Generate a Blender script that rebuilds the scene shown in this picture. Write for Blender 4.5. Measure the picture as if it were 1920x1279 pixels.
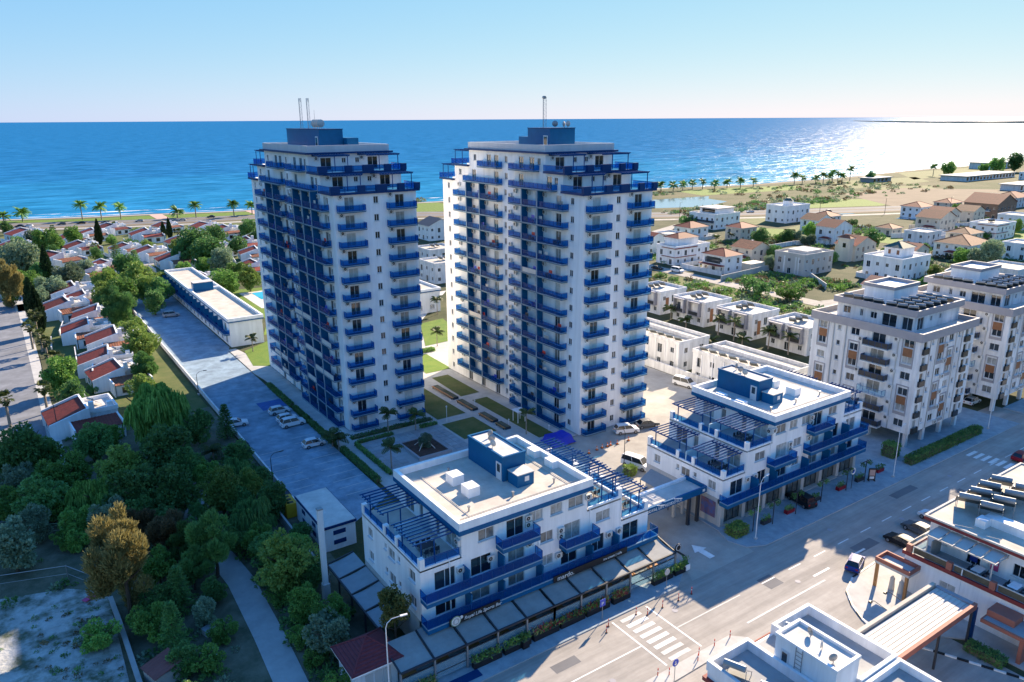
import bpy, math, random
from math import radians as rad, sin, cos, pi
from mathutils import Matrix, Vector
random.seed(7)
D = bpy.data
for o in list(D.objects): D.objects.remove(o)
SC = bpy.context.scene
COL = SC.collection
# ------------------------------------------------------------ camera
CAMH = 54.5
yaw, pitch, roll = rad(55.78587), rad(16.35578), rad(-0.33813)
fw = Vector((cos(yaw)*cos(pitch), sin(yaw)*cos(pitch), -sin(pitch)))
rt = Vector((sin(yaw), -cos(yaw), 0)); up = rt.cross(fw)
r2 = rt*cos(roll)+up*sin(roll); u2 = -rt*sin(roll)+up*cos(roll)
cam = D.cameras.new('camera'); co = D.objects.new('camera', cam); COL.objects.link(co)
co.matrix_world = Matrix(((r2.x, u2.x, -fw.x, 0), (r2.y, u2.y, -fw.y, 0), (r2.z, u2.z, -fw.z, CAMH), (0, 0, 0, 1)))
cam.sensor_width = 36; cam.lens = 1419.5/1920*36; cam.clip_start = 0.5; cam.clip_end = 90000
SC.camera = co
SC.render.resolution_x = 1024; SC.render.resolution_y = 682
# ------------------------------------------------------------ light
SUN_AZ, SUN_EL = 24.0, 28.0        # azimuth from +X, elevation
w = D.worlds.new('World'); SC.world = w; w.use_nodes = True
nt = w.node_tree; nt.nodes.clear()
sky = nt.nodes.new('ShaderNodeTexSky'); sky.sky_type = 'NISHITA'; sky.sun_disc = False
sky.sun_elevation = rad(SUN_EL); sky.sun_rotation = rad(90-SUN_AZ)
sky.altitude = 50; sky.air_density = 1.0; sky.dust_density = 0.06; sky.ozone_density = 2.5
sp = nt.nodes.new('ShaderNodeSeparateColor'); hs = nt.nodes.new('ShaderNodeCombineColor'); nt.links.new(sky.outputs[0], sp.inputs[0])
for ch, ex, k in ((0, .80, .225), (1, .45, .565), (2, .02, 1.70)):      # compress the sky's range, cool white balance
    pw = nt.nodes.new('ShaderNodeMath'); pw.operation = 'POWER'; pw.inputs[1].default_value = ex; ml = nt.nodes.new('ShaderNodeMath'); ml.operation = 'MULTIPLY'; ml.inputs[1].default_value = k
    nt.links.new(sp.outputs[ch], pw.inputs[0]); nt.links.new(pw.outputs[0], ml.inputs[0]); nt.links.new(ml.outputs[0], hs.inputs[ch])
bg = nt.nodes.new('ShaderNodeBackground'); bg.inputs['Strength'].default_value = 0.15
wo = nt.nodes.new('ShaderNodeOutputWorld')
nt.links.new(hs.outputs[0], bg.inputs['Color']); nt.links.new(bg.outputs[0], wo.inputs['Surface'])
sl = D.lights.new('sun', 'SUN'); sl.energy = 3.4; sl.angle = rad(0.5); sl.color = (1.0, 0.81, 0.59)
so = D.objects.new('sun', sl); COL.objects.link(so)
sd = Vector((cos(rad(SUN_AZ))*cos(rad(SUN_EL)), sin(rad(SUN_AZ))*cos(rad(SUN_EL)), sin(rad(SUN_EL))))
so.rotation_euler = sd.to_track_quat('Z', 'Y').to_euler(); so.location = (60, 40, 150)
SC.view_settings.view_transform = 'Standard'; SC.view_settings.look = 'None'
SC.view_settings.gamma = 1; SC.view_settings.exposure = 1.85; SC.view_settings.use_curve_mapping = False
SC.render.engine = 'CYCLES'
SC.cycles.max_bounces = 6; SC.cycles.transparent_max_bounces = 12; SC.cycles.caustics_reflective = False; SC.cycles.caustics_refractive = False

# ------------------------------------------------------------ materials
M = {}
def mat(name, col, rough=.7, var=.12, scale=.6, bump=0., bscale=8., metal=0., spec=.4, col2=None, streak=False, rnd=0., detail=4, thr=None, stain=0., sdir=None, sscale=.09):
    m = D.materials.new(name); m.use_nodes = True; t = m.node_tree; N = t.nodes; L = t.links
    b = N['Principled BSDF']; b.inputs['Roughness'].default_value = rough; b.inputs['Metallic'].default_value = metal
    b.inputs['Specular IOR Level'].default_value = spec
    g = N.new('ShaderNodeNewGeometry'); pos = g.outputs['Position']
    if var > 0 or col2:
        v = pos
        if streak:
            mp = N.new('ShaderNodeMapping'); mp.inputs['Scale'].default_value = (1, 1, .12); L.new(pos, mp.inputs[0]); v = mp.outputs[0]
        n = N.new('ShaderNodeTexNoise'); n.inputs['Scale'].default_value = scale; n.inputs['Detail'].default_value = detail; n.inputs['Roughness'].default_value = .65
        L.new(v, n.inputs['Vector'])
        r = N.new('ShaderNodeValToRGB')
        e = r.color_ramp.elements; lo, hi = thr or (.3, .7); e[0].position = lo; e[1].position = hi
        c2 = col2 or tuple(min(1, c*(1+var*.5)) for c in col)
        c1 = col if col2 else tuple(c*(1-var) for c in col)
        e[0].color = (*c1, 1); e[1].color = (*c2, 1)
        L.new(n.outputs['Fac'], r.inputs[0]); out = r.outputs[0]
        if rnd:
            oi = N.new('ShaderNodeObjectInfo'); h = N.new('ShaderNodeHueSaturation')
            mr = N.new('ShaderNodeMapRange'); mr.inputs['To Min'].default_value = 1-rnd; mr.inputs['To Max'].default_value = 1+rnd
            L.new(oi.outputs['Random'], mr.inputs[0]); L.new(mr.outputs[0], h.inputs['Value']); L.new(out, h.inputs['Color']); out = h.outputs[0]
        if stain:
            v2 = pos
            if sdir:
                mq = N.new('ShaderNodeMapping'); mq.inputs['Scale'].default_value = sdir; L.new(pos, mq.inputs[0]); v2 = mq.outputs[0]
            n3 = N.new('ShaderNodeTexNoise'); n3.inputs['Scale'].default_value = sscale; n3.inputs['Detail'].default_value = 7; n3.inputs['Roughness'].default_value = .7; L.new(v2, n3.inputs['Vector'])
            m3 = N.new('ShaderNodeMapRange'); m3.inputs['From Min'].default_value = .35; m3.inputs['From Max'].default_value = .65; m3.inputs['To Min'].default_value = 1-stain; m3.inputs['To Max'].default_value = 1.; L.new(n3.outputs['Fac'], m3.inputs[0])
            h3 = N.new('ShaderNodeHueSaturation'); L.new(m3.outputs[0], h3.inputs['Value']); L.new(out, h3.inputs['Color']); out = h3.outputs[0]
        L.new(out, b.inputs['Base Color'])
    else:
        b.inputs['Base Color'].default_value = (*col, 1)
    if bump:
        n2 = N.new('ShaderNodeTexNoise'); n2.inputs['Scale'].default_value = bscale; n2.inputs['Detail'].default_value = 5; L.new(pos, n2.inputs['Vector'])
        bp = N.new('ShaderNodeBump'); bp.inputs['Strength'].default_value = bump; bp.inputs['Distance'].default_value = .2
        L.new(n2.outputs['Fac'], bp.inputs['Height']); L.new(bp.outputs[0], b.inputs['Normal'])
    M[name] = m
    return m
def leafmat(name, c1, c2, trans=.3):
    m = D.materials.new(name); m.use_nodes = True; t = m.node_tree; N = t.nodes; L = t.links; N.clear()
    g = N.new('ShaderNodeNewGeometry'); n = N.new('ShaderNodeTexNoise'); n.inputs['Scale'].default_value = .9; n.inputs['Detail'].default_value = 6; n.inputs['Roughness'].default_value = .8
    L.new(g.outputs['Position'], n.inputs['Vector'])
    r = N.new('ShaderNodeValToRGB'); e = r.color_ramp.elements; e[0].position = .32; e[1].position = .68; e[0].color = (*c1, 1); e[1].color = (*c2, 1)
    L.new(n.outputs['Fac'], r.inputs[0])
    oi = N.new('ShaderNodeObjectInfo'); h = N.new('ShaderNodeHueSaturation')
    mr = N.new('ShaderNodeMapRange'); mr.inputs['To Min'].default_value = .7; mr.inputs['To Max'].default_value = 1.35; L.new(oi.outputs['Random'], mr.inputs[0]); L.new(mr.outputs[0], h.inputs['Value']); L.new(r.outputs[0], h.inputs['Color'])
    d = N.new('ShaderNodeBsdfPrincipled'); d.inputs['Roughness'].default_value = .55; d.inputs['Specular IOR Level'].default_value = .25; tr = N.new('ShaderNodeBsdfTranslucent'); mx = N.new('ShaderNodeMixShader'); mx.inputs[0].default_value = trans
    L.new(h.outputs[0], d.inputs['Base Color']); L.new(h.outputs[0], tr.inputs['Color']); L.new(d.outputs[0], mx.inputs[1]); L.new(tr.outputs[0], mx.inputs[2])
    o = N.new('ShaderNodeOutputMaterial'); L.new(mx.outputs[0], o.inputs[0]); M[name] = m
def thinmat(name, col, fac, rough=.15):
    m = D.materials.new(name); m.use_nodes = True; t = m.node_tree; N = t.nodes; L = t.links
    b = N['Principled BSDF']; b.inputs['Base Color'].default_value = (*col, 1); b.inputs['Roughness'].default_value = rough; b.inputs['Specular IOR Level'].default_value = .15
    tr = N.new('ShaderNodeBsdfTransparent'); tr.inputs[0].default_value = ((.10, .42, .88) if col[0] < .1 else (.75, .9, .95))+(1,)
    mx = N.new('ShaderNodeMixShader'); mx.inputs[0].default_value = fac
    L.new(tr.outputs[0], mx.inputs[1]); L.new(b.outputs[0], mx.inputs[2]); L.new(mx.outputs[0], N['Material Output'].inputs[0]); M[name] = m
mat('white', (.91, .91, .91), .75, .05, .35, streak=True, stain=.17, sdir=(1, 1, .10), sscale=.7)
mat('white_old', (.80, .805, .81), .8, .14, .45, streak=True, stain=.25, sdir=(1, 1, .12), sscale=.9)
mat('cream', (.66, .60, .50), .8, .15, .4, streak=True)
mat('grey_wall', (.50, .49, .47), .8, .18, .5, streak=True)
mat('band_grey', (.33, .32, .34), .7, .1)
mat('brown_panel', (.25, .11, .05), .6, .2, 1.5)
mat('blue', (.004, .105, .25), .5, .12, .8, spec=.15)
mat('blue_dark', (.003, .04, .14), .5, .1, spec=.15)
mat('blue_metal', (.003, .06, .20), .4, .0, spec=.15)
mat('slab', (.045, .13, .20), .6, .15, 1.)
mat('slab_edge', (.24, .34, .42), .6, .0)
thinmat('rail_glass', (.001, .085, .26), .36, .3)
thinmat('clear_glass', (.55, .75, .85), .22, .05)
mat('glass', (.025, .035, .045), .06, .5, .5, spec=.8, rnd=.5)
mat('glass_curtain', (.30, .31, .30), .25, .5, 1.2, spec=.6, rnd=.5)
mat('glass_dark', (.008, .012, .018), .08, 0, spec=.6)
mat('lane', (.23, .24, .26), .9, .2, .3, stain=.3, sscale=.2)
mat('blind', (.55, .54, .50), .6, .2, 2., rnd=.3)
mat('frame', (.62, .63, .64), .5, 0)
mat('frame_dark', (.03, .03, .035), .5, 0)
mat('ac_white', (.62, .62, .60), .5, .1)
mat('black', (.012, .012, .014), .5, 0)
mat('roof_beige', (.62, .56, .47), .85, .12, .5, bump=.1, stain=.28, sscale=.3)
mat('roof_white', (.66, .63, .58), .85, .12, .4, stain=.25, sscale=.35)
mat('concrete', (.36, .36, .35), .85, .2, .4, bump=.1)
mat('asphalt', (.42, .39, .35), .9, .14, .5, bump=.15, bscale=20, detail=8, stain=.34, sdir=(.10, 1.3, 1), sscale=.35)
mat('asphalt_dark', (.17, .17, .175), .9, .2, .15, bump=.15, detail=8)
mat('lot', (.30, .41, .50), .9, .30, .45, bump=.15, detail=9, stain=.38, sscale=.25)  # blue of the tower shade tinted into the base colour
mat('drive', (.44, .41, .36), .9, .2, .15, bump=.1, detail=8, stain=.25, sscale=.2)
mat('pave', (.31, .38, .42), .85, .18, .8, bump=.12, stain=.2, sscale=.5)
mat('walk', (.52, .51, .48), .85, .14, .5, stain=.2, sscale=.4)
mat('paver', (.34, .35, .36), .85, .15, 1.2, rnd=.12)
mat('kerb', (.45, .44, .42), .8, .15)
mat('paint', (.78, .77, .74), .7, .18, 1.5)
mat('paint_worn', (.60, .58, .54), .8, .2, 2.)
mat('tile_red', (.22, .034, .02), .75, .35, 1.4, rnd=.25, stain=.25, sscale=.6)
mat('tile_orange', (.24, .085, .04), .75, .35, 1.2, rnd=.25, stain=.25, sscale=.6)
mat('tile_dark', (.16, .03, .04), .7, .25, 2.5)
mat('tile_green', (.03, .09, .08), .6, .2)
mat('trim_red', (.22, .03, .03), .6, .15)
mat('trim_terra', (.36, .13, .09), .7, .15)
mat('wood', (.42, .20, .07), .6, .25, 2.)
mat('grass', (.075, .16, .012), .9, .3, .5, col2=(.15, .21, .025), bump=.4, bscale=5, detail=8)
mat('lawn_dry', (.05, .09, .014), .9, .3, .3, col2=(.14, .14, .045), bump=.3, bscale=5, detail=8)
mat('scrub', (.030, .045, .011), .95, .3, .11, col2=(.080, .080, .035), bump=.5, bscale=2, detail=10, thr=(.38, .62))
mat('field', (.10, .12, .07), .95, .3, .35, col2=(.50, .50, .47), bump=.6, bscale=3, detail=10, thr=(.36, .56), stain=.3, sscale=.5)
mat('dirt', (.05, .065, .035), .95, .3, .4, col2=(.17, .16, .11), bump=.5, bscale=3)
mat('sand', (.20, .155, .105), .95, .2, .05, bump=.2, bscale=2)
mat('sand_grass', (.036, .056, .009), .95, .2, .022, col2=(.095, .090, .038), bump=.3, detail=9, thr=(.42, .55))
mat('bark', (.10, .07, .05), .9, .3, 4., bump=.4)
mat('bark_pale', (.30, .25, .20), .9, .3, 4.)
mat('metal', (.30, .31, .32), .45, 0, metal=.5)
mat('pole_white', (.72, .72, .72), .4, 0)
mat('pole_dark', (.03, .035, .045), .5, 0)
mat('solar', (.012, .02, .05), .12, 0, spec=.8)
mat('tank', (.26, .29, .31), .35, .1, metal=.2)
mat('tyre', (.012, .012, .013), .8, 0)
mat('rim', (.35, .35, .36), .35, 0, metal=.7)
mat('head', (.85, .85, .85), .15, 0)
mat('tail', (.35, .01, .01), .3, 0)
mat('car_white', (.72, .73, .74), .5, 0, spec=.3); mat('car_black', (.012, .013, .016), .5, 0, spec=.3)
mat('car_silver', (.40, .41, .42), .45, 0, metal=.3); mat('car_blue', (.008, .035, .22), .5, 0, spec=.3)
mat('car_grey', (.10, .11, .12), .5, 0, spec=.3); mat('car_red', (.22, .01, .02), .5, 0, spec=.3)
mat('canvas', (.34, .345, .33), .8, .1, .8, stain=.2, sscale=.5); mat('canvas_white', (.56, .53, .48), .75, .1, .6)
mat('canvas_grey', (.26, .30, .32), .8, .12, .8); mat('screen', (.62, .58, .53), .7, .1)
mat('red', (.50, .02, .015), .5, 0); mat('orange', (.75, .16, .02), .5, 0); mat('yellow', (.60, .33, .02), .5, .1)
mat('sign_blue', (.01, .05, .45), .4, 0); mat('pool', (.02, .42, .62), .05, .2, 1.)
mat('tent_blue', (.01, .03, .42), .6, .2, 1.5); mat('pink', (.55, .06, .18), .6, .1)
leafmat('leaf_dark', (0.052, 0.132, 0.046), (0.178, 0.348, 0.096)); leafmat('leaf_green', (0.078, 0.196, 0.041), (0.269, 0.462, 0.101))
leafmat('leaf_light', (0.105, 0.200, 0.043), (0.305, 0.399, 0.094)); leafmat('leaf_olive', (0.109, 0.169, 0.109), (0.309, 0.402, 0.247))
leafmat('leaf_gold', (.15, .13, .04), (.52, .45, .18)); leafmat('leaf_palm', (.03, .06, .015), (.12, .15, .045)); leafmat('leaf_dry', (.10, .07, .03), (.22, .16, .07))
leafmat('leaf_cyp', (0.011, 0.028, 0.011), (0.031, 0.063, 0.022), .15); leafmat('flower', (.35, .03, .03), (.5, .10, .12)); leafmat('leaf_brown', (0.075, 0.068, 0.038), (0.240, 0.180, 0.090))

# ------------------------------------------------------------ mesh helpers
class MB:
    def __init__(s): s.v = []; s.f = []; s.m = []
    def face(s, pts, m=0):
        i = len(s.v); s.v += [tuple(p) for p in pts]; s.f.append(tuple(range(i, i+len(pts)))); s.m.append(m); return s
    def box(s, x0, y0, z0, x1, y1, z1, m=0, top=None):
        if x0 > x1: x0, x1 = x1, x0
        if y0 > y1: y0, y1 = y1, y0
        if z0 > z1: z0, z1 = z1, z0
        i = len(s.v)
        s.v += [(x0,y0,z0),(x1,y0,z0),(x1,y1,z0),(x0,y1,z0),(x0,y0,z1),(x1,y0,z1),(x1,y1,z1),(x0,y1,z1)]
        for k, q in enumerate(((3,2,1,0),(4,5,6,7),(0,1,5,4),(1,2,6,5),(2,3,7,6),(3,0,4,7))):
            s.f.append(tuple(i+j for j in q)); s.m.append(top if (k == 1 and top is not None) else m)
        return s
    def prism(s, poly, z0, z1, m=0, top=None):
        n = len(poly)
        a = sum(poly[k][0]*poly[(k+1)%n][1]-poly[(k+1)%n][0]*poly[k][1] for k in range(n))
        if a < 0: poly = poly[::-1]
        i = len(s.v); s.v += [(x,y,z0) for x,y in poly]+[(x,y,z1) for x,y in poly]
        s.f.append(tuple(i+k for k in reversed(range(n)))); s.m.append(m)
        s.f.append(tuple(i+n+k for k in range(n))); s.m.append(m if top is None else top)
        for k in range(n):
            j = (k+1)%n; s.f.append((i+k, i+j, i+n+j, i+n+k)); s.m.append(m)
        return s
    def tube(s, p, q, r0, r1=None, n=6, m=0):
        p = Vector(p); q = Vector(q); r1 = r0 if r1 is None else r1
        d = (q-p).normalized(); a = d.orthogonal().normalized(); b = d.cross(a); i = len(s.v)
        for c, r in ((p, r0), (q, r1)):
            for k in range(n):
                t = 2*pi*k/n; s.v.append(tuple(c+(a*cos(t)+b*sin(t))*r))
        for k in range(n):
            j = (k+1)%n; s.f.append((i+k, i+j, i+n+j, i+n+k)); s.m.append(m)
        s.f.append(tuple(i+n+k for k in range(n))); s.m.append(m)
        s.f.append(tuple(i+k for k in reversed(range(n)))); s.m.append(m)
        return s
    def path(s, pts, r, n=6, m=0, r1=None):
        k = len(pts)-1; r1 = r if r1 is None else r1
        for j in range(k): s.tube(pts[j], pts[j+1], r+(r1-r)*j/k, r+(r1-r)*(j+1)/k, n, m)
        return s
    def wall(s, O, U, n, L, z0, z1, holes, m=0, dep=.16):
        # facade in the plane through O along unit U, outward normal n; holes (u0,u1,z0,z1) with reveals
        us = sorted({0., L, *[h[0] for h in holes], *[h[1] for h in holes]}); zs = sorted({z0, z1, *[h[2] for h in holes], *[h[3] for h in holes]})
        P = lambda u, z, d=0: (O[0]+U[0]*u-n[0]*d, O[1]+U[1]*u-n[1]*d, z)
        for a, b in zip(us, us[1:]):
            c = (a+b)/2; hc = [h for h in holes if h[0] < c < h[1]]
            run = z0
            for lo, hi in sorted((h[2], h[3]) for h in hc)+[(z1, z1)]:
                if lo > run+1e-6: s.face((P(a,run),P(b,run),P(b,lo),P(a,lo)), m)
                run = max(run, hi)
        for a, b, c, d in holes:
            s.face((P(a,c),P(b,c),P(b,c,dep),P(a,c,dep)), m); s.face((P(a,d,dep),P(b,d,dep),P(b,d),P(a,d)), m)
            s.face((P(a,c),P(a,c,dep),P(a,d,dep),P(a,d)), m); s.face((P(b,c,dep),P(b,c),P(b,d),P(b,d,dep)), m)
        return s
    def mesh(s, name, mats, smooth=False):
        me = D.meshes.new(name); me.from_pydata(s.v, [], s.f)
        for x in ([mats] if isinstance(mats, str) else mats): me.materials.append(M[x])
        me.polygons.foreach_set('material_index', s.m)
        if smooth: me.polygons.foreach_set('use_smooth', [True]*len(s.f))
        me.update(); return me
def obj(name, me, parent=None, loc=(0,0,0), rz=0., sc=None):
    o = D.objects.new(name, me); COL.objects.link(o); o.location = loc
    if rz: o.rotation_euler = (0, 0, rz)
    if sc: o.scale = sc if isinstance(sc, tuple) else (sc, sc, sc)
    if parent: o.parent = parent
    return o
def tag(o, label, cat, group=None):
    o['label'] = label; o['category'] = cat
    if group: o['group'] = group
    return o
def thing(name, label, cat, loc=(0,0,0), rz=0., group=None): return tag(obj(name, None, None, loc, rz), label, cat, group)
def struct(name, me, kind='structure'): o = obj(name, me); o['kind'] = kind; return o
def part(name, mb, mats, parent, loc=(0,0,0), smooth=False): return obj(name, mb.mesh(name, mats, smooth), parent, loc)
def boxpart(name, mt, parent, *b): return part(name, MB().box(*b), mt, parent)
CACHE = {}
def cached(key, fn):
    if key not in CACHE: CACHE[key] = fn()
    return CACHE[key]
# facade items live in the plane y=0 facing -Y, u along +x
def m_frame(w, h, bars=1, fr='frame', sill=True):
    def mk():
        b = MB(); t = .07
        b.box(0,-.02,0,w,.06,t); b.box(0,-.02,h-t,w,.06,h); b.box(0,-.02,t,t,.06,h-t); b.box(w-t,-.02,t,w,.06,h-t)
        for k in range(bars): x = w*(k+1)/(bars+1); b.box(x-.035,-.015,t,x+.035,.05,h-t)
        if sill: b.box(-.06,-.26,-.08,w+.06,.06,-.003)
        return b.mesh('window', fr)
    return cached(('fr', w, h, bars, fr, sill), mk)
def m_pane(w, h, mt): return cached(('pane', w, h, mt), lambda: MB().face(((.03,.03,.03),(w-.03,.03,.03),(w-.03,.03,h-.03),(.03,.03,h-.03))).mesh('pane', mt))
def m_ac():
    def mk():
        b = MB(); b.box(0,-.32,0,.85,-.02,.62); cx, cz = .32, .31
        ring = lambda r, y: [(cx+r*cos(2*pi*k/10), y, cz+r*sin(2*pi*k/10)) for k in range(10)]
        b.face(ring(.25, -.325), 1); b.face(ring(.07, -.33), 0); b.box(.1,-.3,-.12,.16,0,-.001,0); b.box(.69,-.3,-.12,.75,0,-.001,0)
        return b.mesh('air_conditioner', ['ac_white', 'black'])
    return cached('ac', mk)
class Facade:
    # O origin (thing-local), rz rotation of the u axis, so that outward is local -Y
    def __init__(s, parent, O, rz=0.): s.p = parent; s.O = O; s.rz = rz; s.U = (cos(rz), sin(rz)); s.n = (sin(rz), -cos(rz))
    def at(s, u, z, d=0.): return (s.O[0]+s.U[0]*u+s.n[0]*d, s.O[1]+s.U[1]*u+s.n[1]*d, z)
    def win(s, u, z, w, h, bars=1, pane='glass', fr='frame', dep=.10, sill=True, name='window'):
        f = obj(name, m_frame(w, h, bars, fr, sill), s.p, s.at(u, z, -dep), s.rz)
        obj('pane', m_pane(w, h, pane), f); return f
    def item(s, name, me, u, z, d=0.): return obj(name, me, s.p, s.at(u, z, d), s.rz)
    def ac(s, u, z): return s.item('air_conditioner', m_ac(), u, z)
def m_balcony(L, dp, th=.22, mt='slab'):
    def mk():
        b = MB(); b.box(0,-dp,-th,L,-.002,0); b.box(-.03,-dp-.03,-.07,L+.03,-dp+.05,.03,1); b.box(-.03,-dp+.05,-.07,.05,-.002,.03,1); b.box(L-.05,-dp+.05,-.07,L+.03,-.002,.03,1)
        return b.mesh('balcony', [mt, 'slab_edge'])
    return cached(('bal', L, dp, th, mt), mk)
def m_rail(L, dp, h=1.05, ends=(1, 1), glass='rail_glass'):
    def mk():
        b = MB(); n = max(1, round(L/1.3))
        segs = [((0,-dp), (L,-dp), n)]
        if ends[0]: segs.append(((0,-.02), (0,-dp), 1))
        if ends[1]: segs.append(((L,-dp), (L,-.02), 1))
        for p, q, k in segs:
            dx, dy = q[0]-p[0], q[1]-p[1]
            for j in range(k+1): x, y = p[0]+dx*j/k, p[1]+dy*j/k; b.box(x-.025,y-.025,.03,x+.025,y+.025,h)
            b.tube((p[0],p[1],h), (q[0],q[1],h), .035, n=4)
            b.face(((p[0],p[1],.1),(q[0],q[1],.1),(q[0],q[1],h-.06),(p[0],p[1],h-.06)), 1)
        return b.mesh('railing', ['blue_metal', glass])
    return cached(('rail', L, dp, h, ends, glass), mk)
def balcony(F, u, z, L, dp, th=.22, ends=(1, 1), glass='rail_glass', mt='slab'):
    s_ = F.item('balcony', m_balcony(L, dp, th, mt), u, z); obj('railing', m_rail(L, dp-.06, 1.05, ends, glass), s_); return s_
def pergola(parent, x0, x1, y0, y1, z, n, along='x', hgt=2.5, posts=(), mt='blue_metal', ps=True):
    g = obj('pergola', None, parent, (0,0,0))
    if along == 'x':
        for q in (x0+.35, x1-.45): part('purlin', MB().box(q,y0,z-.16,q+.1,y1,z), mt, g)
        bm = cached(('beam', round(x1-x0,2), along, mt), lambda: MB().box(0,-.04,0,x1-x0,.04,.14).mesh('beam', mt))
        for k in range(n): obj('beam', bm, g, (x0, y0+.1+(y1-y0-.2)*k/(n-1), z+.004))
    else:
        for q in (y0+.35, y1-.45): part('purlin', MB().box(x0,q,z-.16,x1,q+.1,z), mt, g)
        bm = cached(('beam', round(y1-y0,2), along, mt), lambda: MB().box(-.04,0,0,.04,y1-y0,.14).mesh('beam', mt))
        for k in range(n): obj('beam', bm, g, (x0+.1+(x1-x0-.2)*k/(n-1), y0, z+.004))
    for x, y in posts: obj('post', cached(('post', hgt, mt), lambda: MB().box(-.06,-.06,0,.06,.06,hgt-.16).mesh('post', mt)), g, (x, y, z-hgt))
    return g
def text(s, size, mt, parent, loc, rot, shear=0., name='lettering', ext=.02, align='LEFT'):
    c = D.curves.new(name, 'FONT'); c.body = s; c.size = size; c.extrude = ext; c.shear = shear; c.align_x = align; c.resolution_u = 2
    o = D.objects.new(name, c); COL.objects.link(o)
    me = D.meshes.new_from_object(o.evaluated_get(bpy.context.evaluated_depsgraph_get())); D.objects.remove(o); D.curves.remove(c)
    me.materials.clear(); me.materials.append(M[mt]); q = obj(name, me, parent, loc); q.rotation_euler = rot; return q
# ------------------------------------------------------------ setting
SHORE = [(-3000,900),(-600,700),(-150,588),(3,535),(38,518),(77,511),(116,498),(139,493),(252,468),(340,458),(453,447),(527,425),(588,425),(644,421),(720,428),(800,437),(914,439),(1081,444),(1400,450),(2600,330),(3600,-300)]
def sheet(name, poly, z, mt, kind='structure'):
    b = MB()
    n = len(poly); a = sum(poly[k][0]*poly[(k+1)%n][1]-poly[(k+1)%n][0]*poly[k][1] for k in range(n))
    if a < 0: poly = poly[::-1]
    b.face([(x, y, z) for x, y in poly]); return struct(name, b.mesh(name, mt), kind)
def rect(name, x0, y0, x1, y1, z, mt, kind='structure'): return sheet(name, [(x0,y0),(x1,y0),(x1,y1),(x0,y1)], z, mt, kind)
def strip(pts, w, z, off=0.):
    b = MB(); L = []; R = []
    for i, p in enumerate(pts):
        a = Vector(pts[max(0,i-1)]); c = Vector(pts[min(len(pts)-1,i+1)]); d = (c-a).normalized(); n = Vector((-d.y, d.x))
        q = Vector(p)+n*off; L.append(q+n*w/2); R.append(q-n*w/2)
    for i in range(len(pts)-1): b.face(((*R[i],z),(*R[i+1],z),(*L[i+1],z),(*L[i],z)))
    return b
def slabbed(name, poly, h, mt, side='kerb'):
    return struct(name, MB().prism(poly, -.3, h, 1, 0).mesh(name, [mt, side]))
sheet('ground', SHORE+[(3600,-3000),(-3000,-3000)], 0, 'scrub')
b = MB()
for p, q in zip(SHORE, SHORE[1:]): b.face(((*p,0),(*q,0),(q[0],q[1]+16,-2.6),(p[0],p[1]+16,-2.6)))
struct('beach', b.mesh('beach', 'sand'))
b = MB()
for p, q in zip(SHORE, SHORE[1:]): b.face(((p[0],p[1]-7,.02),(q[0],q[1]-7,.02),(q[0],q[1],.02),(p[0],p[1],.02)))
struct('sand_strip', b.mesh('sand_strip', 'sand'))
# sea
m = D.materials.new('sea'); m.use_nodes = True; M['sea'] = m; t = m.node_tree; N = t.nodes; L = t.links; B = N['Principled BSDF']
g = N.new('ShaderNodeNewGeometry'); sx = N.new('ShaderNodeSeparateXYZ'); L.new(g.outputs['Position'], sx.inputs[0])
mr = N.new('ShaderNodeMapRange'); mr.inputs['From Min'].default_value = 430; mr.inputs['From Max'].default_value = 1500; L.new(sx.outputs['Y'], mr.inputs[0])
wn = N.new('ShaderNodeTexNoise'); wn.inputs['Scale'].default_value = .004; wn.inputs['Detail'].default_value = 5; mpw = N.new('ShaderNodeMapping'); mpw.inputs['Scale'].default_value = (.22, 1.6, 1); mpw.inputs['Rotation'].default_value = (0, 0, rad(-20)); L.new(g.outputs['Position'], mpw.inputs[0]); L.new(mpw.outputs[0], wn.inputs['Vector'])
ad = N.new('ShaderNodeMath'); ad.operation = 'MULTIPLY_ADD'; ad.inputs[1].default_value = .9; L.new(wn.outputs['Fac'], ad.inputs[0]); L.new(mr.outputs[0], ad.inputs[2])
rp = N.new('ShaderNodeValToRGB'); e = rp.color_ramp.elements; e[0].position = .35; e[0].color = (.045, .28, .38, 1); e[1].position = 1.35*.74; e[1].color = (.010, .125, .29, 1)
k = e.new(.62); k.color = (.016, .18, .35, 1)
L.new(ad.outputs[0], rp.inputs[0])
df = N.new('ShaderNodeBsdfDiffuse'); gl = N.new('ShaderNodeBsdfGlossy'); gl.inputs['Roughness'].default_value = .27; gl.inputs['Color'].default_value = (1, 1, 1, 1); mx = N.new('ShaderNodeMixShader'); mx.inputs[0].default_value = .07
ws = N.new('ShaderNodeTexNoise'); ws.inputs['Scale'].default_value = .05; ws.inputs['Detail'].default_value = 8; ws.inputs['Roughness'].default_value = .75; mw = N.new('ShaderNodeMapping'); mw.inputs['Scale'].default_value = (.5, 1, 1); mw.inputs['Rotation'].default_value = (0, 0, rad(-20)); L.new(g.outputs['Position'], mw.inputs[0]); L.new(mw.outputs[0], ws.inputs['Vector'])
r2_ = N.new('ShaderNodeMapRange'); r2_.inputs['From Min'].default_value = .36; r2_.inputs['From Max'].default_value = .66; r2_.inputs['To Min'].default_value = .72; r2_.inputs['To Max'].default_value = 1.45; L.new(ws.outputs['Fac'], r2_.inputs[0])
hv = N.new('ShaderNodeHueSaturation'); L.new(r2_.outputs[0], hv.inputs['Value']); L.new(rp.outputs[0], hv.inputs['Color'])
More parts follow.
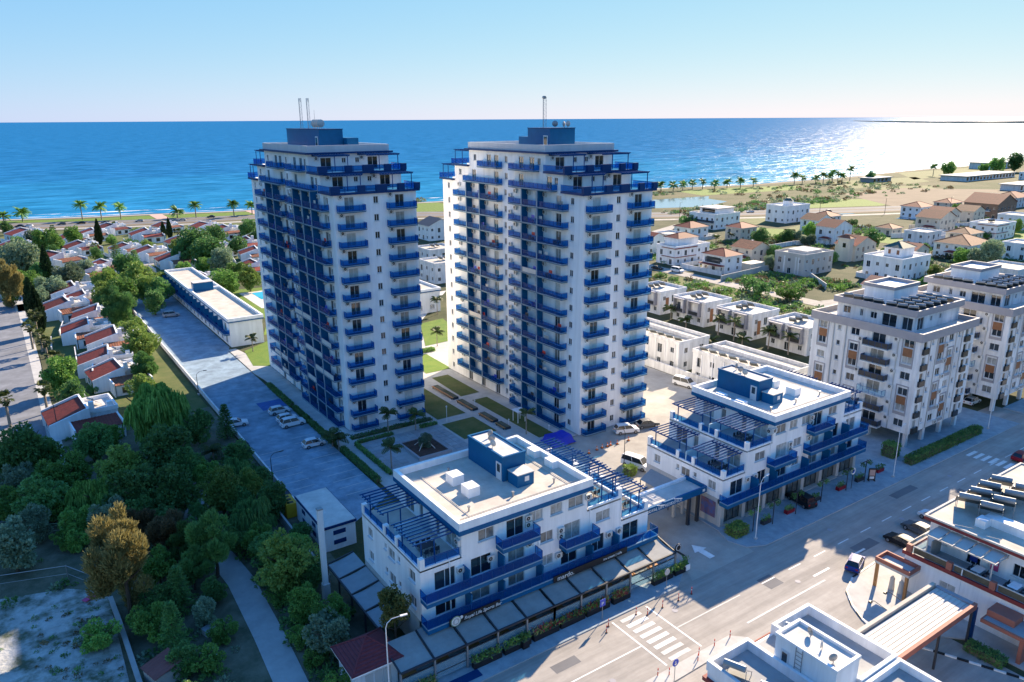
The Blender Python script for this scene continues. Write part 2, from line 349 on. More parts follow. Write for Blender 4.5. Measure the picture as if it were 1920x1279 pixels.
r3_ = N.new('ShaderNodeMapRange'); r3_.inputs['From Min'].default_value = .42; r3_.inputs['From Max'].default_value = .66; r3_.inputs['To Min'].default_value = .03; r3_.inputs['To Max'].default_value = .10; L.new(ws.outputs['Fac'], r3_.inputs[0]); L.new(r3_.outputs[0], mx.inputs[0])
L.new(hv.outputs[0], df.inputs['Color']); L.new(df.outputs[0], mx.inputs[1]); L.new(gl.outputs[0], mx.inputs[2]); L.new(mx.outputs[0], N['Material Output'].inputs[0])
mp = N.new('ShaderNodeMapping'); mp.inputs['Scale'].default_value = (.55, 1.25, 1); mp.inputs['Rotation'].default_value = (0, 0, rad(-24)); L.new(g.outputs['Position'], mp.inputs[0])
n1 = N.new('ShaderNodeTexNoise'); n1.inputs['Scale'].default_value = .075; n1.inputs['Detail'].default_value = 5; n1.inputs['Roughness'].default_value = .68; L.new(mp.outputs[0], n1.inputs['Vector'])
n2 = N.new('ShaderNodeTexNoise'); n2.inputs['Scale'].default_value = .035; n2.inputs['Detail'].default_value = 4; L.new(mp.outputs[0], n2.inputs['Vector'])
ma = N.new('ShaderNodeMath'); ma.operation = 'MULTIPLY_ADD'; ma.inputs[1].default_value = 2.5; L.new(n2.outputs['Fac'], ma.inputs[0]); L.new(n1.outputs['Fac'], ma.inputs[2])
bp = N.new('ShaderNodeBump'); bp.inputs['Strength'].default_value = 1.; bp.inputs['Distance'].default_value = 2.0; L.new(ma.outputs[0], bp.inputs['Height']); L.new(bp.outputs[0], gl.inputs['Normal'])
struct('sea', MB().face(((-70000,-3000,-1.5),(70000,-3000,-1.5),(70000,80000,-1.5),(-70000,80000,-1.5))).mesh('sea', 'sea'))
# foam lines along the shore, broken up by noise
m = D.materials.new('foam'); m.use_nodes = True; M['foam'] = m; t = m.node_tree; N = t.nodes; L = t.links; B = N['Principled BSDF']
B.inputs['Base Color'].default_value = (.75, .80, .82, 1); B.inputs['Roughness'].default_value = .8
g = N.new('ShaderNodeNewGeometry'); mp = N.new('ShaderNodeMapping'); mp.inputs['Scale'].default_value = (.3, 1, 1); L.new(g.outputs['Position'], mp.inputs[0])
n1 = N.new('ShaderNodeTexNoise'); n1.inputs['Scale'].default_value = .13; n1.inputs['Detail'].default_value = 8; n1.inputs['Roughness'].default_value = .7; L.new(mp.outputs[0], n1.inputs['Vector'])
rp = N.new('ShaderNodeValToRGB'); rp.color_ramp.elements[0].position = .47; rp.color_ramp.elements[1].position = .58; L.new(n1.outputs['Fac'], rp.inputs[0])
tr = N.new('ShaderNodeBsdfTransparent'); mx = N.new('ShaderNodeMixShader'); L.new(rp.outputs[0], mx.inputs[0]); L.new(tr.outputs[0], mx.inputs[1]); L.new(B.outputs[0], mx.inputs[2]); L.new(mx.outputs[0], N['Material Output'].inputs[0])
b = MB(); random.seed(3)
for off, wd in ((7, 7), (20, 6), (36, 5)):
    P_ = []
    for (ax, ay), (bx, by) in zip(SHORE[2:-3], SHORE[3:-2]):
        n = max(1, int(math.dist((ax,ay),(bx,by))/14))
        for k in range(n): P_.append((ax+(bx-ax)*k/n, ay+(by-ay)*k/n+off+random.uniform(-1.5,1.5), wd*random.uniform(.4,1.1)))
    for p, q in zip(P_, P_[1:]): b.face(((p[0],p[1],-1.46),(q[0],q[1],-1.46),(q[0],q[1]+q[2],-1.46),(p[0],p[1]+p[2],-1.46)))
struct('surf_foam', b.mesh('surf_foam', 'foam'), 'stuff')
# low dark strip far out on the sea, right side
b = MB(); hp = [(10093,6376,4),(8600,5200,8),(7350,4089,12),(7000,3650,11),(6824,3338,13),(6860,3100,12),(6893,2879,14),(7100,2300,16),(7800,1200,14)]
for p, q in zip(hp, hp[1:]): b.face(((p[0],p[1],-2),(q[0],q[1],-2),(q[0]+25,q[1]+15,q[2]),(p[0]+25,p[1]+15,p[2]))); b.face(((p[0]+25,p[1]+15,p[2]),(q[0]+25,q[1]+15,q[2]),(q[0]+190,q[1]+120,-2),(p[0]+190,p[1]+120,-2)))
struct('far_strip', b.mesh('far_strip', 'leaf_olive'))
# coast
sheet('coast_lawn', [(-600,690),(-150,578),(3,524),(38,508),(77,500),(116,489),(139,484),(252,460),(252,398),(210,424),(130,466),(63,486),(3,512),(-150,556)], .03, 'grass')
sheet('coast_scrub', [(252,398),(334,342),(415,297),(485,262),(620,205),(900,120),(1500,60),(1500,430),(1081,437),(914,432),(800,430),(644,414),(588,418),(527,418),(453,440),(340,450),(252,460)], .03, 'sand_grass')
for pl in ([(345,346),(378,333),(412,346),(416,366),(430,378),(412,381),(380,384),(352,368)], [(415,230),(450,234),(458,216),(424,211)], [(350,222),(374,226),(372,211),(352,208)], [(398,268),(420,262),(418,256),(400,260)]):
    sheet('pond', pl, .05, 'pond' if 'pond' in M else mat('pond', (.25, .33, .38), .08, .15, .05, spec=.6).name)
CR = [(-400,650),(-150,546),(2,499),(62,474),(128,456),(215,408),(322,322),(402,282),(490,246),(620,188),(900,80)]
struct('coast_road', strip(CR, 21, .07).mesh('coast_road', 'asphalt_dark'))
struct('coast_road_median', strip(CR, 3.2, .11).mesh('coast_road_median', 'sand'))
struct('coast_road_shoulder', strip(CR, 5, .06, -13).mesh('coast_road_shoulder', 'sand'))
struct('coast_frontage_road', strip([(-150,520),(2,476),(62,452),(126,434),(205,388),(305,305),(388,262),(500,215)], 6, .08).mesh('coast_frontage_road', 'drive'))
struct('promenade_path', strip([(3,529),(77,505),(139,488),(252,463),(340,452),(453,441)], 3, .09).mesh('promenade_path', 'walk'))
for x, y in ((81,487),(134,474)): rect('beach_path', x-3, y-8, x+4, y+16, .10, 'pink_path' if 'pink_path' in M else mat('pink_path', (.55, .36, .30), .9, .1).name)
# left village streets and yards
rect('village_lane', -7, 120, 1.6, 290, .05, 'lane'); rect('lane_verge', 1.6, 120, 3.6, 290, .06, 'walk')
sheet('village_yard', [(6,150),(29,150),(29.5,255),(43,275),(140,300),(140,440),(-60,470),(-60,290),(6,290)], .03, 'lawn_dry')
for x, y, r in ((10,270,9),(40,330,10),(75,300,8),(20,360,9),(90,380,9)): rect('village_court', x-r, y-r*.6, x+r, y+r*.6, .06, 'drive')
sheet('grove_floor', [(-45,55),(22,52),(29,66),(29.5,97),(29.3,150),(-9,150),(-45,150)], .04, 'dirt')
sheet('vacant_field', [(-45,60),(3.5,60),(4,93),(0,96.5),(-8,99),(-9,112),(-4,117),(-45,118)], .08, 'field')
struct('grove_path', strip([(20.5,122),(19.7,113.7),(15.8,103),(17.2,94),(17.9,86),(17.6,74),(17,62),(16,48)], 3.1, .10).mesh('grove_path', 'concrete'))
# car park west of the towers
sheet('car_park', [(30,88),(42.4,96),(42.4,186),(43.6,190),(43.8,270),(30,258)], .05, 'lot')
slabbed('tower_walkway', [(43.2,98.5),(47.2,98.5),(47.2,170),(44.5,187.5),(42.6,187.5),(42.6,165),(43.2,160)], .12, 'walk')
for k in range(11):
    y = 99.5+2.55*k
    sheet('bay_line', [(37.2,y),(42.3,y),(42.3,y+.12),(37.2,y+.12)], .075, 'paint_worn')
for k in range(9):
    y = 100.5+2.6*k
    sheet('bay_line', [(30.4,y),(34.6,y),(34.6,y+.12),(30.4,y+.12)], .075, 'paint_worn')
rect('accessible_bay', 37.4, 141.5, 42.2, 146.3, .08, 'sign_blue_dull' if 'sign_blue_dull' in M else mat('sign_blue_dull', (.03, .12, .36), .8, .3, 1.).name)
# plaza between the blocks
slabbed('plaza', [(43.2,76),(73.9,76),(73.9,97.2),(80,97.2),(80,140),(92,163),(78,186),(62.6,190),(62.6,122.3),(47.2,122.3),(47.2,98.4),(43.2,98.4)], .10, 'walk')
for nm, q in (('lawn',[(73.0,126),(77.4,126),(77.6,139.6),(73.6,139.6)]),('lawn',[(73.7,100),(77.1,100),(77.2,122.8),(73.7,122.8)]),('lawn',[(63,117.7),(69.1,117.7),(69.1,150),(63,150)]),('lawn',[(62.5,107),(69.3,107),(69.3,115.2),(62.5,115.2)]),
    ('lawn',[(46,118.0),(62.3,118.0),(62.3,119.6),(46,119.6)]),('lawn',[(74,143),(80.5,143),(81,156),(76,156)]),('lawn',[(84,162),(91.3,162.6),(99,175),(101,183.5),(93,182)])):
    struct(nm, MB().prism(q, .05, .17, 1, 0).mesh(nm, ['grass' if q[0][1] > 140 else 'lawn_dry', 'kerb']))
sheet('terrace_paving', [(80.5,158),(84,162),(93,182.5),(104,196),(120,215),(80,215),(62.6,195),(62.6,190),(78,186)], .06, 'roof_white')
sheet('lawn_pool', [(54,196),(59.5,211),(60.4,240),(60.4,258),(72,256),(80,250),(74,215),(60,196)], .06, 'grass')
sheet('lawn_corner', [(45.6,184),(52.9,189.5),(53,172),(47.4,168.5),(44,171)], .14, 'grass')
rect('pool_deck', 62.5, 226, 74, 251, .09, 'roof_white'); rect('pool_water', 66, 238, 72, 249, .12, 'pool')
pv = struct('plaza_paving', MB().prism([(46,101.5),(62,101.5),(62,116),(46,116)], .05, .135, 0).mesh('plaza_paving', 'concrete'))
pm = MB().box(.04,.04,0,1.42,1.40,.035).mesh('paver', 'paver')
for i in range(11):
    for j in range(10):
        x, y = 46+1.4545*i, 101.5+1.44*j
        if 51 < x+.7 < 58.4 and 103.2 < y+.7 < 111.8: continue
        obj('paver', pm, pv, (x, y, .135+random.uniform(0,.006)))
# east drive and service yard
for q in ([(63.5,54.4),(75,54.4),(76,60),(76,76),(66,76),(65.4,60.5),(65.4,58)],[(74,76),(118,76),(118,97),(74,97)],[(96,97),(118,97),(118,160),(112,190),(99,175),(96,150)]): sheet('entrance_drive', q, .05, 'drive')
b = MB()
for (x, y), (dx, dy) in (((69.5,56.5),(0,1)),): b.face(((x-.5,y,.085),(x+.5,y,.085),(x+.5,y+2.0,.085),(x-.5,y+2.0,.085))); b.face(((x-1.1,y+2.0,.085),(x+1.1,y+2.0,.085),(x,y+3.6,.085)))
struct('arrow_marking', b.mesh('arrow_marking', 'paint'))
rect('drain_channel', 66.6, 58.8, 67.0, 67.0, .07, 'black')
# main road
rect('street_base', 15, 41, 156, 62, .022, 'asphalt'); rd = rect('main_road', -200, 45, 420, 54.4, .03, 'asphalt')
rect('junction', 60.5, -60, 78.5, 45, .029, 'asphalt'); rect('side_street', 156, -60, 166, 45, .029, 'asphalt'); 
def paint(name, q, z=.045, mt='paint'): o = obj(name, MB().face([(x,y,z) for x,y in q]).mesh(name, mt), rd); return o
for k in range(8): y = 45.7+1.07*k; paint('crosswalk_stripe', [(51.0,y),(54.0,y),(54.0,y+.56),(51.0,y+.56)], .05, 'paint' if 1 < k < 7 else 'paint_worn')
for x in (50.0, 55.2): paint('stop_line', [(x,45.5),(x+.22,45.5),(x+.22,54),(x,54)])
paint('centre_line', [(-60,49.12),(50,49.12),(50,49.28),(-60,49.28)], .046); paint('centre_line', [(55.4,49.12),(66,49.12),(66,49.28),(55.4,49.28)], .046, 'paint_worn')
for k in range(14): x = 70+5.2*k; paint('lane_dash', [(x,49.12),(x+2.4,49.12),(x+2.4,49.28),(x,49.28)], .046)
for k in range(7): y = 45.9+1.15*k; paint('crosswalk_stripe', [(128,y),(131,y),(131,y+.6),(128,y+.6)], .05)
paint('speed_hump_strip', [(33.2,45.2),(33.9,45.2),(33.9,53.8),(33.2,53.8)], .05, 'yellow'); paint('stop_line', [(62.5,45.15),(77,45.15),(77,45.4),(62.5,45.4)], .05, 'paint_worn')
for x, q in ((76.5,(41.5,42.4)),(84.3,(44.0,45.2))): paint('arrow_mark', [(x,46.4),(x+3.2,46.4),(x+3.2,46.7),(x,46.7)], .05); 
slabbed('pavement', [(19,54.4),(61,54.4),(63.5,56),(65.4,58.2),(65.4,62),(19,62)], .14, 'pave')
slabbed('forecourt', [(75.2,60.5),(74.2,58),(75,55.6),(77.5,54.4),(150,54.4),(150,84),(118.3,84),(118.3,75.8),(76.1,75.8)], .14, 'pave')
slabbed('pavement_east', [(156,54.4),(400,54.4),(400,60),(156,60)], .14, 'pave')
slabbed('pavement_south', [(-60,41),(58,41),(60.5,43.6),(60.5,20),(57,20),(57,30),(-60,30)], .14, 'walk'); slabbed('pavement_kerbside', [(-60,41),(60.5,43.6),(59,45),(-60,45)], .135, 'walk')
slabbed('restaurant_forecourt', [(73.2,36.5),(73.6,38.2),(75,40.3),(77.1,42.3),(80.1,43.5),(86,43.8),(154,43.8),(154,12),(79.5,12),(79.5,30)], .14, 'walk')
ks = cached('ks', lambda: [MB().box(-.55,-.11,0,.55,.11,.17).mesh('kerb_stone', c) for c in ('black', 'paint')])
for poly in ([(79.4,20),(78.0,24),(76.2,28),(74.4,32),(73.2,35.2),(73.1,37.0),(73.7,38.4),(75,40.4),(77.0,42.4),(80.1,43.6),(86,43.95)],):
    par = obj('kerb_line', None); par['kind'] = 'structure'; d0 = 0; idx = 0
    for p, q in zip(poly, poly[1:]):
        Ld = math.dist(p, q); a = math.atan2(q[1]-p[1], q[0]-p[0]); n = max(1, round(Ld/1.12))
        for k in range(n):
            f = (k+.5)/n; obj('kerb_stone', ks[idx % 2], par, (p[0]+(q[0]-p[0])*f, p[1]+(q[1]-p[1])*f, .02), a, (Ld/n/1.12, 1, 1)); idx += 1
# east quarter streets
struct('east_street', strip([(203,60),(203,140),(204,205),(210,240),(250,262),(300,282)], 6.5, .05).mesh('east_street', 'asphalt'))
struct('east_lane', strip([(206,132),(262,118),(330,118),(420,140)], 5.5, .055).mesh('east_lane', 'asphalt')); struct('villa_lane', strip([(205,195),(262,182),(330,172),(380,180),(460,222)], 5, .052).mesh('villa_lane', 'drive'))
struct('row_lane', strip([(141,60),(141,100),(141,180)], 7, .05).mesh('row_lane', 'asphalt_dark'))
struct('beach_lot', MB().prism([(470,262),(560,222),(640,205),(660,260),(600,330),(520,330)], -.2, .06).mesh('beach_lot', 'sand'))
sheet('villa_lawn', [(297,250),(322,252),(334,236),(316,222),(300,232)], .05, 'grass'); sheet('meadow', [(215,215),(262,222),(268,250),(225,250)], .05, 'grass'); sheet('meadow', [(300,205),(345,215),(352,245),(330,240)], .05, 'lawn_dry')
sheet('meadow', [(345,140),(430,150),(440,175),(380,165)], .05, 'grass'); sheet('canal_water', [(166,92),(172,92),(172,150),(166,150)], .05, 'pond'); sheet('villa_pool', [(392,150),(402,152),(404,146),(394,144)], .1, 'pool')

for x, y, w, d in ((86,46.2,4.5,1.6),(104,51.6,6,1.3),(40,51,3.2,1.2),(70,47.8,2.4,2.2),(112,47,3,1.0)): rect('road_patch', x, y, x+w, y+d, .040, 'asphalt_dark')
b = MB()
for x, y in ((57.5,51.5),(74,47),(88,52),(99,48),(44,47),(118,51)): b.prism([(x+.35*cos(a*pi/5), y+.35*sin(a*pi/5)) for a in range(10)], .041, .052)
struct('manhole_covers', b.mesh('manhole_covers', 'band_grey'), 'stuff')

for pl, mt in (([(300,262),(330,290),(372,272),(350,258)],'lawn_dry'),([(420,290),(470,270),(520,285),(470,320),(430,318)],'grass'),([(520,330),(600,345),(640,330),(600,300),(540,305)],'lawn_dry'),([(300,330),(340,350),(332,395),(280,420),(262,400)],'lawn_dry'),([(430,385),(520,372),(560,395),(500,412),(440,420)],'grass'),([(560,350),(680,350),(720,385),(640,400),(580,392)],'lawn_dry'),([(262,170),(275,172),(273,196),(255,198)],'grass'),([(330,180),(348,186),(345,206),(326,200)],'grass'),([(300,120),(345,118),(352,138),(315,140)],'lawn_dry'),([(430,180),(455,190),(452,212),(425,205)],'lawn_dry'),([(206,100),(250,100),(250,116),(206,128)],'lawn_dry'),([(172,100),(199,100),(199,196),(176,196)],'lawn_dry'),([(690,370),(860,380),(900,420),(760,425)],'lawn_dry')): sheet('meadow', pl, .045, mt)
# ------------------------------------------------------------ apartment towers
FH = 3.05
def tower(label, ox, oy, fins, A, Bg, core, low, mastfn, screens):
    T = thing('apartment_tower', label, 'tower', (ox, oy, 0), 0, 'twin blue and white apartment towers')
    W, L_, N_ = 15.4, 47.0, 14; Zt = N_*FH
    Lf = Facade(T, (0, L_, 0), -pi/2); Ff = Facade(T, (0, 0, 0), 0)
    u_ = lambda y: L_-y                                        # left facade: u grows towards the front corner
    holesL = []; holesF = []; winL = []; winF = []
    for k in range(N_):
        z = k*FH
        for y in (2.6, 22.6, 44.0): winL.append((u_(y+.9), z+1.0, .95 if y < 20 else .8, 1.15, 1, 'glass', True))
        for g0, g1, fs in ((Bg[0], Bg[1], fins[0]), (A[0], A[1], fins[1])):
            e = [g0]+list(fs)+[g1]
            for j in range(len(e)-1):
                mid = (e[j]+e[j+1])/2
                winL.append((u_(mid-.1), z+.12, 1.5, 2.15, 1, random.choice(['glass', 'glass', 'glass_curtain', 'blind']), False))
        winF += [(1.9, z+.12, 1.7, 2.2, 1, random.choice(['glass', 'glass', 'glass_curtain', 'blind']), False), (7.2, z+1.0, .9, 1.2, 1, 'glass', True), (11.3, z+.12, 1.7, 2.2, 1, random.choice(['glass', 'glass_curtain', 'blind']), False)]
    wl = MB()
    wl.wall(Lf.O, Lf.U, Lf.n, L_, 0, Zt, [(u, u+w, z, z+h) for u, z, w, h, *_ in winL]); wl.wall(Ff.O, Ff.U, Ff.n, W, 0, Zt, [(u, u+w, z, z+h) for u, z, w, h, *_ in winF])
    wl.face(((W,0,0),(W,L_,0),(W,L_,Zt),(W,0,Zt))); wl.face(((W,L_,0),(0,L_,0),(0,L_,Zt),(W,L_,Zt))); wl.face(((0,0,Zt),(W,0,Zt),(W,L_,Zt),(0,L_,Zt)))
    part('wall', wl, 'white', T)
    # inner backing so nothing shows through the openings
    for F_, ws in ((Lf, winL), (Ff, winF)):
        for u, z, w, h, bars, pn, sill in ws: F_.win(u, z, w, h, bars, pn, 'frame', .10, sill, 'window' if sill else 'balcony_door')
    # ground plinth
    boxpart('plinth', 'concrete', T, -.25, -.25, -.1, W+.25, L_+.25, .12)
    for k in range(N_):
        z = k*FH
        zz = z if k else .3
        for gi, (g0, g1, fs) in enumerate(((Bg[0], Bg[1], fins[0]), (A[0], A[1], fins[1]))):
            if k == 0 and gi == 1: continue
            b_ = balcony(Lf, u_(g1), zz, g1-g0, 1.35)
            for f in fs:
                fm = cached('fin', lambda: MB().box(-.09,-1.33,0,.09,-.003,FH-.23).box(-.11,-1.42,0,.11,-1.335,FH-.23,1).mesh('partition', ['blue', 'slab_edge']))
                obj('partition', fm, T, Lf.at(u_(f), zz+.002), -pi/2)
            for f in [*fs, g1]:
                if random.random() < .8: Lf.ac(u_(f)+.25, z+1.85)
            for f in fs: obj('panel', cached('bluepanel', lambda: MB().box(0,-.03,0,1.3,-.002,FH-.3).mesh('panel', 'blue')), T, Lf.at(u_(f)+.1-1.4, zz+.01), -pi/2)
        for u0, ln in ((.45, 4.75), (9.6, 5.3)):
            balcony(Ff, u0, zz, ln, 1.3); Ff.ac(u0+.35, z+2.1)
        Lf.ac(u_(20.4)-1.3, z+1.0)
    # screens tied to some railings
    for k, gi, a, b2 in screens:
        g0, g1 = (Bg, A)[gi]
        obj('balcony_screen', cached(('scr', round(b2-a,1)), lambda: MB().box(0,-.02,.12,b2-a,.0,.98).mesh('balcony_screen', 'screen')), T, Lf.at(u_(b2), k*FH, 1.34), -pi/2)
    for k in range(N_):                                     # things kept on balconies
        for gi in (0, 1):
            g0, g1 = (Bg, A)[gi]
            for _r in range(2 if k else 0):
                if random.random() < .25: continue
                y = random.uniform(g0+1, g1-2)
                obj('balcony_clutter', cached(('clut', (k+_r*2+gi) % 5), lambda: MB().box(0,-.9,.0,.5,-.5,.75).box(.8,-.8,.0,1.2,-.4,.55).box(1.25,-1.0,.9,2.2,-.98,1.5).mesh('balcony_clutter', ['screen', 'red', 'canvas_white', 'pole_dark', 'sign_blue'][(k+_r*2+gi) % 5])), T, Lf.at(u_(y), k*FH+.01), -pi/2)
    # stepped penthouse floors
    def pent(z, y0, y1, gB, gA):
        P0 = Facade(T, (0, y1, 0), -pi/2); P1 = Facade(T, (0, y0, 0), 0); wsL = []; wsF = []
        ln = y1-y0
        for y in (y0+1.5, 22.4, y1-2.6): wsL.append((y1-y-.9, z+.95, .95, 1.2, True))
        for y in (gB[0]+1.5, gB[1]-3, gA[0]+1.2, gA[1]-3): wsL.append((y1-y-1.5, z+.1, 1.5, 2.15, False))
        for u in (2.2, 11.2): wsF.append((u, z+.1, 2.0, 2.2, False))
        for u in (6.2, 8.8): wsF.append((u, z+1.3, .8, .9, True))
        w_ = MB(); w_.wall(P0.O, P0.U, P0.n, ln, z, z+FH, [(u,u+w,a,a+h) for u,a,w,h,_ in wsL]); w_.wall(P1.O, P1.U, P1.n, W, z, z+FH, [(u,u+w,a,a+h) for u,a,w,h,_ in wsF])
        w_.face(((W,y0,z),(W,y1,z),(W,y1,z+FH),(W,y0,z+FH))); w_.face(((W,y1,z),(0,y1,z),(0,y1,z+FH),(W,y1,z+FH))); w_.face(((0,y0,z+FH),(W,y0,z+FH),(W,y1,z+FH),(0,y1,z+FH)))
        part('wall', w_, 'white', T)
        for F_, ws in ((P0, wsL), (P1, wsF)):
            for u, a, w, h, s_ in ws: F_.win(u, a, w, h, 1, 'glass', 'frame', .1, s_, 'window' if s_ else 'terrace_door')
        for g in (gB, gA): balcony(Lf, u_(g[1]), z, g[1]-g[0], 1.35)
        for u in (1.0, 9.6): P1.ac(u, z+1.9)
    def terrace(z, y0, y1, back=False):
        # slab edge and railing round three sides of the open end
        b_ = MB(); b_.box(-.55,y0-.55,z-.32,W+.55,y0+.25,z+.06); b_.box(-.55,y0+.25,z-.32,.1,y1,z+.06); b_.box(W-.1,y0+.25,z-.32,W+.55,y1,z+.06)
        part('terrace_edge', b_, 'blue_dark', T)
        boxpart('terrace_floor', 'roof_beige', T, .1, y0+.25, z+.003, W-.1, y1, z+.05)
        r = obj('terrace_railing', MB().mesh('terrace_railing', 'blue_metal'), T)
        b_ = MB(); y = y0-.5; zt = z+1.05
        for x in [W*k/8 for k in range(9)]: b_.box(x-.04,y-.04,z+.05,x+.04,y+.04,zt)
        b_.box(-.5,y-.04,zt,W+.5,y+.04,zt+.07); b_.box(-.54,y0+.2,zt,-.46,y1,zt+.07); b_.box(W+.46,y0+.2,zt,W+.54,y1,zt+.07)
        b_.face(((-.5,y,z+.1),(W+.5,y,z+.1),(W+.5,y,zt),(-.5,y,zt)), 1); b_.face(((-.5,y0,z+.1),(-.5,y1,z+.1),(-.5,y1,zt),(-.5,y0,zt)), 1); b_.face(((W+.5,y0,z+.1),(W+.5,y1,z+.1),(W+.5,y1,zt),(W+.5,y0,zt)), 1)
        part('rail_panels', b_, ['blue_metal', 'rail_glass'], r)
        for a, c in ((-.62,1.0),(4.3,5.6),(7.6,9.6),(11.8,13),(W-.4,W+.62)): boxpart('planter_box', 'blue_dark', T, a, y-.1, z+.07, c, y+.45, z+1.16)
    terrace(Zt, 0, 5.6); terrace(Zt+FH, 5.0, 10.6)
    # rear terraces (mirrored, simple)
    for z, y0, y1 in ((Zt, 41.9, 47), (Zt+FH, 36, 41.8)):
        b_ = MB(); b_.box(-.55,y1-.25,z-.32,W+.55,y1+.55,z+.06); b_.box(-.55,y0,z-.32,.1,y1-.25,z+.06); b_.box(W-.1,y0,z-.32,W+.55,y1-.25,z+.06); part('terrace_edge', b_, 'blue_dark', T)
        b_ = MB(); b_.box(-.54,y0,z+1.05,-.46,y1+.5,z+1.12); b_.face(((-.5,y0,z+.1),(-.5,y1+.5,z+.1),(-.5,y1+.5,z+1.05),(-.5,y0,z+1.05)), 1); b_.face(((-.5,y1+.5,z+.1),(W+.5,y1+.5,z+.1),(W+.5,y1+.5,z+1.05),(-.5,y1+.5,z+1.05)), 1); part('terrace_railing', b_, ['blue_metal', 'rail_glass'], T)
        pergola(T, -.4, 3.4, y0+.2, y1-.3, z+2.75, 7, 'x', 2.7, ((-.1, y1-.5), (-.1, y0+2.5)))
    pent(Zt, 5.6, 41.8, (7.2, 20.2), (24.2, 36.5)); pent(Zt+FH, 10.6, 36, (12.4, 20.2), (24.2, 31))
    for z, y in ((Zt, 1.9), (Zt+FH, 7.0)):
        pergola(T, .6, 6.4, y, y+3.8, z+2.75, 12, 'y', 2.7, ((3.6, y+.4), (6.0, y+.4)))
        pergola(T, 9.2, W+.2, y-1.0, y+3.8, z+2.75, 13, 'y', 2.7, ((11.6, y-.6), (W-.1, y-.6)))
    # roof
    zr = Zt+2*FH; b_ = MB(); b_.box(-.7,9.9,zr-.12,W+.7,36.7,zr+.18); part('eave', b_, 'blue_dark', T)
    b_ = MB(); b_.box(-.15,10.5,zr+.182,.25,36.1,zr+1.35); b_.box(W-.25,10.5,zr+.182,W+.15,36.1,zr+1.35); b_.box(.25,10.5,zr+.182,W-.25,10.9,zr+1.35); b_.box(.25,35.7,zr+.182,W-.25,36.1,zr+1.35); part('parapet', b_, 'band_pale' if 'band_pale' in M else mat('band_pale', (.55, .56, .58), .7, .1, streak=True).name, T)
    boxpart('roof_deck', 'roof_white', T, .25, 10.9, zr+.183, W-.25, 35.7, zr+.30)
    x0, x1, y0, y1 = core; zc = zr+4.0
    cr = boxpart('stair_head', 'blue', T, x0, y0, zr+.31, x1, y1, zc); boxpart('coping', 'blue_dark', cr, x0-.08, y0-.08, zc+.003, x1+.08, y1+.08, zc+.12)
    boxpart('door', 'frame', cr, x0-.06, y0+.6, zr+.32, x0-.003, y0+1.9, zr+2.8); boxpart('door_glass', 'glass', cr, x0-.09, y0+.8, zr+1.2, x0-.063, y0+1.7, zr+2.6)
    boxpart('tank_room', 'blue', T, *low[:2], zr+.31, *low[2:], zr+2.5)
    b_ = MB()
    for k in range(5): b_.box(x0+1+k*.9, y0-1.8, zr+.31, x0+1.5+k*.9, y0-1.4, zr+.75)
    part('roof_gear', b_, 'canvas_white', T)
    mastfn(T, zc+.125)
    return T
def lattice(parent, x, y, z, h, w=.5, n=8, name='mast'):
    b = MB(); c = [(x-w/2,y-w/2),(x+w/2,y-w/2),(x,y+w/2)]
    for px_, py_ in c: b.tube((px_,py_,z),(px_,py_,z+h), .03, n=4)
    for k in range(n):
        for j in range(3):
            p, q = c[j], c[(j+1)%3]; b.tube((*p,z+h*k/n),(*q,z+h*(k+1)/n), .018, n=3); b.tube((*p,z+h*(k+1)/n),(*q,z+h*(k+1)/n), .015, n=3)
    return part(name, b, 'metal', parent)
def dish(parent, x, y, z, r, az, name='satellite_dish', mt='canvas_white'):
    b = MB(); n = 12; ring = []
    for j in range(3):
        rr = r*j/2; ring.append([(rr*cos(2*pi*k/n), -.35*r*(1-(j/2)**2), rr*sin(2*pi*k/n)) for k in range(n)])
    for j in range(2):
        for k in range(n): q = (k+1)%n; b.face((ring[j][k], ring[j][q], ring[j+1][q], ring[j+1][k]))
    b.tube((0,-.3*r,0),(0,-.25*r,-r*1.25), .04, n=5); b.tube((0,-.3*r,-.2*r),(0,r*.5,0), .02, n=4)
    return obj(name, cached(('dish', r, mt), lambda: b.mesh(name, mt)), parent, (x, y, z+r*1.25), az)
def mast1(T, z):
    lattice(T, 5.2, 27.5, z, 5.6, .5); lattice(T, 6.3, 26.4, z, 5.6, .5)
    a = MB()
    for x, y in ((5.0,27.2),(5.5,27.9),(6.1,26.1),(6.6,26.7)): a.box(x-.06,y-.06,z+5.0,x+.06,y+.06,z+5.6)
    part('antenna_panels', a, 'ac_white', T); part('whip_antenna', MB().tube((6.9,24.6,z),(6.9,24.6,z+3.4), .05, .02, 5), 'metal', T)
    for k, y in enumerate((24.4, 23.0, 21.9, 20.8)): dish(T, 6.6, y, z, .75, rad(-60+10*k))
def mast2(T, z):
    lattice(T, 6.6, 20.0, z, 5.4, .6); part('drum_antenna', MB().tube((6.6,19.7,z+5.3),(6.6,20.2,z+5.3), .28, n=12), 'metal', T)
    dish(T, 7.2, 17.4, z, .55, rad(-40), mt='metal'); dish(T, 8.3, 16.2, z, .5, rad(20)); dish(T, 8.8, 15.6, z, .55, rad(-80))
T1 = tower('left white apartment tower with blue balconies, nearest the car park', 47.4, 122.5, ((7.4,11.8,16.6),(28.4,33.0)), (24.0,40.7), (2.3,21.4), (4.0,8.6,15.2,33.0), (8.65,13.5,10.9,17.5), mast1,
    [(6,0,11.9,16.4),(6,0,16.7,21),(4,0,7.6,11.6),(4,0,12,16.3),(3,0,2.6,7.2),(3,0,7.6,11.5),(2,1,28.6,32.6),(2,1,33.2,37),(3,0,16.8,21),(1,1,28.6,32.6),(2,0,12,16.3),(5,0,2.6,7.2)])
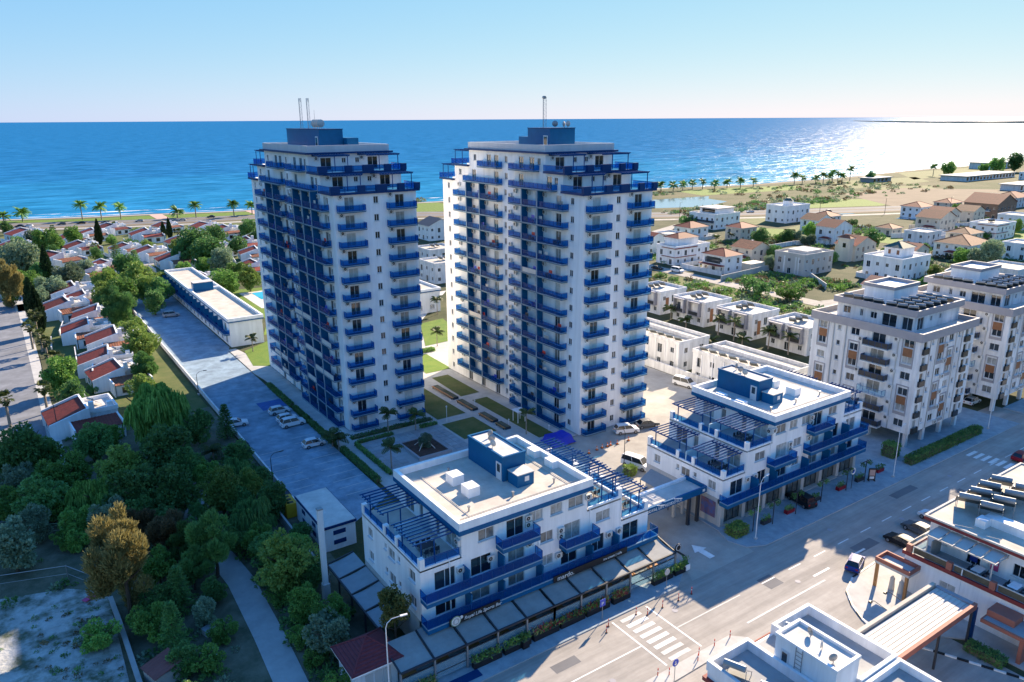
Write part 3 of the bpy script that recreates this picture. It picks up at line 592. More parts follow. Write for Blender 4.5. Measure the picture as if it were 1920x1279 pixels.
T2 = tower('right white apartment tower with blue balconies, behind the entrance drive', 80.3, 96.9, ((11.2,16.0),(30.3,35.3)), (24.2,40.6), (4.0,20.3), (4.0,9.7,14.7,21.5), (4.4,21.6,8.0,25.0), mast2, [(5,1,30.5,35),(9,0,11.5,15.7)])

# ------------------------------------------------------------ low blue and white street blocks
def block(name, label, mirror, grounds):
    T = thing(name, label, 'building', (0,0,0), 0, 'low blue and white street blocks')
    X = (lambda x: 138-x) if mirror else (lambda x: x)
    def bx(nm, mt, x0, y0, z0, x1, y1, z1): return boxpart(nm, mt, T, X(x0), y0, z0, X(x1), y1, z1)
    y0, y1 = 61.0, 75.6; z1, z2, z3, zr = 4.2, 7.25, 10.3, 13.35
    F = Facade(T, (0, y0, 0), 0)
    fu = lambda x, w: (X(x) if not mirror else X(x)-w)           # left u of an item of width w whose design left edge is x
    ws = []                                                     # x,z,w,h,bars,door
    for x in (31.6,): ws += [(x,z2+.12,2.5,2.2,1,1),(x,z1+.12,2.5,2.2,1,1)]
    for x in (36.0,): ws += [(x,z2+.12,2.6,2.2,1,1),(x,z1+.12,2.4,2.2,1,1)]
    ws += [(37.0,z3+1.0,2.0,1.35,1,0),(40.6,z3+.12,2.3,2.2,1,1),(43.6,z3+1.0,1.9,1.35,1,0),(46.6,z3+1.0,1.7,1.35,1,0),(49.2,z3+1.0,2.2,1.35,1,0)]
    ws += [(40.8,z2+.12,2.2,2.2,1,1),(45.2,z2+.95,1.8,1.35,1,0),(48.6,z2+.12,2.4,2.2,1,1),(53.4,z2+.95,2.2,1.35,1,0)]
    ws += [(40.8,z1+.12,2.2,2.2,1,1),(45.3,z1+.95,1.7,1.35,1,0),(48.2,z1+.12,2.4,2.2,1,1),(52.9,z1+.12,1.9,2.2,1,1),(57.8,z1+.12,2.6,2.2,1,1)]
    def hol(lo, hi, xa, xb): return [(X(x) if not mirror else X(x)-w, (X(x)+w) if not mirror else X(x), z, z+h) for x, z, w, h, *_ in ws if lo <= z < hi]
    b = MB()
    def fr(xa, xb, za, zb):
        a, c = sorted((X(xa), X(xb)))
        b.wall((a, y0), (1, 0), (0, -1), c-a, za, zb, [(p-a, q-a, r, s) for p, q, r, s in hol(za, zb, a, c)])
    fr(30, 62, z1, z2); fr(30, 57.5, z2, z3); fr(34.9, 52, z3, zr)
    # side facing -X with windows
    side = []
    if not mirror: xs = 30.0; levels = ((z2, 61, 75.6), (z1, 61, 75.6)); sx_ = 30.0
    else: xs = X(62)
    S = Facade(T, (xs, y1, 0), -pi/2)
    for z in ((z2, z1) if not mirror else (z1,)):
        side += [(1.6,z+.95,1.2,1.2,1),(6.0,z+1.5,.6,.75,0),(7.0,z+.95,1.6,1.3,1),(9.3,z+1.5,.6,.75,0),(12.0,z+.95,1.4,1.3,1)]
    top = z3 if not mirror else z2
    b.wall(S.O, S.U, S.n, y1-y0, z1, top, [(u,u+w,z,z+h) for u,z,w,h,_ in side])
    for u,z,w,h,k in side: S.win(u, z, w, h, k, 'glass_curtain', 'frame', .1)
    if mirror:
        S2 = Facade(T, (X(57.5), y1, 0), -pi/2); sd2 = [(1.5,z2+.1,2.2,2.2,1),(5,z2+.1,.9,2.1,0),(9.0,z2+.1,.9,2.1,0),(11.2,z2+.1,2.4,2.2,1)]
        b.wall(S2.O, S2.U, S2.n, y1-y0, z2, z3, [(u,u+w,z,z+h) for u,z,w,h,_ in sd2])
        for u,z,w,h,k in sd2: S2.win(u, z, w, h, k, 'glass_curtain', 'frame', .1, False, 'terrace_door')
        S3 = Facade(T, (X(52), y1, 0), -pi/2)
    else: S3 = Facade(T, (34.9, y1, 0), -pi/2)
    sd3 = [(1.6,z3+.1,2.2,2.2,1),(5.2,z3+.1,.9,2.1,0),(9.0,z3+.1,.9,2.1,0),(11.2,z3+.1,2.4,2.2,1)]
    b.wall(S3.O, S3.U, S3.n, y1-y0, z3, zr, [(u,u+w,z,z+h) for u,z,w,h,_ in sd3])
    for u,z,w,h,k in sd3: S3.win(u, z, w, h, k, 'glass_curtain', 'frame', .1, False, 'terrace_door')
    for u, z in ((13.7,z3+1.3),): S3.ac(u, z)
    # back and far sides plain
    for xa, xb, za, zb in ((30,62,z1,z2),(30,57.5,z2,z3),(34.9,52,z3,zr)):
        a, c = sorted((X(xa), X(xb))); b.face(((c,y1,za),(a,y1,za),(a,y1,zb),(c,y1,zb))); b.face(((c,y0,za),(c,y1,za),(c,y1,zb),(c,y0,zb)))
        if mirror and False: pass
    b.box(*[v for v in (min(X(30),X(62))+.05,y0+.4,z1-.02,max(X(30),X(62))-.05,y1-.05,z1+.0)])
    part('wall', b, 'white', T)
    for xa, xb, z in ((30,34.9,z3),(52,57.5,z3),(57.5,62,z2)):
        fl = bx('terrace_floor', 'roof_beige' if not mirror else 'concrete', xa, y0, z-.15, xb, y1, z+.02)
    for x, z, w, h, k, d in ws: F.win(fu(x, w), z, w, h, k, 'glass_curtain' if not d else random.choice(['glass_curtain','glass']), 'frame', .1, not d, 'window' if not d else 'balcony_door')
    # terrace parapets: white corner piers, low kerb, blue panels
    def rail(x0_, ya, x1_, yb, z):
        xa, xb = X(x0_), X(x1_); g = obj('terrace_railing', None, T)
        L_ = math.dist((xa,ya),(xb,yb)); n = max(1, round(L_/1.5)); dx, dy = (xb-xa)/L_, (yb-ya)/L_
        k_ = MB(); nx, ny = -dy*.14, dx*.14
        k_.prism([(xa+nx,ya+ny),(xb+nx,yb+ny),(xb-nx,yb-ny),(xa-nx,ya-ny)], z+.021, z+.26); part('kerb', k_, 'white', g)
        r_ = MB()
        for j in range(n+1): px_, py_ = xa+(xb-xa)*j/n, ya+(yb-ya)*j/n; r_.box(px_-.03,py_-.03,z+.262,px_+.03,py_+.03,z+1.15)
        r_.tube((xa,ya,z+1.15),(xb,yb,z+1.15), .04, n=4); part('frame', r_, 'blue_metal', g)
        for j in range(n):
            p, q = (xa+(xb-xa)*(j+.03)/n, ya+(yb-ya)*(j+.03)/n), (xa+(xb-xa)*(j+.97)/n, ya+(yb-ya)*(j+.97)/n)
            part('panel', MB().face(((*p,z+.32),(*q,z+.32),(*q,z+1.08),(*p,z+1.08))), 'rail_glass', g)
    def pier(x, y, z, s=.55): bx('pier', 'white', x-s/2, y-s/2, z+.022, x+s/2, y+s/2, z+1.3)
    def wing(xo, xi, z):                                       # open edge xo, building side xi
        d = 1 if xi > xo else -1
        rail(xo+d*.15, y0+.45, xo+d*.15, 66.2, z); rail(xo+d*.15, 66.9, xo+d*.15, 69.2, z); rail(xo+d*.15, 69.9, xo+d*.15, y1-.45, z); rail(xo+d*.45, y0+.15, xi-d*.2, y0+.15, z)
        for y in (y0+.28, 66.55, 69.55, y1-.28): pier(xo+d*.28, y, z)
        bx('divider', 'clear_panel' if 'clear_panel' in M else (mat('clear_panel', (.42, .60, .68), .3, 0).name), min(xo, xi)+.6, 67.9, z+.05, max(xo, xi)-.1, 68.05, z+1.7)
        a, c = sorted((X(xo+d*.6 - d*1.0), X(xi-d*.05)))
        for ya, yb in ((61.6, 66.8), (69.4, 75.0)): pergola(T, a, c, ya, yb, z+2.7, 9, 'x', 2.68, [(X(xo+d*.7), ya+.4), (X(xo+d*.7), yb-.4), (X((xo*2+xi)/3+d*.6), ya+.4)])
        tb = thing('dining_set', 'dark dining set on the '+('upper ' if z > 9 else 'lower ')+('left' if X(xo) < X(43) else 'right')+' terrace of the '+('right' if mirror else 'left')+' street block', 'table', (X((xo+xi)/2), 64.0, z+.02), 0, 'dining sets on the terraces'); part('table_top', MB().box(-.9,-.45,.70,.9,.45,.75), 'pole_dark', tb)
        for sx2 in (-.8,.8):
            for sy in (-.35,.35): part('leg', MB().box(sx2-.03,sy-.03,0,sx2+.03,sy+.03,.699), 'pole_dark', tb)
        for sx2 in (-.6,.1,.7):
            for sy in (-.85,.85): part('chair', MB().box(sx2-.22,sy-.22,.40,sx2+.22,sy+.22,.46).box(sx2-.22,sy+.2*(1 if sy>0 else -1)-.02,.461,sx2+.22,sy+.2*(1 if sy>0 else -1)+.02,.9).box(sx2-.2,sy-.2,0,sx2-.16,sy-.16,.399).box(sx2+.16,sy+.16,0,sx2+.2,sy+.2,.399).box(sx2-.2,sy+.16,0,sx2-.16,sy+.2,.399).box(sx2+.16,sy-.2,0,sx2+.2,sy-.16,.399), 'pole_dark', tb)
    wing(30, 34.9, z3); wing(57.5, 52, z3); wing(62, 57.5, z2)
    # roof
    ov = .5
    bx('eave', 'blue', 34.9-ov, y0-ov, zr-.3, 52+ov, y1+ov, zr+.22)
    p = MB(); xa, xb = sorted((X(34.9-ov+.05), X(52+ov-.05))); ya, yb = y0-ov+.05, y1+ov-.05; za, zb = zr+.222, zr+1.15; th = .45
    p.box(xa,ya,za,xb,ya+th,zb); p.box(xa,yb-th,za,xb,yb,zb); p.box(xa,ya+th,za,xa+th,yb-th,zb); p.box(xb-th,ya+th,za,xb,yb-th,zb); part('parapet', p, 'white', T)
    boxpart('roof_deck', 'roof_beige' if not mirror else 'roof_white', T, xa+th, ya+th, za, xb-th, yb-th, za+.1)
    zd = za+.102
    cx0 = 44.3 if not mirror else 90.1
    core = boxpart('stair_head', 'blue', T, cx0, 67.2, zd, cx0+3.2, 75.0, zd+2.9)
    c_ = MB(); c_.box(cx0-.06,67.14,zd+2.903,cx0+3.26,67.4,zd+3.15); c_.box(cx0-.06,74.8,zd+2.903,cx0+3.26,75.06,zd+3.15); c_.box(cx0-.06,67.4,zd+2.903,cx0+.18,74.8,zd+3.15); c_.box(cx0+3.02,67.4,zd+2.903,cx0+3.26,74.8,zd+3.15); part('coping', c_, 'blue', core)
    boxpart('coping_floor', 'roof_white', core, cx0+.18, 67.4, zd+2.903, cx0+3.02, 74.8, zd+2.96)
    boxpart('door', 'frame', core, cx0-.06, 67.5, zd+.02, cx0-.003, 68.6, zd+2.2); boxpart('door_glass', 'glass', core, cx0-.09, 67.75, zd+1.0, cx0-.062, 68.35, zd+2.0)
    tk = boxpart('tank_box', 'blue', T, cx0+.5, 64.9, zd, cx0+2.8, 66.9, zd+1.5); boxpart('lid', 'roof_white', tk, cx0+.45, 64.85, zd+1.503, cx0+2.85, 66.95, zd+1.6); boxpart('hatch', 'frame', tk, cx0+1.5, 64.86, zd+.6, cx0+2.1, 64.897, zd+1.2)
    for (x, y) in (((38.9,66.0),(38.9,69.5)) if not mirror else ((96.4,65.3),(96.6,69.3))): boxpart('roof_hatch', 'white', T, x, y, zd, x+1.5, y+1.7, zd+1.15)
    for y in (66.5, 70.2): boxpart('parapet_box', 'white', T, *( (51.0,y,zd,52.0,y+1.6,zb+.12) if not mirror else (86.0,y,zd,86.9,y+1.6,zb+.12) ))
    for j, (xa_, ya_, xb_, yb_) in enumerate(((xa+1.2,62.5,xb-1.0,62.5),(xa+2.5,62.5,xa+2.5,74.0),(xb-2.2,62.5,xb-2.2,73.0))): part('roof_pipe', MB().tube((xa_,ya_,zd+.09),(xb_,yb_,zd+.09), .045, n=5), 'grey_wall', T)
    for k in range(5): part('roof_vent', MB().tube((xa+3+k*2.9,63.6+(k%2)*9.5,zd),(xa+3+k*2.9,63.6+(k%2)*9.5,zd+.5), .1, n=8).tube((xa+3+k*2.9,63.6+(k%2)*9.5,zd+.5),(xa+3+k*2.9,63.6+(k%2)*9.5,zd+.62), .18, n=8), 'metal', T)
    for k in range(3): dish(core, cx0+.8+.7*k, 70.5+1.4*k, zd+2.97, .45, rad(-70+40*k), 'antenna', 'metal' if k else 'canvas_white')
    # balconies on the street front
    def bal(x, z, ln, dp=1.35, th=.28): balcony(F, fu(x, ln), z, ln, dp, th, mt='blue')
    bal(29.9, z1+.05, 32.6, 1.45, .6); bal(29.9, z2+.03, 14.6, 1.4, .55); bal(47.9, z2+.03, 5.0, 1.4, .55); bal(39.2, z3+.03, 5.0, 1.4, .55)
    for x, z in ((35.0,z2),(44.6,z1),(35.2,z1),(56.0,z1),(39.4,z2),(39.4,z1),(51.9,z1)): 
        a = fu(x, .16); obj('partition', cached('blkfin', lambda: MB().box(0,-1.3,0,.16,-.003,2.0).mesh('partition', 'blue')), T, (a, y0, z+.06))
    for x, z in ((34.2,z2+1.4),(38.0,z2+1.4),(43.0,z3+1.6),(43.0,z3+.8),(47.6,z2+1.6),(47.6,z2+.85),(47.3,z1+1.5),(55.0,z1+1.6),(56.6,z1+1.6),(43.2,z2+1.4),(51.6,z3+1.6)): F.ac(fu(x, .85), z)
    for x in (33.4, 44.9, 52.4, 57.3): obj('downpipe', cached('dp', lambda: MB().box(-.05,-.1,0,.05,0,6.0).mesh('downpipe', 'white')), T, (X(x), y0-.003, z1+.1))
    # ground floor shops
    xa, xb = sorted((X(30), X(62)))
    g = MB(); cols = [xa+.35+(xb-xa-.7)*k/7 for k in range(8)]
    for c in cols: boxpart('column', 'grey_wall', T, c-.35, y0-.02, .14, c+.35, y0+.7, z1-.05)
    boxpart('lintel', 'grey_wall', T, xa, y0+.1, 3.5, xb, y0+.6, z1-.06)
    for c, d in zip(cols, cols[1:]):
        sh = obj('shopfront', None, T); boxpart('pane', 'shop_glass' if 'shop_glass' in M else mat('shop_glass', (.03, .05, .06), .08, .6, .9, col2=(.16, .17, .15), spec=.7).name, sh, c+.36, y0+.55, .2, d-.36, y0+.6, 3.49)
        f_ = MB(); w_ = d-c-.72
        for k in range(4): f_.box(c+.36+w_*k/3-.04, y0+.48, .2, c+.36+w_*k/3+.04, y0+.549, 3.49)
        f_.box(c+.4,y0+.48,2.6,d-.4,y0+.545,2.7); part('frame', f_, 'frame_dark', sh); boxpart('step', 'walk', sh, c+.36, y0-.3, .14, d-.36, y0+.47, .24)
    boxpart('rear_wall', 'grey_wall', T, xa, y0+.65, .1, xb, y1, z1-.03)
    return T
C1 = block('commercial_building', 'low white block with beige roof deck, above the row of cafe awnings', False, None)
C2 = block('commercial_building', 'low white block with white roof deck and shops, beside the entrance gate', True, None)
# ------------------------------------------------------------ cafe terraces, signs, gate
def awning(label, xs, y0, y1, z0, z1, beam='pole_dark', cloth='canvas', group=None, alongy=False):
    T = thing('terrace_awning', label, 'awning', (0,0,0), 0, group)
    for a, b in zip(xs, xs[1:]):
        n = 5; p = MB()
        for j in range(n):
            f, g = j/n, (j+1)/n; sag = lambda t: -.12*sin(pi*t)
            A = lambda x, t: (x, y0+(y1-y0)*t, z0+(z1-z0)*t+sag(t)) if not alongy else (y0+(y1-y0)*t, x, z0+(z1-z0)*t+sag(t))
            q = [A(a+.12, f), A(b-.12, f), A(b-.12, g), A(a+.12, g)]; p.face(q); p.face([(v[0],v[1],v[2]-.03) for v in reversed(q)])
        part('canopy_panel', p, cloth, T)
    for x in xs:
        P0, P1 = ((x,y0,z0+.03),(x,y1,z1+.03)) if not alongy else ((y0,x,z0+.03),(y1,x,z1+.03))
        part('beam', MB().tube(P0, P1, .11, n=4), beam, T); part('post', MB().box(P0[0]-.09,P0[1]-.09,.1,P0[0]+.09,P0[1]+.09,z0+.02), 'metal' if not alongy else 'pole_dark', T)
    e = ((xs[0],y0,z0),(xs[-1],y0,z0)) if not alongy else ((y0,xs[0],z0),(y0,xs[-1],z0))
    part('front_beam', MB().tube(*e, .13, n=4), beam, T)
    return T
xs = [25.4+3.76*k for k in range(11)]
A1 = awning('row of dark framed awnings over the sports bar terrace, left half', xs[:6], 56.9, 60.9, 2.9, 3.75); A2 = awning('row of awnings over the ice cream cafe terrace, right half by drive', xs[5:], 56.9, 60.9, 2.9, 3.75)
for T_, rng in ((A1, range(0, 5)), (A2, range(5, 10))):
    for k in rng:
        x = xs[k]; w_ = part('wind_screen', MB().box(x+.12,57.0,.35,x+3.64,57.03,2.1), 'clear_glass', T_); part('rail', MB().box(x+.1,56.96,2.1,x+3.66,57.06,2.2).box(x+.1,56.96,1.0,x+3.66,57.06,1.06), 'pole_dark', T_)
        tb = thing('cafe_table', 'wooden table under the '+['first','second','third','fourth','fifth','sixth','seventh','eighth','ninth','tenth'][k]+' awning from the hut', 'table', (x+.9,58.6,.14), 0, 'tables under the awnings'); part('table_top', MB().box(0,0,.58,1.7,1.0,.64), 'wood', tb); part('leg', MB().box(.8,.4,0,.9,.6,.579), 'wood', tb)
awning('side awnings with grey panels beside the left street block', [64.2+3.7*k for k in range(5)], 26.5, 29.9, 2.9, 3.5, 'pole_dark', 'canvas_grey', None, True)
ct = thing('canopy_lamp', 'round black hanging sign at the right end of the cafe terrace', 'sign', (63.6,57.1,3.3)); part('disc', MB().tube((0,-.06,0),(0,.06,0), .5, n=16), 'black', ct); part('ring', MB().tube((0,-.09,0),(0,-.063,0), .42, n=16), 'paint', ct); part('inner', MB().tube((0,-.11,0),(0,-.092,0), .34, n=16), 'black', ct)
# sign boards on the balcony fascia
s1 = thing('sports_bar_sign', 'black sports bar sign with round emblem on the balcony edge', 'sign', (32.3,59.42,3.75)); part('board', MB().box(0,-.08,0,6.3,0,.82), 'black', s1)
em = part('emblem', MB().tube((.75,-.12,.42),(.75,-.083,.42), .62, n=20), 'leaf_olive', s1); part('emblem_ring', MB().tube((.75,-.14,.42),(.75,-.121,.42), .52, n=20), 'paint', em); part('emblem_core', MB().tube((.75,-.16,.42),(.75,-.141,.42), .40, n=20), 'grey_wall', em); part('shield', MB().prism([(.55,.2),(.95,.2),(.95,.5),(.75,.7),(.55,.5)], .16, .18), 'paint', em).rotation_euler = (pi/2, 0, 0)
part('ball', MB().tube((1.42,-.12,.66),(1.42,-.085,.66), .2, n=14), 'paint', s1)
text('Royal Life Sports Bar', .55, 'paint', s1, (1.75,-.10,.2), (pi/2,0,0), .25)
s2 = thing('cafe_sign', 'long black cafe sign with white lettering above the awnings', 'sign', (45.9,59.42,3.75)); part('board', MB().box(0,-.08,0,11.2,0,.82), 'black', s2)
text('mardo.', .86, 'paint', s2, (.5,-.10,.14), (pi/2,0,0)); text('ice cream | cafe', .46, 'paint', s2, (7.4,-.10,.26), (pi/2,0,0))
gt = thing('entrance_gate_canopy', 'flat white entrance canopy with blue lettered fascia between the two street blocks', 'canopy')
boxpart('roof', 'roof_white', gt, 62.6, 63.9, 4.7, 75.7, 67.3, 4.85); g_ = MB(); g_.box(62.6,63.6,4.45,75.9,63.89,5.35); g_.box(75.71,63.89,4.45,76.0,67.6,5.35); part('fascia', g_, 'blue', gt); boxpart('rear_beam', 'white', gt, 62.6, 67.31, 4.45, 75.7, 67.7, 5.2)
for x in (72.8, 74.6): boxpart('column', 'pole_dark', gt, x, 63.9, .05, x+.4, 64.3, 4.69); boxpart('column', 'grey_wall', gt, x, 66.6, .05, x+.4, 67.0, 4.69)
text('ROYAL LIFE RESIDENCE', .62, 'paint', gt, (64.4,63.57,4.66), (pi/2,0,0)); boxpart('lamp_box', 'paint', gt, 75.0, 63.52, 4.75, 75.45, 63.57, 5.1)
for x in (66.2, 69.4): part('flag_pole', MB().tube((x,63.5,5.4),(x+.3,62.4,5.9), .05, n=5), 'pole_white', gt)
bn = thing('banner', 'colourful printed banner on the side of the right street block', 'banner', (75.9,61.9,1.2)); part('print', MB().box(-.03,0,0,0,2.6,2.4), 'banner_print' if 'banner_print' in M else mat('banner_print', (.02, .14, .40), .5, .3, 1.1, col2=(.30, .10, .04)).name, bn)
aw = thing('side_awning', 'grey sloping awning on the drive side of the right street block', 'awning', (0,0,0)); part('cloth', MB().face(((76,68.2,3.6),(76,74.6,3.6),(73.6,74.4,2.6),(73.6,68.4,2.6))).face(((73.6,68.4,2.58),(73.6,74.4,2.58),(76,74.6,3.58),(76,68.2,3.58))), 'canvas_grey', aw)
for y in (68.5, 74.3): part('post', MB().box(73.6,y-.05,.1,73.7,y+.05,2.6), 'pole_dark', aw)
mp_ = thing('mast_pole', 'tall square white mast beside the left awnings', 'pole', (25.1,75.9,0)); part('shaft', MB().prism([(-.28,-.28),(.28,-.28),(.28,.28),(-.28,.28)], 2.6, 12.2), 'pole_white', mp_); part('base', MB().box(-.4,-.4,0,.4,.4,2.6), 'grey_wall', mp_); part('cap', MB().box(-.32,-.32,12.2,.32,.32,12.35), 'metal', mp_)
# transformer house
th = thing('utility_building', 'small white utility building with blue band and blue louvres', 'building', (28.8,86.2,0)); boxpart('wall', 'white', th, 0,0,0,4.4,10.6,3.3); boxpart('roof_band', 'blue_dark', th, -.15,-.15,3.302,4.55,10.75,3.65); boxpart('roof', 'roof_white', th, -.05,-.05,3.652,4.45,10.65,3.70)
for y in (3.0, 7.0):
    for z in (.8, 2.2): boxpart('louvre', 'blue_dark', th, -.06, y, z, -.003, y+1.2, z+.6)
for z in (.8, 2.2): boxpart('louvre', 'blue_dark', th, 1.3, -.06, z, 3.0, -.003, z+.6)
yw = thing('yellow_skip', 'yellow metal cabinet beside the utility building', 'cabinet', (27.6,97.6,0)); boxpart('body', 'yellow', yw, 0,0,.1,1.6,3.2,2.2); 
for y in (.3, 1.3, 2.3): boxpart('door', 'yellow', yw, -.05, y, .3, -.003, y+.8, 2.0); boxpart('vent', 'black', yw, .3, y, 2.203, 1.2, y+.6, 2.22)
# hut with tiled pyramid roof
def pyramid(x0,y0,x1,y1,z,h,ov,ridge=0.):
    b = MB(); x0-=ov; y0-=ov; x1+=ov; y1+=ov; cx, cy = (x0+x1)/2, (y0+y1)/2
    if x1-x0 >= y1-y0: a, c = (x0+(y1-y0)/2, cy, z+h), (x1-(y1-y0)/2, cy, z+h)
    else: a, c = (cx, y0+(x1-x0)/2, z+h), (cx, y1-(x1-x0)/2, z+h)
    p = [(x0,y0,z),(x1,y0,z),(x1,y1,z),(x0,y1,z)]
    if x1-x0 >= y1-y0: fs = [[p[0],p[1],c,a],[p[1],p[2],c],[p[2],p[3],a,c],[p[3],p[0],a]]
    else: fs = [[p[0],p[1],a],[p[1],p[2],c,a],[p[2],p[3],c],[p[3],p[0],a,c]]
    for f in fs: b.face(f)
    b.face([(x,y,z-.02) for x,y,_ in reversed(p)])
    for f0, f1 in ((p[0],a),(p[3],a if x1-x0>=y1-y0 else c),(p[1],c if x1-x0>=y1-y0 else a),(p[2],c),(a,c)):
        if math.dist(f0, f1) > .2: b.tube((f0[0],f0[1],f0[2]+.02),(f1[0],f1[1],f1[2]+.02), .09, n=5)
    b.box(x0,y0,z-.16,x1,y0+.06,z-.021,1); b.box(x0,y0+.06,z-.16,x0+.06,y1,z-.021,1); b.box(x1-.06,y0+.06,z-.16,x1,y1,z-.021,1)
    return b
hu = thing('hut', 'small white hut with dark red pyramid roof at the street corner', 'hut', (21.7,59.2,0)); boxpart('wall', 'white_old', hu, 0,0,0,4.4,4.4,3.1); part('roof', pyramid(0,0,4.4,4.4,3.2,1.9,.55), ['tile_dark','white'], hu)
tl = MB()
for k in range(9):
    t = k/9; z = 3.2+1.9*t+.05; r = 2.75*(1-t); tl.box(2.2-r,2.2-r-.03,z-.04,2.2+r,2.2-r+.06,z+.03); tl.box(2.2-r-.03,2.2-r+.06,z-.04,2.2-r+.06,2.2+r,z+.03)
part('tile_course', tl, 'tile_dark', hu)
for x in (1.0, 2.0, 2.9): boxpart('door', 'grey_wall', hu, x, -.05, .1, x+.8, -.003, 2.4)
# ------------------------------------------------------------ long low block by the car park
def ring_parapet(xa, ya, xb, yb, za, zb, th=.4):
    p = MB(); p.box(xa,ya,za,xb,ya+th,zb); p.box(xa,yb-th,za,xb,yb,zb); p.box(xa,ya+th,za,xa+th,yb-th,zb); p.box(xb-th,ya+th,za,xb,yb-th,zb); return p
lb = thing('hotel_annex', 'long low white building with blue balconies along the car park', 'building', (44.0,189.5,0))
LF = Facade(lb, (0, 78, 0), -pi/2); ww = []
for k in range(17):
    for z in (.4, 3.5): ww.append((1.2+4.5*k, z, 1.8, 2.1))
b = MB(); b.wall(LF.O, LF.U, LF.n, 78, 0, 6.3, [(u,u+w,z,z+h) for u,z,w,h in ww]); b.face(((0,0,0),(8.2,0,0),(8.2,0,6.3),(0,0,6.3))); b.face(((8.2,0,0),(8.2,78,0),(8.2,78,6.3),(8.2,0,6.3))); b.face(((8.2,78,0),(0,78,0),(0,78,6.3),(8.2,78,6.3))); part('wall', b, 'white', lb)
for u,z,w,h in ww: LF.win(u, z, w, h, 1, random.choice(['glass_curtain','glass']), 'frame', .1, False, 'balcony_door')
for k in range(8): balcony(LF, 1.0+9.6*k, 3.35, 9.4, 1.3, .3, mt='blue')
for k in range(16): LF.item('partition', cached('annfin', lambda: MB().box(0,-1.28,0,.15,-.003,2.6).mesh('partition', 'blue')), 1.0+4.7*k, 3.36)
boxpart('eave', 'blue', lb, -.35, -.35, 6.302, 8.55, 78.3, 6.6)
for ya, yb, xo in ((-.3,41.8,0),(42,78.2,-.0)):
    part('parapet', ring_parapet(-.3, ya, 8.5, yb, 6.602, 7.4, .45), 'white', lb); boxpart('roof_deck', 'roof_beige', lb, .15, ya+.45, 6.602, 8.05, yb-.45, 6.7)
sh = boxpart('stair_head', 'blue', lb, .8, 40.4, 6.702, 6.2, 43.6, 9.2); boxpart('coping', 'roof_white', sh, .7, 40.3, 9.203, 6.3, 43.7, 9.35); boxpart('door', 'frame', sh, .74, 41.2, 6.75, .797, 42.2, 8.8)
wh = thing('pool_hall', 'plain white low hall with blue eave between the towers', 'building', (92,192,0)); boxpart('wall', 'white', wh, 0,0,0,13,16,6.2); boxpart('eave', 'blue', wh, -.3,-.3,6.202,13.3,16.3,6.5); part('parapet', ring_parapet(-.25,-.25,13.25,16.25,6.502,7.2), 'white', wh); boxpart('roof_deck', 'roof_beige', wh, .16,.16,6.502,12.84,15.84,6.6); WF = Facade(wh, (0,0,0), 0)
for u in (1.5, 5.5, 9.5): WF.win(u, 1.0, 1.6, 1.4, 1, 'glass', 'frame', -.03)
# ------------------------------------------------------------ solar water heaters
def m_solar():
    def mk():
        b = MB(); b.face(((-.9,0,.35),(.9,0,.35),(.9,1.4,1.35),(-.9,1.4,1.35)), 0); b.face(((-.9,1.4,1.33),(.9,1.4,1.33),(.9,0,.33),(-.9,0,.33)), 2)
        b.tube((-.75,1.55,1.55),(.75,1.55,1.55), .24, n=10, m=1)
        for x in (-.8,.8): b.tube((x,.02,0),(x,.02,.35), .03, n=4, m=1); b.tube((x,1.5,0),(x,1.5,1.4), .03, n=4, m=1)
        return b.mesh('solar_water_heater', ['solar', 'tank', 'solar_back' if 'solar_back' in M else mat('solar_back', (.05, .07, .08), .5, .2).name])
    return cached('solar', mk)
def solar(parent, x, y, z, rz=pi, sc=1.): return obj('solar_water_heater', m_solar(), parent, (x, y, z), rad(114)+random.uniform(-.06,.06), sc)
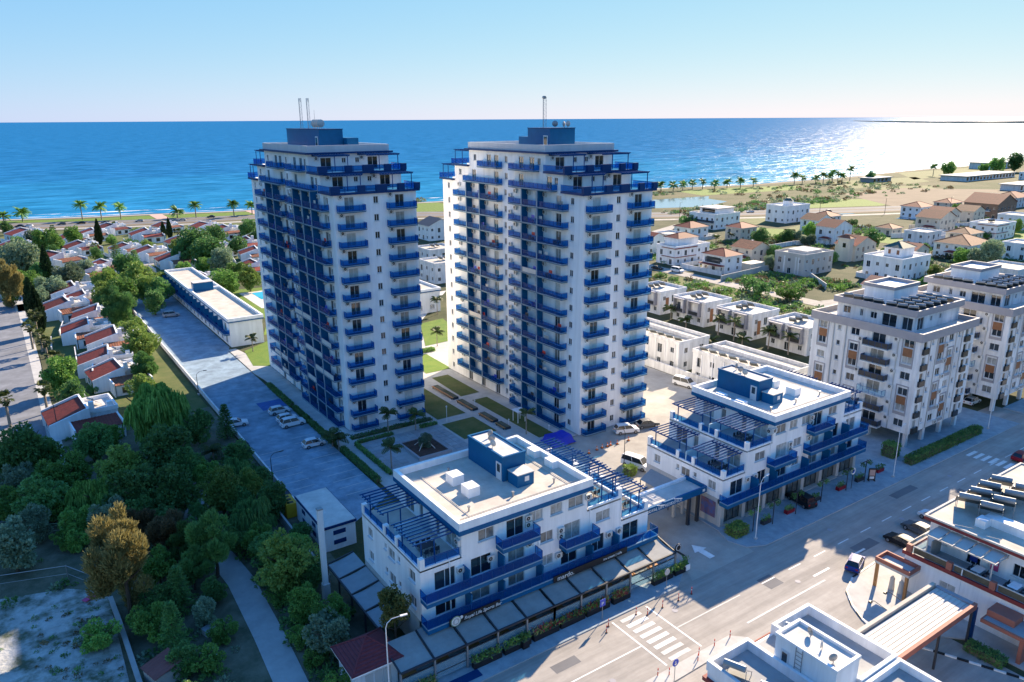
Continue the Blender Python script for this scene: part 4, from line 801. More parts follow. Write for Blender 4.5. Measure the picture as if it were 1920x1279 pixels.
# ------------------------------------------------------------ tall apartment blocks on the right
def apart(label, ox, oy):
    T = thing('apartment_block', label, 'apartment block', (ox, oy, 0), 0, 'white apartment blocks with grey bands on the right')
    W, L_, fh, z0 = 18.0, 20.0, 2.8, 2.7; nf = 6; Zt = z0+nf*fh
    A_ = Facade(T, (0, L_, 0), -pi/2); B_ = Facade(T, (0, 0, 0), 0); wa = []; wb = []
    for k in range(nf):
        z = z0+k*fh
        wa += [(1.4,z+.95,1.5,1.3,1,0),(5.0,z+1.2,.7,.9,0,0),(7.6,z+.95,1.6,1.3,1,0),(11.6,z+.1,2.4,2.2,1,1),(17.2,z+.95,1.7,1.35,1,0)]
        wb += [(1.0,z+.1,1.1,2.2,0,1),(3.6,z+1.3,.6,.9,0,0),(6.0,z+.95,1.5,1.3,1,0),(9.2,z+.95,1.5,1.3,1,0),(12.2,z+1.3,.6,.9,0,0),(14.6,z+.1,1.1,2.2,0,1),(16.4,z+.95,1.0,1.2,0,0)]
    b = MB(); b.wall(A_.O, A_.U, A_.n, L_, z0, Zt, [(u,u+w,z,z+h) for u,z,w,h,*_ in wa]); b.wall(B_.O, B_.U, B_.n, W, z0, Zt, [(u,u+w,z,z+h) for u,z,w,h,*_ in wb])
    b.face(((W,0,z0),(W,L_,z0),(W,L_,Zt),(W,0,Zt))); b.face(((W,L_,z0),(0,L_,z0),(0,L_,Zt),(W,L_,Zt))); b.face(((0,0,z0),(0,L_,z0),(W,L_,z0),(W,0,z0))); b.face(((0,0,Zt),(W,0,Zt),(W,L_,Zt),(0,L_,Zt))); part('wall', b, 'white_old', T)
    for F_, ws in ((A_, wa), (B_, wb)):
        for u,z,w,h,bars,d in ws: F_.win(u, z, w, h, bars, random.choice(['glass','glass_curtain']), 'frame', .1, not d, 'window' if not d else 'balcony_door')
    sur = lambda w, h, mt: cached(('sur', w, h, mt), lambda: MB().box(0,-.07,0,.18,-.003,h).box(w-.18,-.07,0,w,-.003,h).box(.18,-.07,h-.2,w-.18,-.003,h).box(.18,-.07,0,w-.18,-.003,.5).mesh('surround', mt))
    pan = lambda w, h, mt: cached(('pan', w, h, mt), lambda: MB().box(0,-.05,0,w,-.003,h).mesh('facade_panel', mt))
    for F_, us in ((A_, (1.1, 7.3, 16.9)), (B_, (5.7, 8.9))):
        for j, u in enumerate(us):
            for k in ((4, 1) if j % 2 == 0 else (3, 0)):
                F_.item('surround', sur(2.2, fh*2-.3, 'band_grey'), u, z0+k*fh+.25); F_.item('facade_panel', pan(1.6, 1.45, 'brown_panel'), u+.3, z0+(k+1)*fh-.62)
    for k in range(nf):
        z = z0+k*fh; balcony(A_, 10.6, z+.02, 4.6, 1.25, .25, mt='white_old', glass='clear_glass' if k in (2,) else 'dark_panel' if 'dark_panel' in M else mat('dark_panel', (.03,.035,.04), .3, 0).name)
        for u in (.7, 14.3): b_ = B_.item('juliet_balcony', cached('jul', lambda: MB().box(0,-.35,0,1.7,-.003,.1).box(0,-.35,.1,1.7,-.31,1.0).box(0,-.31,.1,.04,-.003,1.0).box(1.66,-.31,.1,1.7,-.003,1.0).mesh('juliet_balcony', 'dark_panel')), u, z+.02)
        A_.ac(15.6, z+1.7); A_.ac(9.3, z+.3) if k % 2 else None; B_.ac(7.8, z+.3)
    for u in (4.2, 6.6, 16.2): A_.item('pilaster', cached('pil', lambda: MB().box(0,-.12,0,.16,-.003,nf*fh-.1).mesh('pilaster', 'grey_wall')), u, z0+.05)
    for u in (3.0, 5.2, 11.4, 13.4): B_.item('pilaster', CACHE['pil'], u, z0+.05)
    for x in (.4, 5.8, 11.6, 16.9):
        for y in (.4, 7, 13.5, 19.0): boxpart('column', 'white_old', T, x, y, .1, x+.7, y+.6, z0-.003)
    boxpart('core_wall', 'grey_wall', T, 7, 8, .1, 11, 13, z0-.004)
    # roof terrace band, penthouse, roof band
    part('terrace_band', ring_parapet(-.35,-.35,W+.35,L_+.35,Zt-.45,Zt+1.0,.35), 'band_grey', T); boxpart('terrace_floor', 'roof_white', T, .02, .02, Zt+.004, W-.02, L_-.02, Zt+.05)
    Pz = Zt+2.7; PA = Facade(T, (3.2, L_-2.5, 0), -pi/2); PB = Facade(T, (3.2, 3.2, 0), 0); l1 = L_-5.7; pw = [(1.2,Zt+.9,1.4,1.3),(4.4,Zt+.9,.6,1.3),(6.4,Zt+.9,1.2,1.2),(8.6,Zt+.1,2.6,2.2),(12.2,Zt+.1,1.8,2.2)]; qw = [(1,Zt+.1,2.0,2.2),(5,Zt+1.2,.7,.9),(8,Zt+1.2,.7,.9)]
    b = MB(); b.wall(PA.O, PA.U, PA.n, l1, Zt, Pz, [(u,u+w,z,z+h) for u,z,w,h in pw]); b.wall(PB.O, PB.U, PB.n, W-3.2, Zt, Pz, [(u,u+w,z,z+h) for u,z,w,h in qw]); b.face(((W,3.2,Zt),(W,L_-2.5,Zt),(W,L_-2.5,Pz),(W,3.2,Pz))); b.face(((W,L_-2.5,Zt),(3.2,L_-2.5,Zt),(3.2,L_-2.5,Pz),(W,L_-2.5,Pz))); part('wall', b, 'white_old', T)
    for F_, ws in ((PA, pw), (PB, qw)):
        for u,z,w,h in ws: F_.win(u, z, w, h, 1, 'glass', 'frame', .1, False)
    part('roof_band', ring_parapet(2.6,2.6,W+.3,L_-1.9,Pz,Pz+1.1,.35), 'band_grey', T); boxpart('roof_deck', 'roof_white', T, 2.95, 2.95, Pz+.01, W-.05, L_-2.25, Pz+.15)
    lr = boxpart('lift_room', 'white', T, 8, 10, Pz+.152, 16, 15.6, Pz+2.7); part('lift_room_parapet', ring_parapet(7.8,9.8,16.2,15.8,Pz+2.703,Pz+3.3,.3), 'band_grey', lr)
    for i in range(6):
        for j in range(3): solar(T, 4.4+2.3*i, 4.3+1.9*j, Pz+.155, pi)
    for j in range(4): solar(T, 4.6, 10.5+1.9*j, Pz+.155, pi/2)
    return T
apart('white apartment block with grey bands, beside the right street block', 122, 60.4)
apart('farther white apartment block with grey bands at the right edge', 151.8, 59.8)
# ------------------------------------------------------------ generic villas
def villa(name, label, x, y, w, d, h, roof='hip', wall='white', rmat='tile_red', group=None, floors=2, extra=None, trim=None, arch=False, glass='glass', dark=None, cat='house'):
    T = thing(name, label, cat, (x, y, 0), 0, group)
    A_ = Facade(T, (0, d, 0), -pi/2); B_ = Facade(T, (0, 0, 0), 0); wa = []; wb = []
    fh = h/floors
    for k in range(floors):
        z = k*fh
        n = max(2, int(d/3.4)); m_ = max(2, int(w/3.4))
        for j in range(n):
            dr = (j+k) % 3 == 1; wa.append((d*(j+.5)/n-.6, z+(.15 if dr else .95), 1.4 if dr else 1.1, 2.1 if dr else 1.25))
        for j in range(m_):
            dr = (j+k) % 3 == 2; wb.append((w*(j+.5)/m_-.6, z+(.15 if dr else .95), 1.4 if dr else 1.1, 2.1 if dr else 1.25))
    b = MB(); b.wall(A_.O, A_.U, A_.n, d, 0, h, [(u,u+q,z,z+r) for u,z,q,r in wa]); b.wall(B_.O, B_.U, B_.n, w, 0, h, [(u,u+q,z,z+r) for u,z,q,r in wb]); b.face(((w,0,0),(w,d,0),(w,d,h),(w,0,h))); b.face(((w,d,0),(0,d,0),(0,d,h),(w,d,h))); b.face(((0,0,h),(w,0,h),(w,d,h),(0,d,h))); part('wall', b, wall, T)
    for F_, ws in ((A_, wa), (B_, wb)):
        for u,z,q,r in ws: F_.item('window', cached(('fw', q, r, glass), lambda: MB().box(0,-.02,0,q,.05,.07).box(0,-.02,r-.07,q,.05,r).box(0,-.02,.07,.07,.05,r-.07).box(q-.07,-.02,.07,q,.05,r-.07).box(q/2-.03,-.02,.07,q/2+.03,.05,r-.07).face(((.05,.03,.05),(q-.05,.03,.05),(q-.05,.03,r-.05),(.05,.03,r-.05)), 1).mesh('window', ['frame', glass])), u, z, -.1)
    if roof == 'hip': part('roof', pyramid(0,0,w,d,h+.18,min(w,d)*.22,.55), [rmat,'white'], T)
    elif roof == 'gable':
        r = MB(); rh = d*.24; o = .45
        rh = w*.22; r.face(((-o,d+o,h-.05),(-o,-o,h-.05),(w/2,-o,h+rh),(w/2,d+o,h+rh))); r.face(((w+o,-o,h-.05),(w+o,d+o,h-.05),(w/2,d+o,h+rh),(w/2,-o,h+rh))); r.face(((0,0,h),(w,0,h),(w/2,0,h+rh-.12)),1); r.face(((w,d,h),(0,d,h),(w/2,d,h+rh-.12)),1); r.box(-o,-o,h-.2,-o+.06,d+o,h-.06,1); part('roof', r, [rmat, wall], T)
    else:
        part('parapet', ring_parapet(-.12,-.12,w+.12,d+.12,h+.002,h+.75,.25), wall, T); boxpart('roof_deck', 'roof_beige' if roof == 'flat' else 'roof_white', T, .13,.13,h+.003,w-.13,d-.13,h+.1)
    if trim:
        for k in range(1, floors+1): boxpart('trim', trim, T, -.3, -.3, k*fh-.28, w*.6, -.003, k*fh-.05); boxpart('trim', trim, T, -.3, -.002, k*fh-.28, -.003, d*.7, k*fh-.05)
    if extra: extra(T, w, d, h)
    return T
def ex_solar(T, w, d, h):
    for k in range(2): solar(T, w*.55+2.1*k-1, d*.6, h+.11, pi/2)
def ex_porch(T, w, d, h):
    part('porch_roof', pyramid(-2.6,d*.15,-.2,d*.6,2.7,.7,.2), ['tile_red','white'], T)
    for y in (d*.18, d*.57): boxpart('porch_post', 'white', T, -2.5, y-.12, 0, -2.26, y+.12, 2.52)
    boxpart('chimney', 'white', T, w*.6, d*.55, h+.3, w*.6+.7, d*.55+.7, h+2.3)
def ex_balc(T, w, d, h):
    F_ = Facade(T, (0,d,0), -pi/2); balcony(F_, d*.3, h/2, d*.5, 1.3, .25, mt='white', glass='clear_glass'); ex_solar(T, w, d, h)
def ex_tower(T, w, d, h):
    boxpart('stair_tower', 'white', T, w*.35, d*.3, h+.101, w*.8, d*.75, h+3.0); part('tower_roof', pyramid(w*.35,d*.3,w*.8,d*.75,h+3.2,1.9,.5), ['tile_green','white'], T)
    for y in (d*.36, d*.58): boxpart('shutter', 'brown_panel', T, w*.35-.06, y, h+.9, w*.35-.003, y+.9, h+2.4)
def ex_dome(T, w, d, h):
    boxpart('stair_tower', 'white', T, w*.35,d*.35,h+.101,w*.6,d*.6,h+2.6); part('tower_roof', MB().tube((w*.475,d*.475,h+2.6),(w*.475,d*.475,h+4.0), w*.14, w*.06, 10), 'tile_green', T); ex_solar(T, w, d, h)
def ex_setback(T, w, d, h):
    boxpart('upper_storey', 'white', T, w*.3, d*.2, h+.101, w*.95, d*.9, h+2.9); boxpart('upper_glass', 'glass_dark', T, w*.3-.05, d*.3, h+.6, w*.3-.003, d*.8, h+2.4); boxpart('upper_roof', 'band_grey', T, w*.25, d*.15, h+2.903, w, d*.95, h+3.1)
    F_ = Facade(T, (0,d,0), -pi/2); balcony(F_, .5, h*.5, d-1, 1.2, .3, mt='band_grey', glass='dark_panel')
def ex_wing(T, w, d, h):
    boxpart('wing', 'cream', T, w+.003, d*.2, 0, w+5, d*.9, h*.62); part('wing_roof', pyramid(w+.3,d*.2,w+5,d*.9,h*.62+.15,1.3,.45), ['tile_red','white'], T); ex_porch(T, w, d, h)
EG = 'villas of the eastern quarter'
extra_villas = []
villa('villa','white villa with red roof and red trims beside the parked van', 213,202,19,10,6.6,'flat','white',group=EG,trim='trim_red',extra=lambda T,w,d,h:(boxpart('upper_storey','white',T,4,2.5,h+.101,15,9.8,h+3.0),part('upper_roof',pyramid(4,2.5,15,9.8,h+3.15,1.6,.5),['tile_red','white'],T),boxpart('trim','trim_red',T,-.35,-.35,h-.2,12,-.13,h+.1)))
villa('villa','white villa with glazed terrace under a red hip roof', 215.5,180,9.5,10.5,6.2,'hip','white','tile_red',EG,extra=lambda T,w,d,h:(boxpart('veranda_roof','trim_red',T,-2.2,0,2.9,-.003,d,3.15),[boxpart('veranda_post','white',T,-2.1,y,0,-1.85,y+.25,2.89) for y in (.2,5,10)],boxpart('annex','cream',T,w+.003,-4,0,w+8,1,3.2),boxpart('terrace_glass','glass',T,-.06,d*.2,h*.55,-.003,d*.8,h*.9)))
villa('villa','cream villa with several small red roofs behind the hedge', 238,186,11,10,6.0,'gable','cream','tile_orange',EG,extra=ex_wing)
villa('villa','grey rendered flat-roofed villa beside the walled garden', 235,161,17,12.5,7.0,'flat','grey_wall',group=EG,extra=lambda T,w,d,h:(boxpart('upper_slab','roof_white',T,4,2,h+.101,13,10,h+1.3),[boxpart('pilaster','white_old',T,-.1,y,.4,-.003,y+.5,h-.6) for y in (2,3.2,8)]))
villa('villa','beige villa with square stair tower and red roofs', 276,167,14,9,6.2,'gable','cream','tile_red',EG,extra=lambda T,w,d,h:(boxpart('stair_tower','cream',T,-3,1,0,-.003,6,9.0),part('tower_roof',pyramid(-3,1,0,6,9.15,1.1,.4),['tile_orange','white'],T),boxpart('tower_window','glass_dark',T,-3.05,2.5,5.5,-3.003,3.8,7.2)))
villa('villa','tall white villa with red roof beside the pond', 306,196,13,9.5,7.6,'gable','white','tile_red',EG,extra=ex_porch)
villa('villa','large white villa with green pyramid roof tower', 252,135,18,14,7.4,'flatw','white',group=EG,extra=ex_tower)
villa('villa','white house with twin brown roofs behind the first apartment block', 214,116,10,10,6.0,'gable','white','tile_dark_red' if 'tile_dark_red' in M else mat('tile_dark_red',(.20,.07,.06),.75,.25).name,EG,extra=ex_porch)
villa('villa','modern white and black villa with glazed storeys near the coast road', 300,259,19,17,7.0,'flat','white',group=EG,glass='glass_dark',extra=ex_setback)
villa('villa','white villa with green domed stair tower near the coast road', 349,253,20,13,8.5,'flatw','white',group=EG,extra=ex_dome)
villa('villa','cream villa with red roofs behind a white wall', 378,187,15,12,7.0,'gable','cream','tile_red',EG,extra=ex_porch)
villa('villa','large brown brick house with red roof near right edge', 456,196,22,18,8.0,'gable','brick_wall' if 'brick_wall' in M else mat('brick_wall',(.26,.17,.12),.8,.2).name,'tile_red',EG,extra=ex_balc)
villa('villa','white villa with flat red-edged roof near right edge', 375,160,18,12,6.8,'flat','white',group=EG,trim='trim_red',extra=ex_solar)
villa('villa','white villa with orange hip roof below the red-edged villa', 313,142,17,14,5.8,'hip','white','tile_orange',EG,extra=ex_porch)
villa('villa','low cottage with pale red roof behind the long white wall', 352,196,9,8,3.2,'hip','cream','tile_orange',EG,floors=1)
villa('villa','white house with dark slate roof seen between the towers', 166,312,14,12,7.0,'gable','white','slate' if 'slate' in M else mat('slate',(.05,.06,.08),.6,.2).name,EG)
villa('villa','flat-roofed white house seen low between the towers', 122,226,14,12,6.5,'flat','white_old',group=EG,extra=ex_solar)
villa('villa','small grey house right of the slate-roofed house', 184,322,9,10,6.0,'flat','grey_wall',group=EG)
villa('villa','pale flat house with roof tanks behind the pool hall', 134,252,12,12,6.5,'flat','white_old',group=EG,extra=ex_solar)
# more houses far right
for i,(x,y,w,d,h,r,wl,lb_) in enumerate(((520,214,20,14,6,'hip','white_old','far white house with red roof at the right edge'),(500,172,16,12,6,'flat','grey_wall','far grey flat house at the right edge'),(440,120,16,14,6.5,'flat','white','far white flat villa right of the orange roof'),(560,180,18,12,6,'hip','cream','far cream house with red roof at right edge'))):
    villa('villa', lb_, x,y,w,d,h,r,wl,'tile_red',EG)
for i,(x,y,w,d,h,r,wl,rm,lb_) in enumerate(((222,226,12,10,6,'gable','white','tile_red','white red-roofed house at the back left of the eastern quarter'),(240,232,10,9,5.5,'flat','white_old','tile_red','small flat house left of the coast road villas'),(280,226,11,9,6,'hip','cream','tile_red','cream house with red roof beside the green lawn'),(332,222,12,10,6,'gable','white','tile_orange','white house with orange gable behind the pond villa'),(352,230,11,10,5.5,'hip','white_old','tile_red','red-roofed house below the domed villa'),(288,150,10,9,5.5,'gable','cream','tile_red','small cream house left of the orange-roofed villa'),(330,128,12,10,6,'flat','white','tile_red','white flat house below the orange-roofed villa'),(425,222,14,11,6,'hip','white','tile_red','white red-roofed house beside the coast road, right part'),(430,196,12,10,6,'gable','cream','tile_orange','cream orange-roofed house left of the brown brick house'),(392,120,14,12,6,'hip','white','tile_red','white red-roofed villa low at the right edge'),(222,100,14,11,6,'flat','white_old','tile_red','plain pale house behind the first apartment block'),(178,210,12,10,6,'gable','white','tile_red','red-roofed house just right of the right tower'),(186,236,12,11,6.5,'flat','white_old','tile_red','flat white house beside the right tower, farther back'),(205,258,12,10,6,'hip','cream','tile_red','cream red-roofed house behind the back left villas'),(262,240,12,10,6,'hip','white','tile_red','white red-roofed villa left of the modern villa by the coast road'),(330,168,12,10,6,'flat','white_old','tile_red','plain white villa between the beige villa and the long wall'),(346,158,12,10,5.5,'hip','cream','tile_orange','cream villa with orange roof left of the red-edged villa'),(402,196,14,11,6.5,'gable','cream','tile_red','cream villa with red roof behind the brown brick house'),(420,168,14,12,6.5,'flat','white','tile_red','white flat villa right of the red-edged villa'),(404,140,14,12,6,'hip','white_old','tile_red','white villa with red roof near the villa pool'),(360,118,14,12,6,'gable','white','tile_orange','white villa with orange gable at the right edge'),(268,106,14,12,6.5,'flat','white_old','tile_red','plain white house behind the farther apartment block'),(478,232,14,10,4,'hip','cream','tile_red','low cream house beside the coast road, far right'),(540,236,18,10,4,'flat','white_old','tile_red','low white sheds in the beach lot'),(590,210,20,12,5,'flat','grey_wall','tile_red','grey flat building beyond the beach lot'),(630,236,18,12,5,'hip','white','tile_orange','white orange-roofed house beyond the beach lot'),(700,262,22,14,5,'flat','white_old','tile_red','pale flat building below the beach pavilion'),(760,300,24,14,6,'flat','white','tile_red','white flat building at the far right shore'))): villa('villa', lb_, x,y,w,d,h,r,wl,rm,EG)
# duplex villas behind the long row
def duplex(label, y):
    T = villa('duplex_house', label, 154, y, 10.5, 11.5, 6.2, 'flatw', 'white_old', group='flat roofed duplex houses in a row')
    for k in range(3): solar(T, 3+2.3*k, 6.5, 6.31, pi/2)
    for yy in (1.2, 6.6): 
        boxpart('bay_frame', 'band_grey', T, -1.2, yy, 3.0, -.003, yy+.3, 6.4); boxpart('bay_frame', 'band_grey', T, -1.2, yy+3.6, 3.0, -.003, yy+3.9, 6.4); boxpart('bay_top', 'band_grey', T, -1.25, yy-.05, 6.402, -.13, yy+3.95, 6.65); boxpart('bay_floor', 'band_grey', T, -1.25, yy-.05, 2.75, -.003, yy+3.95, 2.998); boxpart('bay_rail', 'dark_panel', T, -1.2, yy+.3, 3.003, -1.15, yy+3.6, 3.95)
    boxpart('facade_panel', 'brown_panel', T, 2.2, -.06, 1.2, 3.4, -.003, 4.8)
for lb_, y in (('flat-roofed duplex house, farthest from the street, beside the right tower',150.8),('flat-roofed duplex house, second from the right tower',134.2),('flat-roofed duplex house with palms in front, third from the right tower',118.6),('flat-roofed duplex house nearest the apartment block',102.4)): duplex(lb_, y)
def rowhouse(label, x, y, w, d):
    T = villa('row_house', label, x, y, w, d, 6.4, 'flat', 'white_old', group='long white flat roofed row houses')
    for k in range(int(d/2.6)): solar(T, 1.6, 1.6+2.6*k, 6.52, pi/2, .9)
    for k in range(int(d/3)): boxpart('pilaster', 'white', T, -.14, 1+3*k, .1, -.003, 1.25+3*k, 6.3)
    boxpart('inner_parapet', 'white_old', T, w*.55, .2, 6.52, w*.55+.25, d-.2, 7.3)
rowhouse('white row house with roof tanks, right of the right tower', 120.3, 111.4, 9.6, 20); rowhouse('long white row house with tanks, behind the right street block', 119.2, 84.7, 10.3, 21.6)
def wallthing(label, pts, h=1.8, mt='white_old', name='boundary_wall', t=.2):
    T = thing(name, label, 'wall')
    for p, q in zip(pts, pts[1:]):
        d = Vector((q[0]-p[0], q[1]-p[1])); n = Vector((-d.y, d.x)).normalized()*t/2; part('wall_panel', MB().prism([(p[0]+n.x,p[1]+n.y),(q[0]+n.x,q[1]+n.y),(q[0]-n.x,q[1]-n.y),(p[0]-n.x,p[1]-n.y)], 0, h), mt, T)
        part('coping', MB().prism([(p[0]+n.x*1.4,p[1]+n.y*1.4),(q[0]+n.x*1.4,q[1]+n.y*1.4),(q[0]-n.x*1.4,q[1]-n.y*1.4),(p[0]-n.x*1.4,p[1]-n.y*1.4)], h+.003, h+.1), mt, T)
wallthing('grey wall round the dark garden plot', [(204.5,172),(237,175.6),(234.5,158),(222,143)], 2.0, 'grey_wall'); wallthing('long white wall beside the villas, far right', [(345,192),(376,178),(376,186)], 2.2)
wallthing('white retaining wall along the service yard', [(118.4,84),(118.4,132)], 1.8); wallthing('low white wall along the left edge of the car park', [(29.8,96),(29.8,250)], 1.0); wallthing('white wall behind the orange-roofed villa', [(275,132),(312,140)], 2.0); wallthing('white wall beside the pond villa', [(262,205),(292,206),(306,198)], 1.8)
wallthing('low concrete wall behind the utility building', [(26.6,99),(26.6,78.8)], 1.4, 'concrete')
for i, pts in enumerate((((262,150),(300,150),(300,166)),((300,170),(345,176)),((330,180),(372,176)),((246,128),(250,150),(272,152)),((420,150),(450,160),(446,190)),((212,178),(212,198),(235,200)),((384,205),(420,190)),((254,236),(280,240),(282,254)))): wallthing(['pale garden wall of the beige villa','pale wall along the villa lane','low wall below the long white wall','garden wall round the green-towered villa','garden wall near the villa pool','front wall of the red-trimmed villa','pale wall behind the cream villa','garden wall of the villa by the coast road'][i], list(pts), 1.6)
# beach buildings
for lb_, x, y, w, d, h in (('long low beach pavilion with flat pale roof',700,330,90,22,4.2),('low white beach shed beside the pavilion',640,262,40,14,4.5),('small dark beach kiosk under a tree',628,372,28,12,3.6),('white beach house at the far right shore',880,392,46,22,6.5)):
    T = thing('beach_building', lb_, 'building', (x,y,0), 0, 'low buildings on the far beach'); boxpart('wall', 'white_old' if 'dark' not in lb_ else 'band_grey', T, 0,0,0,w,d,h); boxpart('roof', 'canvas_grey' if 'long' in lb_ else 'roof_white', T, -1.2,-1.2,h+.003,w+1.2,d+1.2,h+.5)
    for k in range(int(w/6)): boxpart('window', 'glass_dark', T, 1+6*k, -.06, .8, 4+6*k, -.003, h-.6)
# ------------------------------------------------------------ lower right: restaurant, white canopy, corner house
R_ = thing('restaurant_building', 'white restaurant with terracotta edged terrace at the lower right', 'building', (82.9,8,0))
RA = Facade(R_, (0, 31.2, 0), -pi/2); RB = Facade(R_, (3.4, 30.4, 0), 0)
rw = [(4.2,2.1,1.8,1.4),(10.5,2.6,.8,.9)]
b = MB(); b.wall(RA.O, RA.U, RA.n, 31.2, 0, 5.0, [(u,u+w,z,z+h) for u,z,w,h in rw]); b.face(((0,0,0),(28,0,0),(28,0,5),(0,0,5))); b.face(((28,31.2,0),(0,31.2,0),(0,31.2,5),(28,31.2,5))); b.face(((28,0,0),(28,31.2,0),(28,31.2,5),(28,0,5))); b.face(((0,0,5),(28,0,5),(28,31.2,5),(0,31.2,5))); part('wall', b, 'white', R_)
for u,z,w,h in rw: RA.win(u, z, w, h, 1, 'glass_curtain', 'frame', .1)
boxpart('wall_panel', 'trim_red', R_, -.06, 9, 2.0, -.003, 13.6, 4.7); RA.item('downpipe', cached('dp', None), 6.4, 0.0, .003); boxpart('terrace_edge', 'trim_red', R_, -.25, -.2, 4.8, -.003, 31.45, 5.25); boxpart('terrace_edge', 'trim_red', R_, -.003, 31.203, 4.8, 28, 31.45, 5.25)
boxpart('terrace_floor', 'pave', R_, .02, .02, 5.003, 27.9, 31.1, 5.03)
for k in range(7): boxpart('pier', 'trim_terra', R_, -.2, 31.0-4.6*k-.5, 5.253, .25, 31.0-4.6*k+.1, 6.2)
for k in range(6): part('railing', MB().box(-.02,26.55-4.6*k,6.05,.1,30.4-4.6*k,6.15).face(((.04,26.6-4.6*k,5.3),(.04,30.3-4.6*k,5.3),(.04,30.3-4.6*k,6.0),(.04,26.6-4.6*k,6.0)),1), ['canvas_white','rail_brown' if 'rail_brown' in M else mat('rail_brown',(.10,.09,.06),.6,.3,1.).name], R_)
part('railing', MB().box(.3,31.1,6.05,14,31.2,6.15).face(((.3,31.15,5.3),(14,31.15,5.3),(14,31.15,6.0),(.3,31.15,6.0)),1), ['canvas_white','clear_glass'], R_)
uw = [(1.2,6.0,1.0,1.4),(4.4,5.05,1.6,2.3),(9.2,5.9,2.0,1.5),(14.5,5.9,2.0,1.5)]; UA = Facade(R_, (3.5, 30.5, 0), -pi/2)
b = MB(); b.wall(UA.O, UA.U, UA.n, 30, 5.03, 8.5, [(u,u+w,z,z+h) for u,z,w,h in uw]); b.face(((27,30.5,5.03),(3.5,30.5,5.03),(3.5,30.5,8.5),(27,30.5,8.5))); b.face(((27,.5,5.03),(27,30.5,5.03),(27,30.5,8.5),(27,.5,8.5))); b.face(((3.5,.5,5.03),(27,.5,5.03),(27,.5,8.5),(3.5,.5,8.5))); part('upper_wall', b, 'white', R_)
for u,z,w,h in uw: UA.win(u, z, w, h, 2, 'glass', 'frame', .1, h < 2)
boxpart('roof', 'trim_red', R_, 2.9, 0, 8.503, 27.6, 31.1, 8.85); boxpart('roof_deck', 'roof_beige', R_, 2.95, .05, 8.853, 27.55, 31.05, 8.93); part('roof_rim', ring_parapet(2.9,0,27.6,31.1,8.933,9.1,.25), 'roof_white', R_)
for i in range(2):
    for j in range(4): solar(R_, 9.4+2.7*j, 29.4-2.7*i, 8.94, pi, 1.45)
for x, y, w, d, h in ((5.2,25.4,1.5,1.1,1.0),(6.6,21.8,1.6,4.4,1.0),(17,21,2.2,1.4,1.2)): boxpart('roof_unit', 'white', R_, x, y, 8.94, x+w, y+d, 8.94+h)
pg = pergola(R_, .3, 3.6, 21.8, 29.6, 7.9, 6, 'x', 2.85, ((.6, 22.2), (.6, 29.2)), 'canvas_white')
for k in range(5): part('shade_sail', MB().face(((.9,22.1+1.52*k,7.85),(3.5,22.1+1.52*k,8.1),(3.5,23.4+1.52*k,8.1),(.9,23.4+1.52*k,7.85))), 'canvas_white', pg)
boxpart('terrace_screen', 'canvas', R_, .9, 28.8, 5.04, 3.2, 28.9, 7.2)
for y in (24.0, 20.2): tb = thing('dining_set', 'white dining table on the restaurant terrace, '+('farther' if y > 22 else 'nearer')+' one', 'table', (82.9+1.9, 8+y, 5.03), 0, 'dining sets on the terraces'); part('table_top', MB().box(-.8,-.5,.72,.8,.5,.77), 'white', tb); part('leg', MB().box(-.06,-.06,0,.06,.06,.719), 'white', tb); [part('chair', MB().box(sx-.2,sy-.2,.4,sx+.2,sy+.2,.46).box(sx-.2,sy-.02,.461,sx+.2,sy+.02,.85).box(sx-.03,sy-.03,0,sx+.03,sy+.03,.399), 'pole_dark', tb) for sx, sy in ((-.4,.8),(.4,.8),(-.4,-.8),(.4,-.8))]
for k, z in enumerate((6.1, 6.1, 6.1, 6.1)): boxpart('laundry', ['pink','white','car_blue','white'][k], R_, 3.3, 22.6+1.1*k, 5.6, 3.34, 23.4+1.1*k, 7.0)
bc = obj('corner_balcony', None, R_); boxpart('slab', 'canvas_white', bc, -2.4, 29.2, 3.3, -.003, 33.4, 3.6); part('parapet', ring_parapet(-2.4,29.2,-.003,33.4,3.603,4.1,.18), 'trim_terra', bc); 
for y in (29.4, 33.0): boxpart('column', 'wood', bc, -2.3, y, .14, -1.95, y+.3, 3.298)
for y in (30.5, 31.6): part('urn', MB().tube((-1.2,y,.14),(-1.2,y,1.6), .35, .25, 10).tube((-1.2,y,1.6),(-1.2,y,2.0), .3, .05, 10), 'canvas_white', bc)
po = obj('entrance_porch', None, R_); boxpart('roof', 'trim_terra', po, -3.2, 16.6, 2.9, -.003, 21.0, 3.3); boxpart('roof_top', 'canvas_grey', po, -3.0, 16.8, 3.303, -.2, 20.8, 3.36); boxpart('upper_box', 'trim_terra', po, -2.2, 18.2, 3.363, -.1, 20.9, 4.1); boxpart('wall', 'trim_terra', po, -3.0, 16.8, .14, -.4, 17.2, 2.898); boxpart('column', 'blue_dark', po, -3.6, 21.4, .14, -3.2, 21.8, 4.4); boxpart('sign_plate', 'canvas_white', po, -2.4, 16.72, 1.9, -.8, 16.797, 2.4)
for y in (12.4, 14.4): boxpart('air_conditioner', 'ac_white', R_, -.75, y-.9, .3, -.1, y+.7, 1.3); part('fan', MB().tube((-.80,y-.35,.8),(-.753,y-.35,.8), .42, n=14), 'black', R_)
cn = thing('forecourt_canopy', 'white ribbed canopy with terracotta rims over the side yard', 'canopy')
for k in range(8): part('roof_sheet', MB().box(64.5,29.9+.47*k,4.42+.02*k,79.2,29.9+.47*k+.43,4.50+.02*k), 'canvas_white', cn)
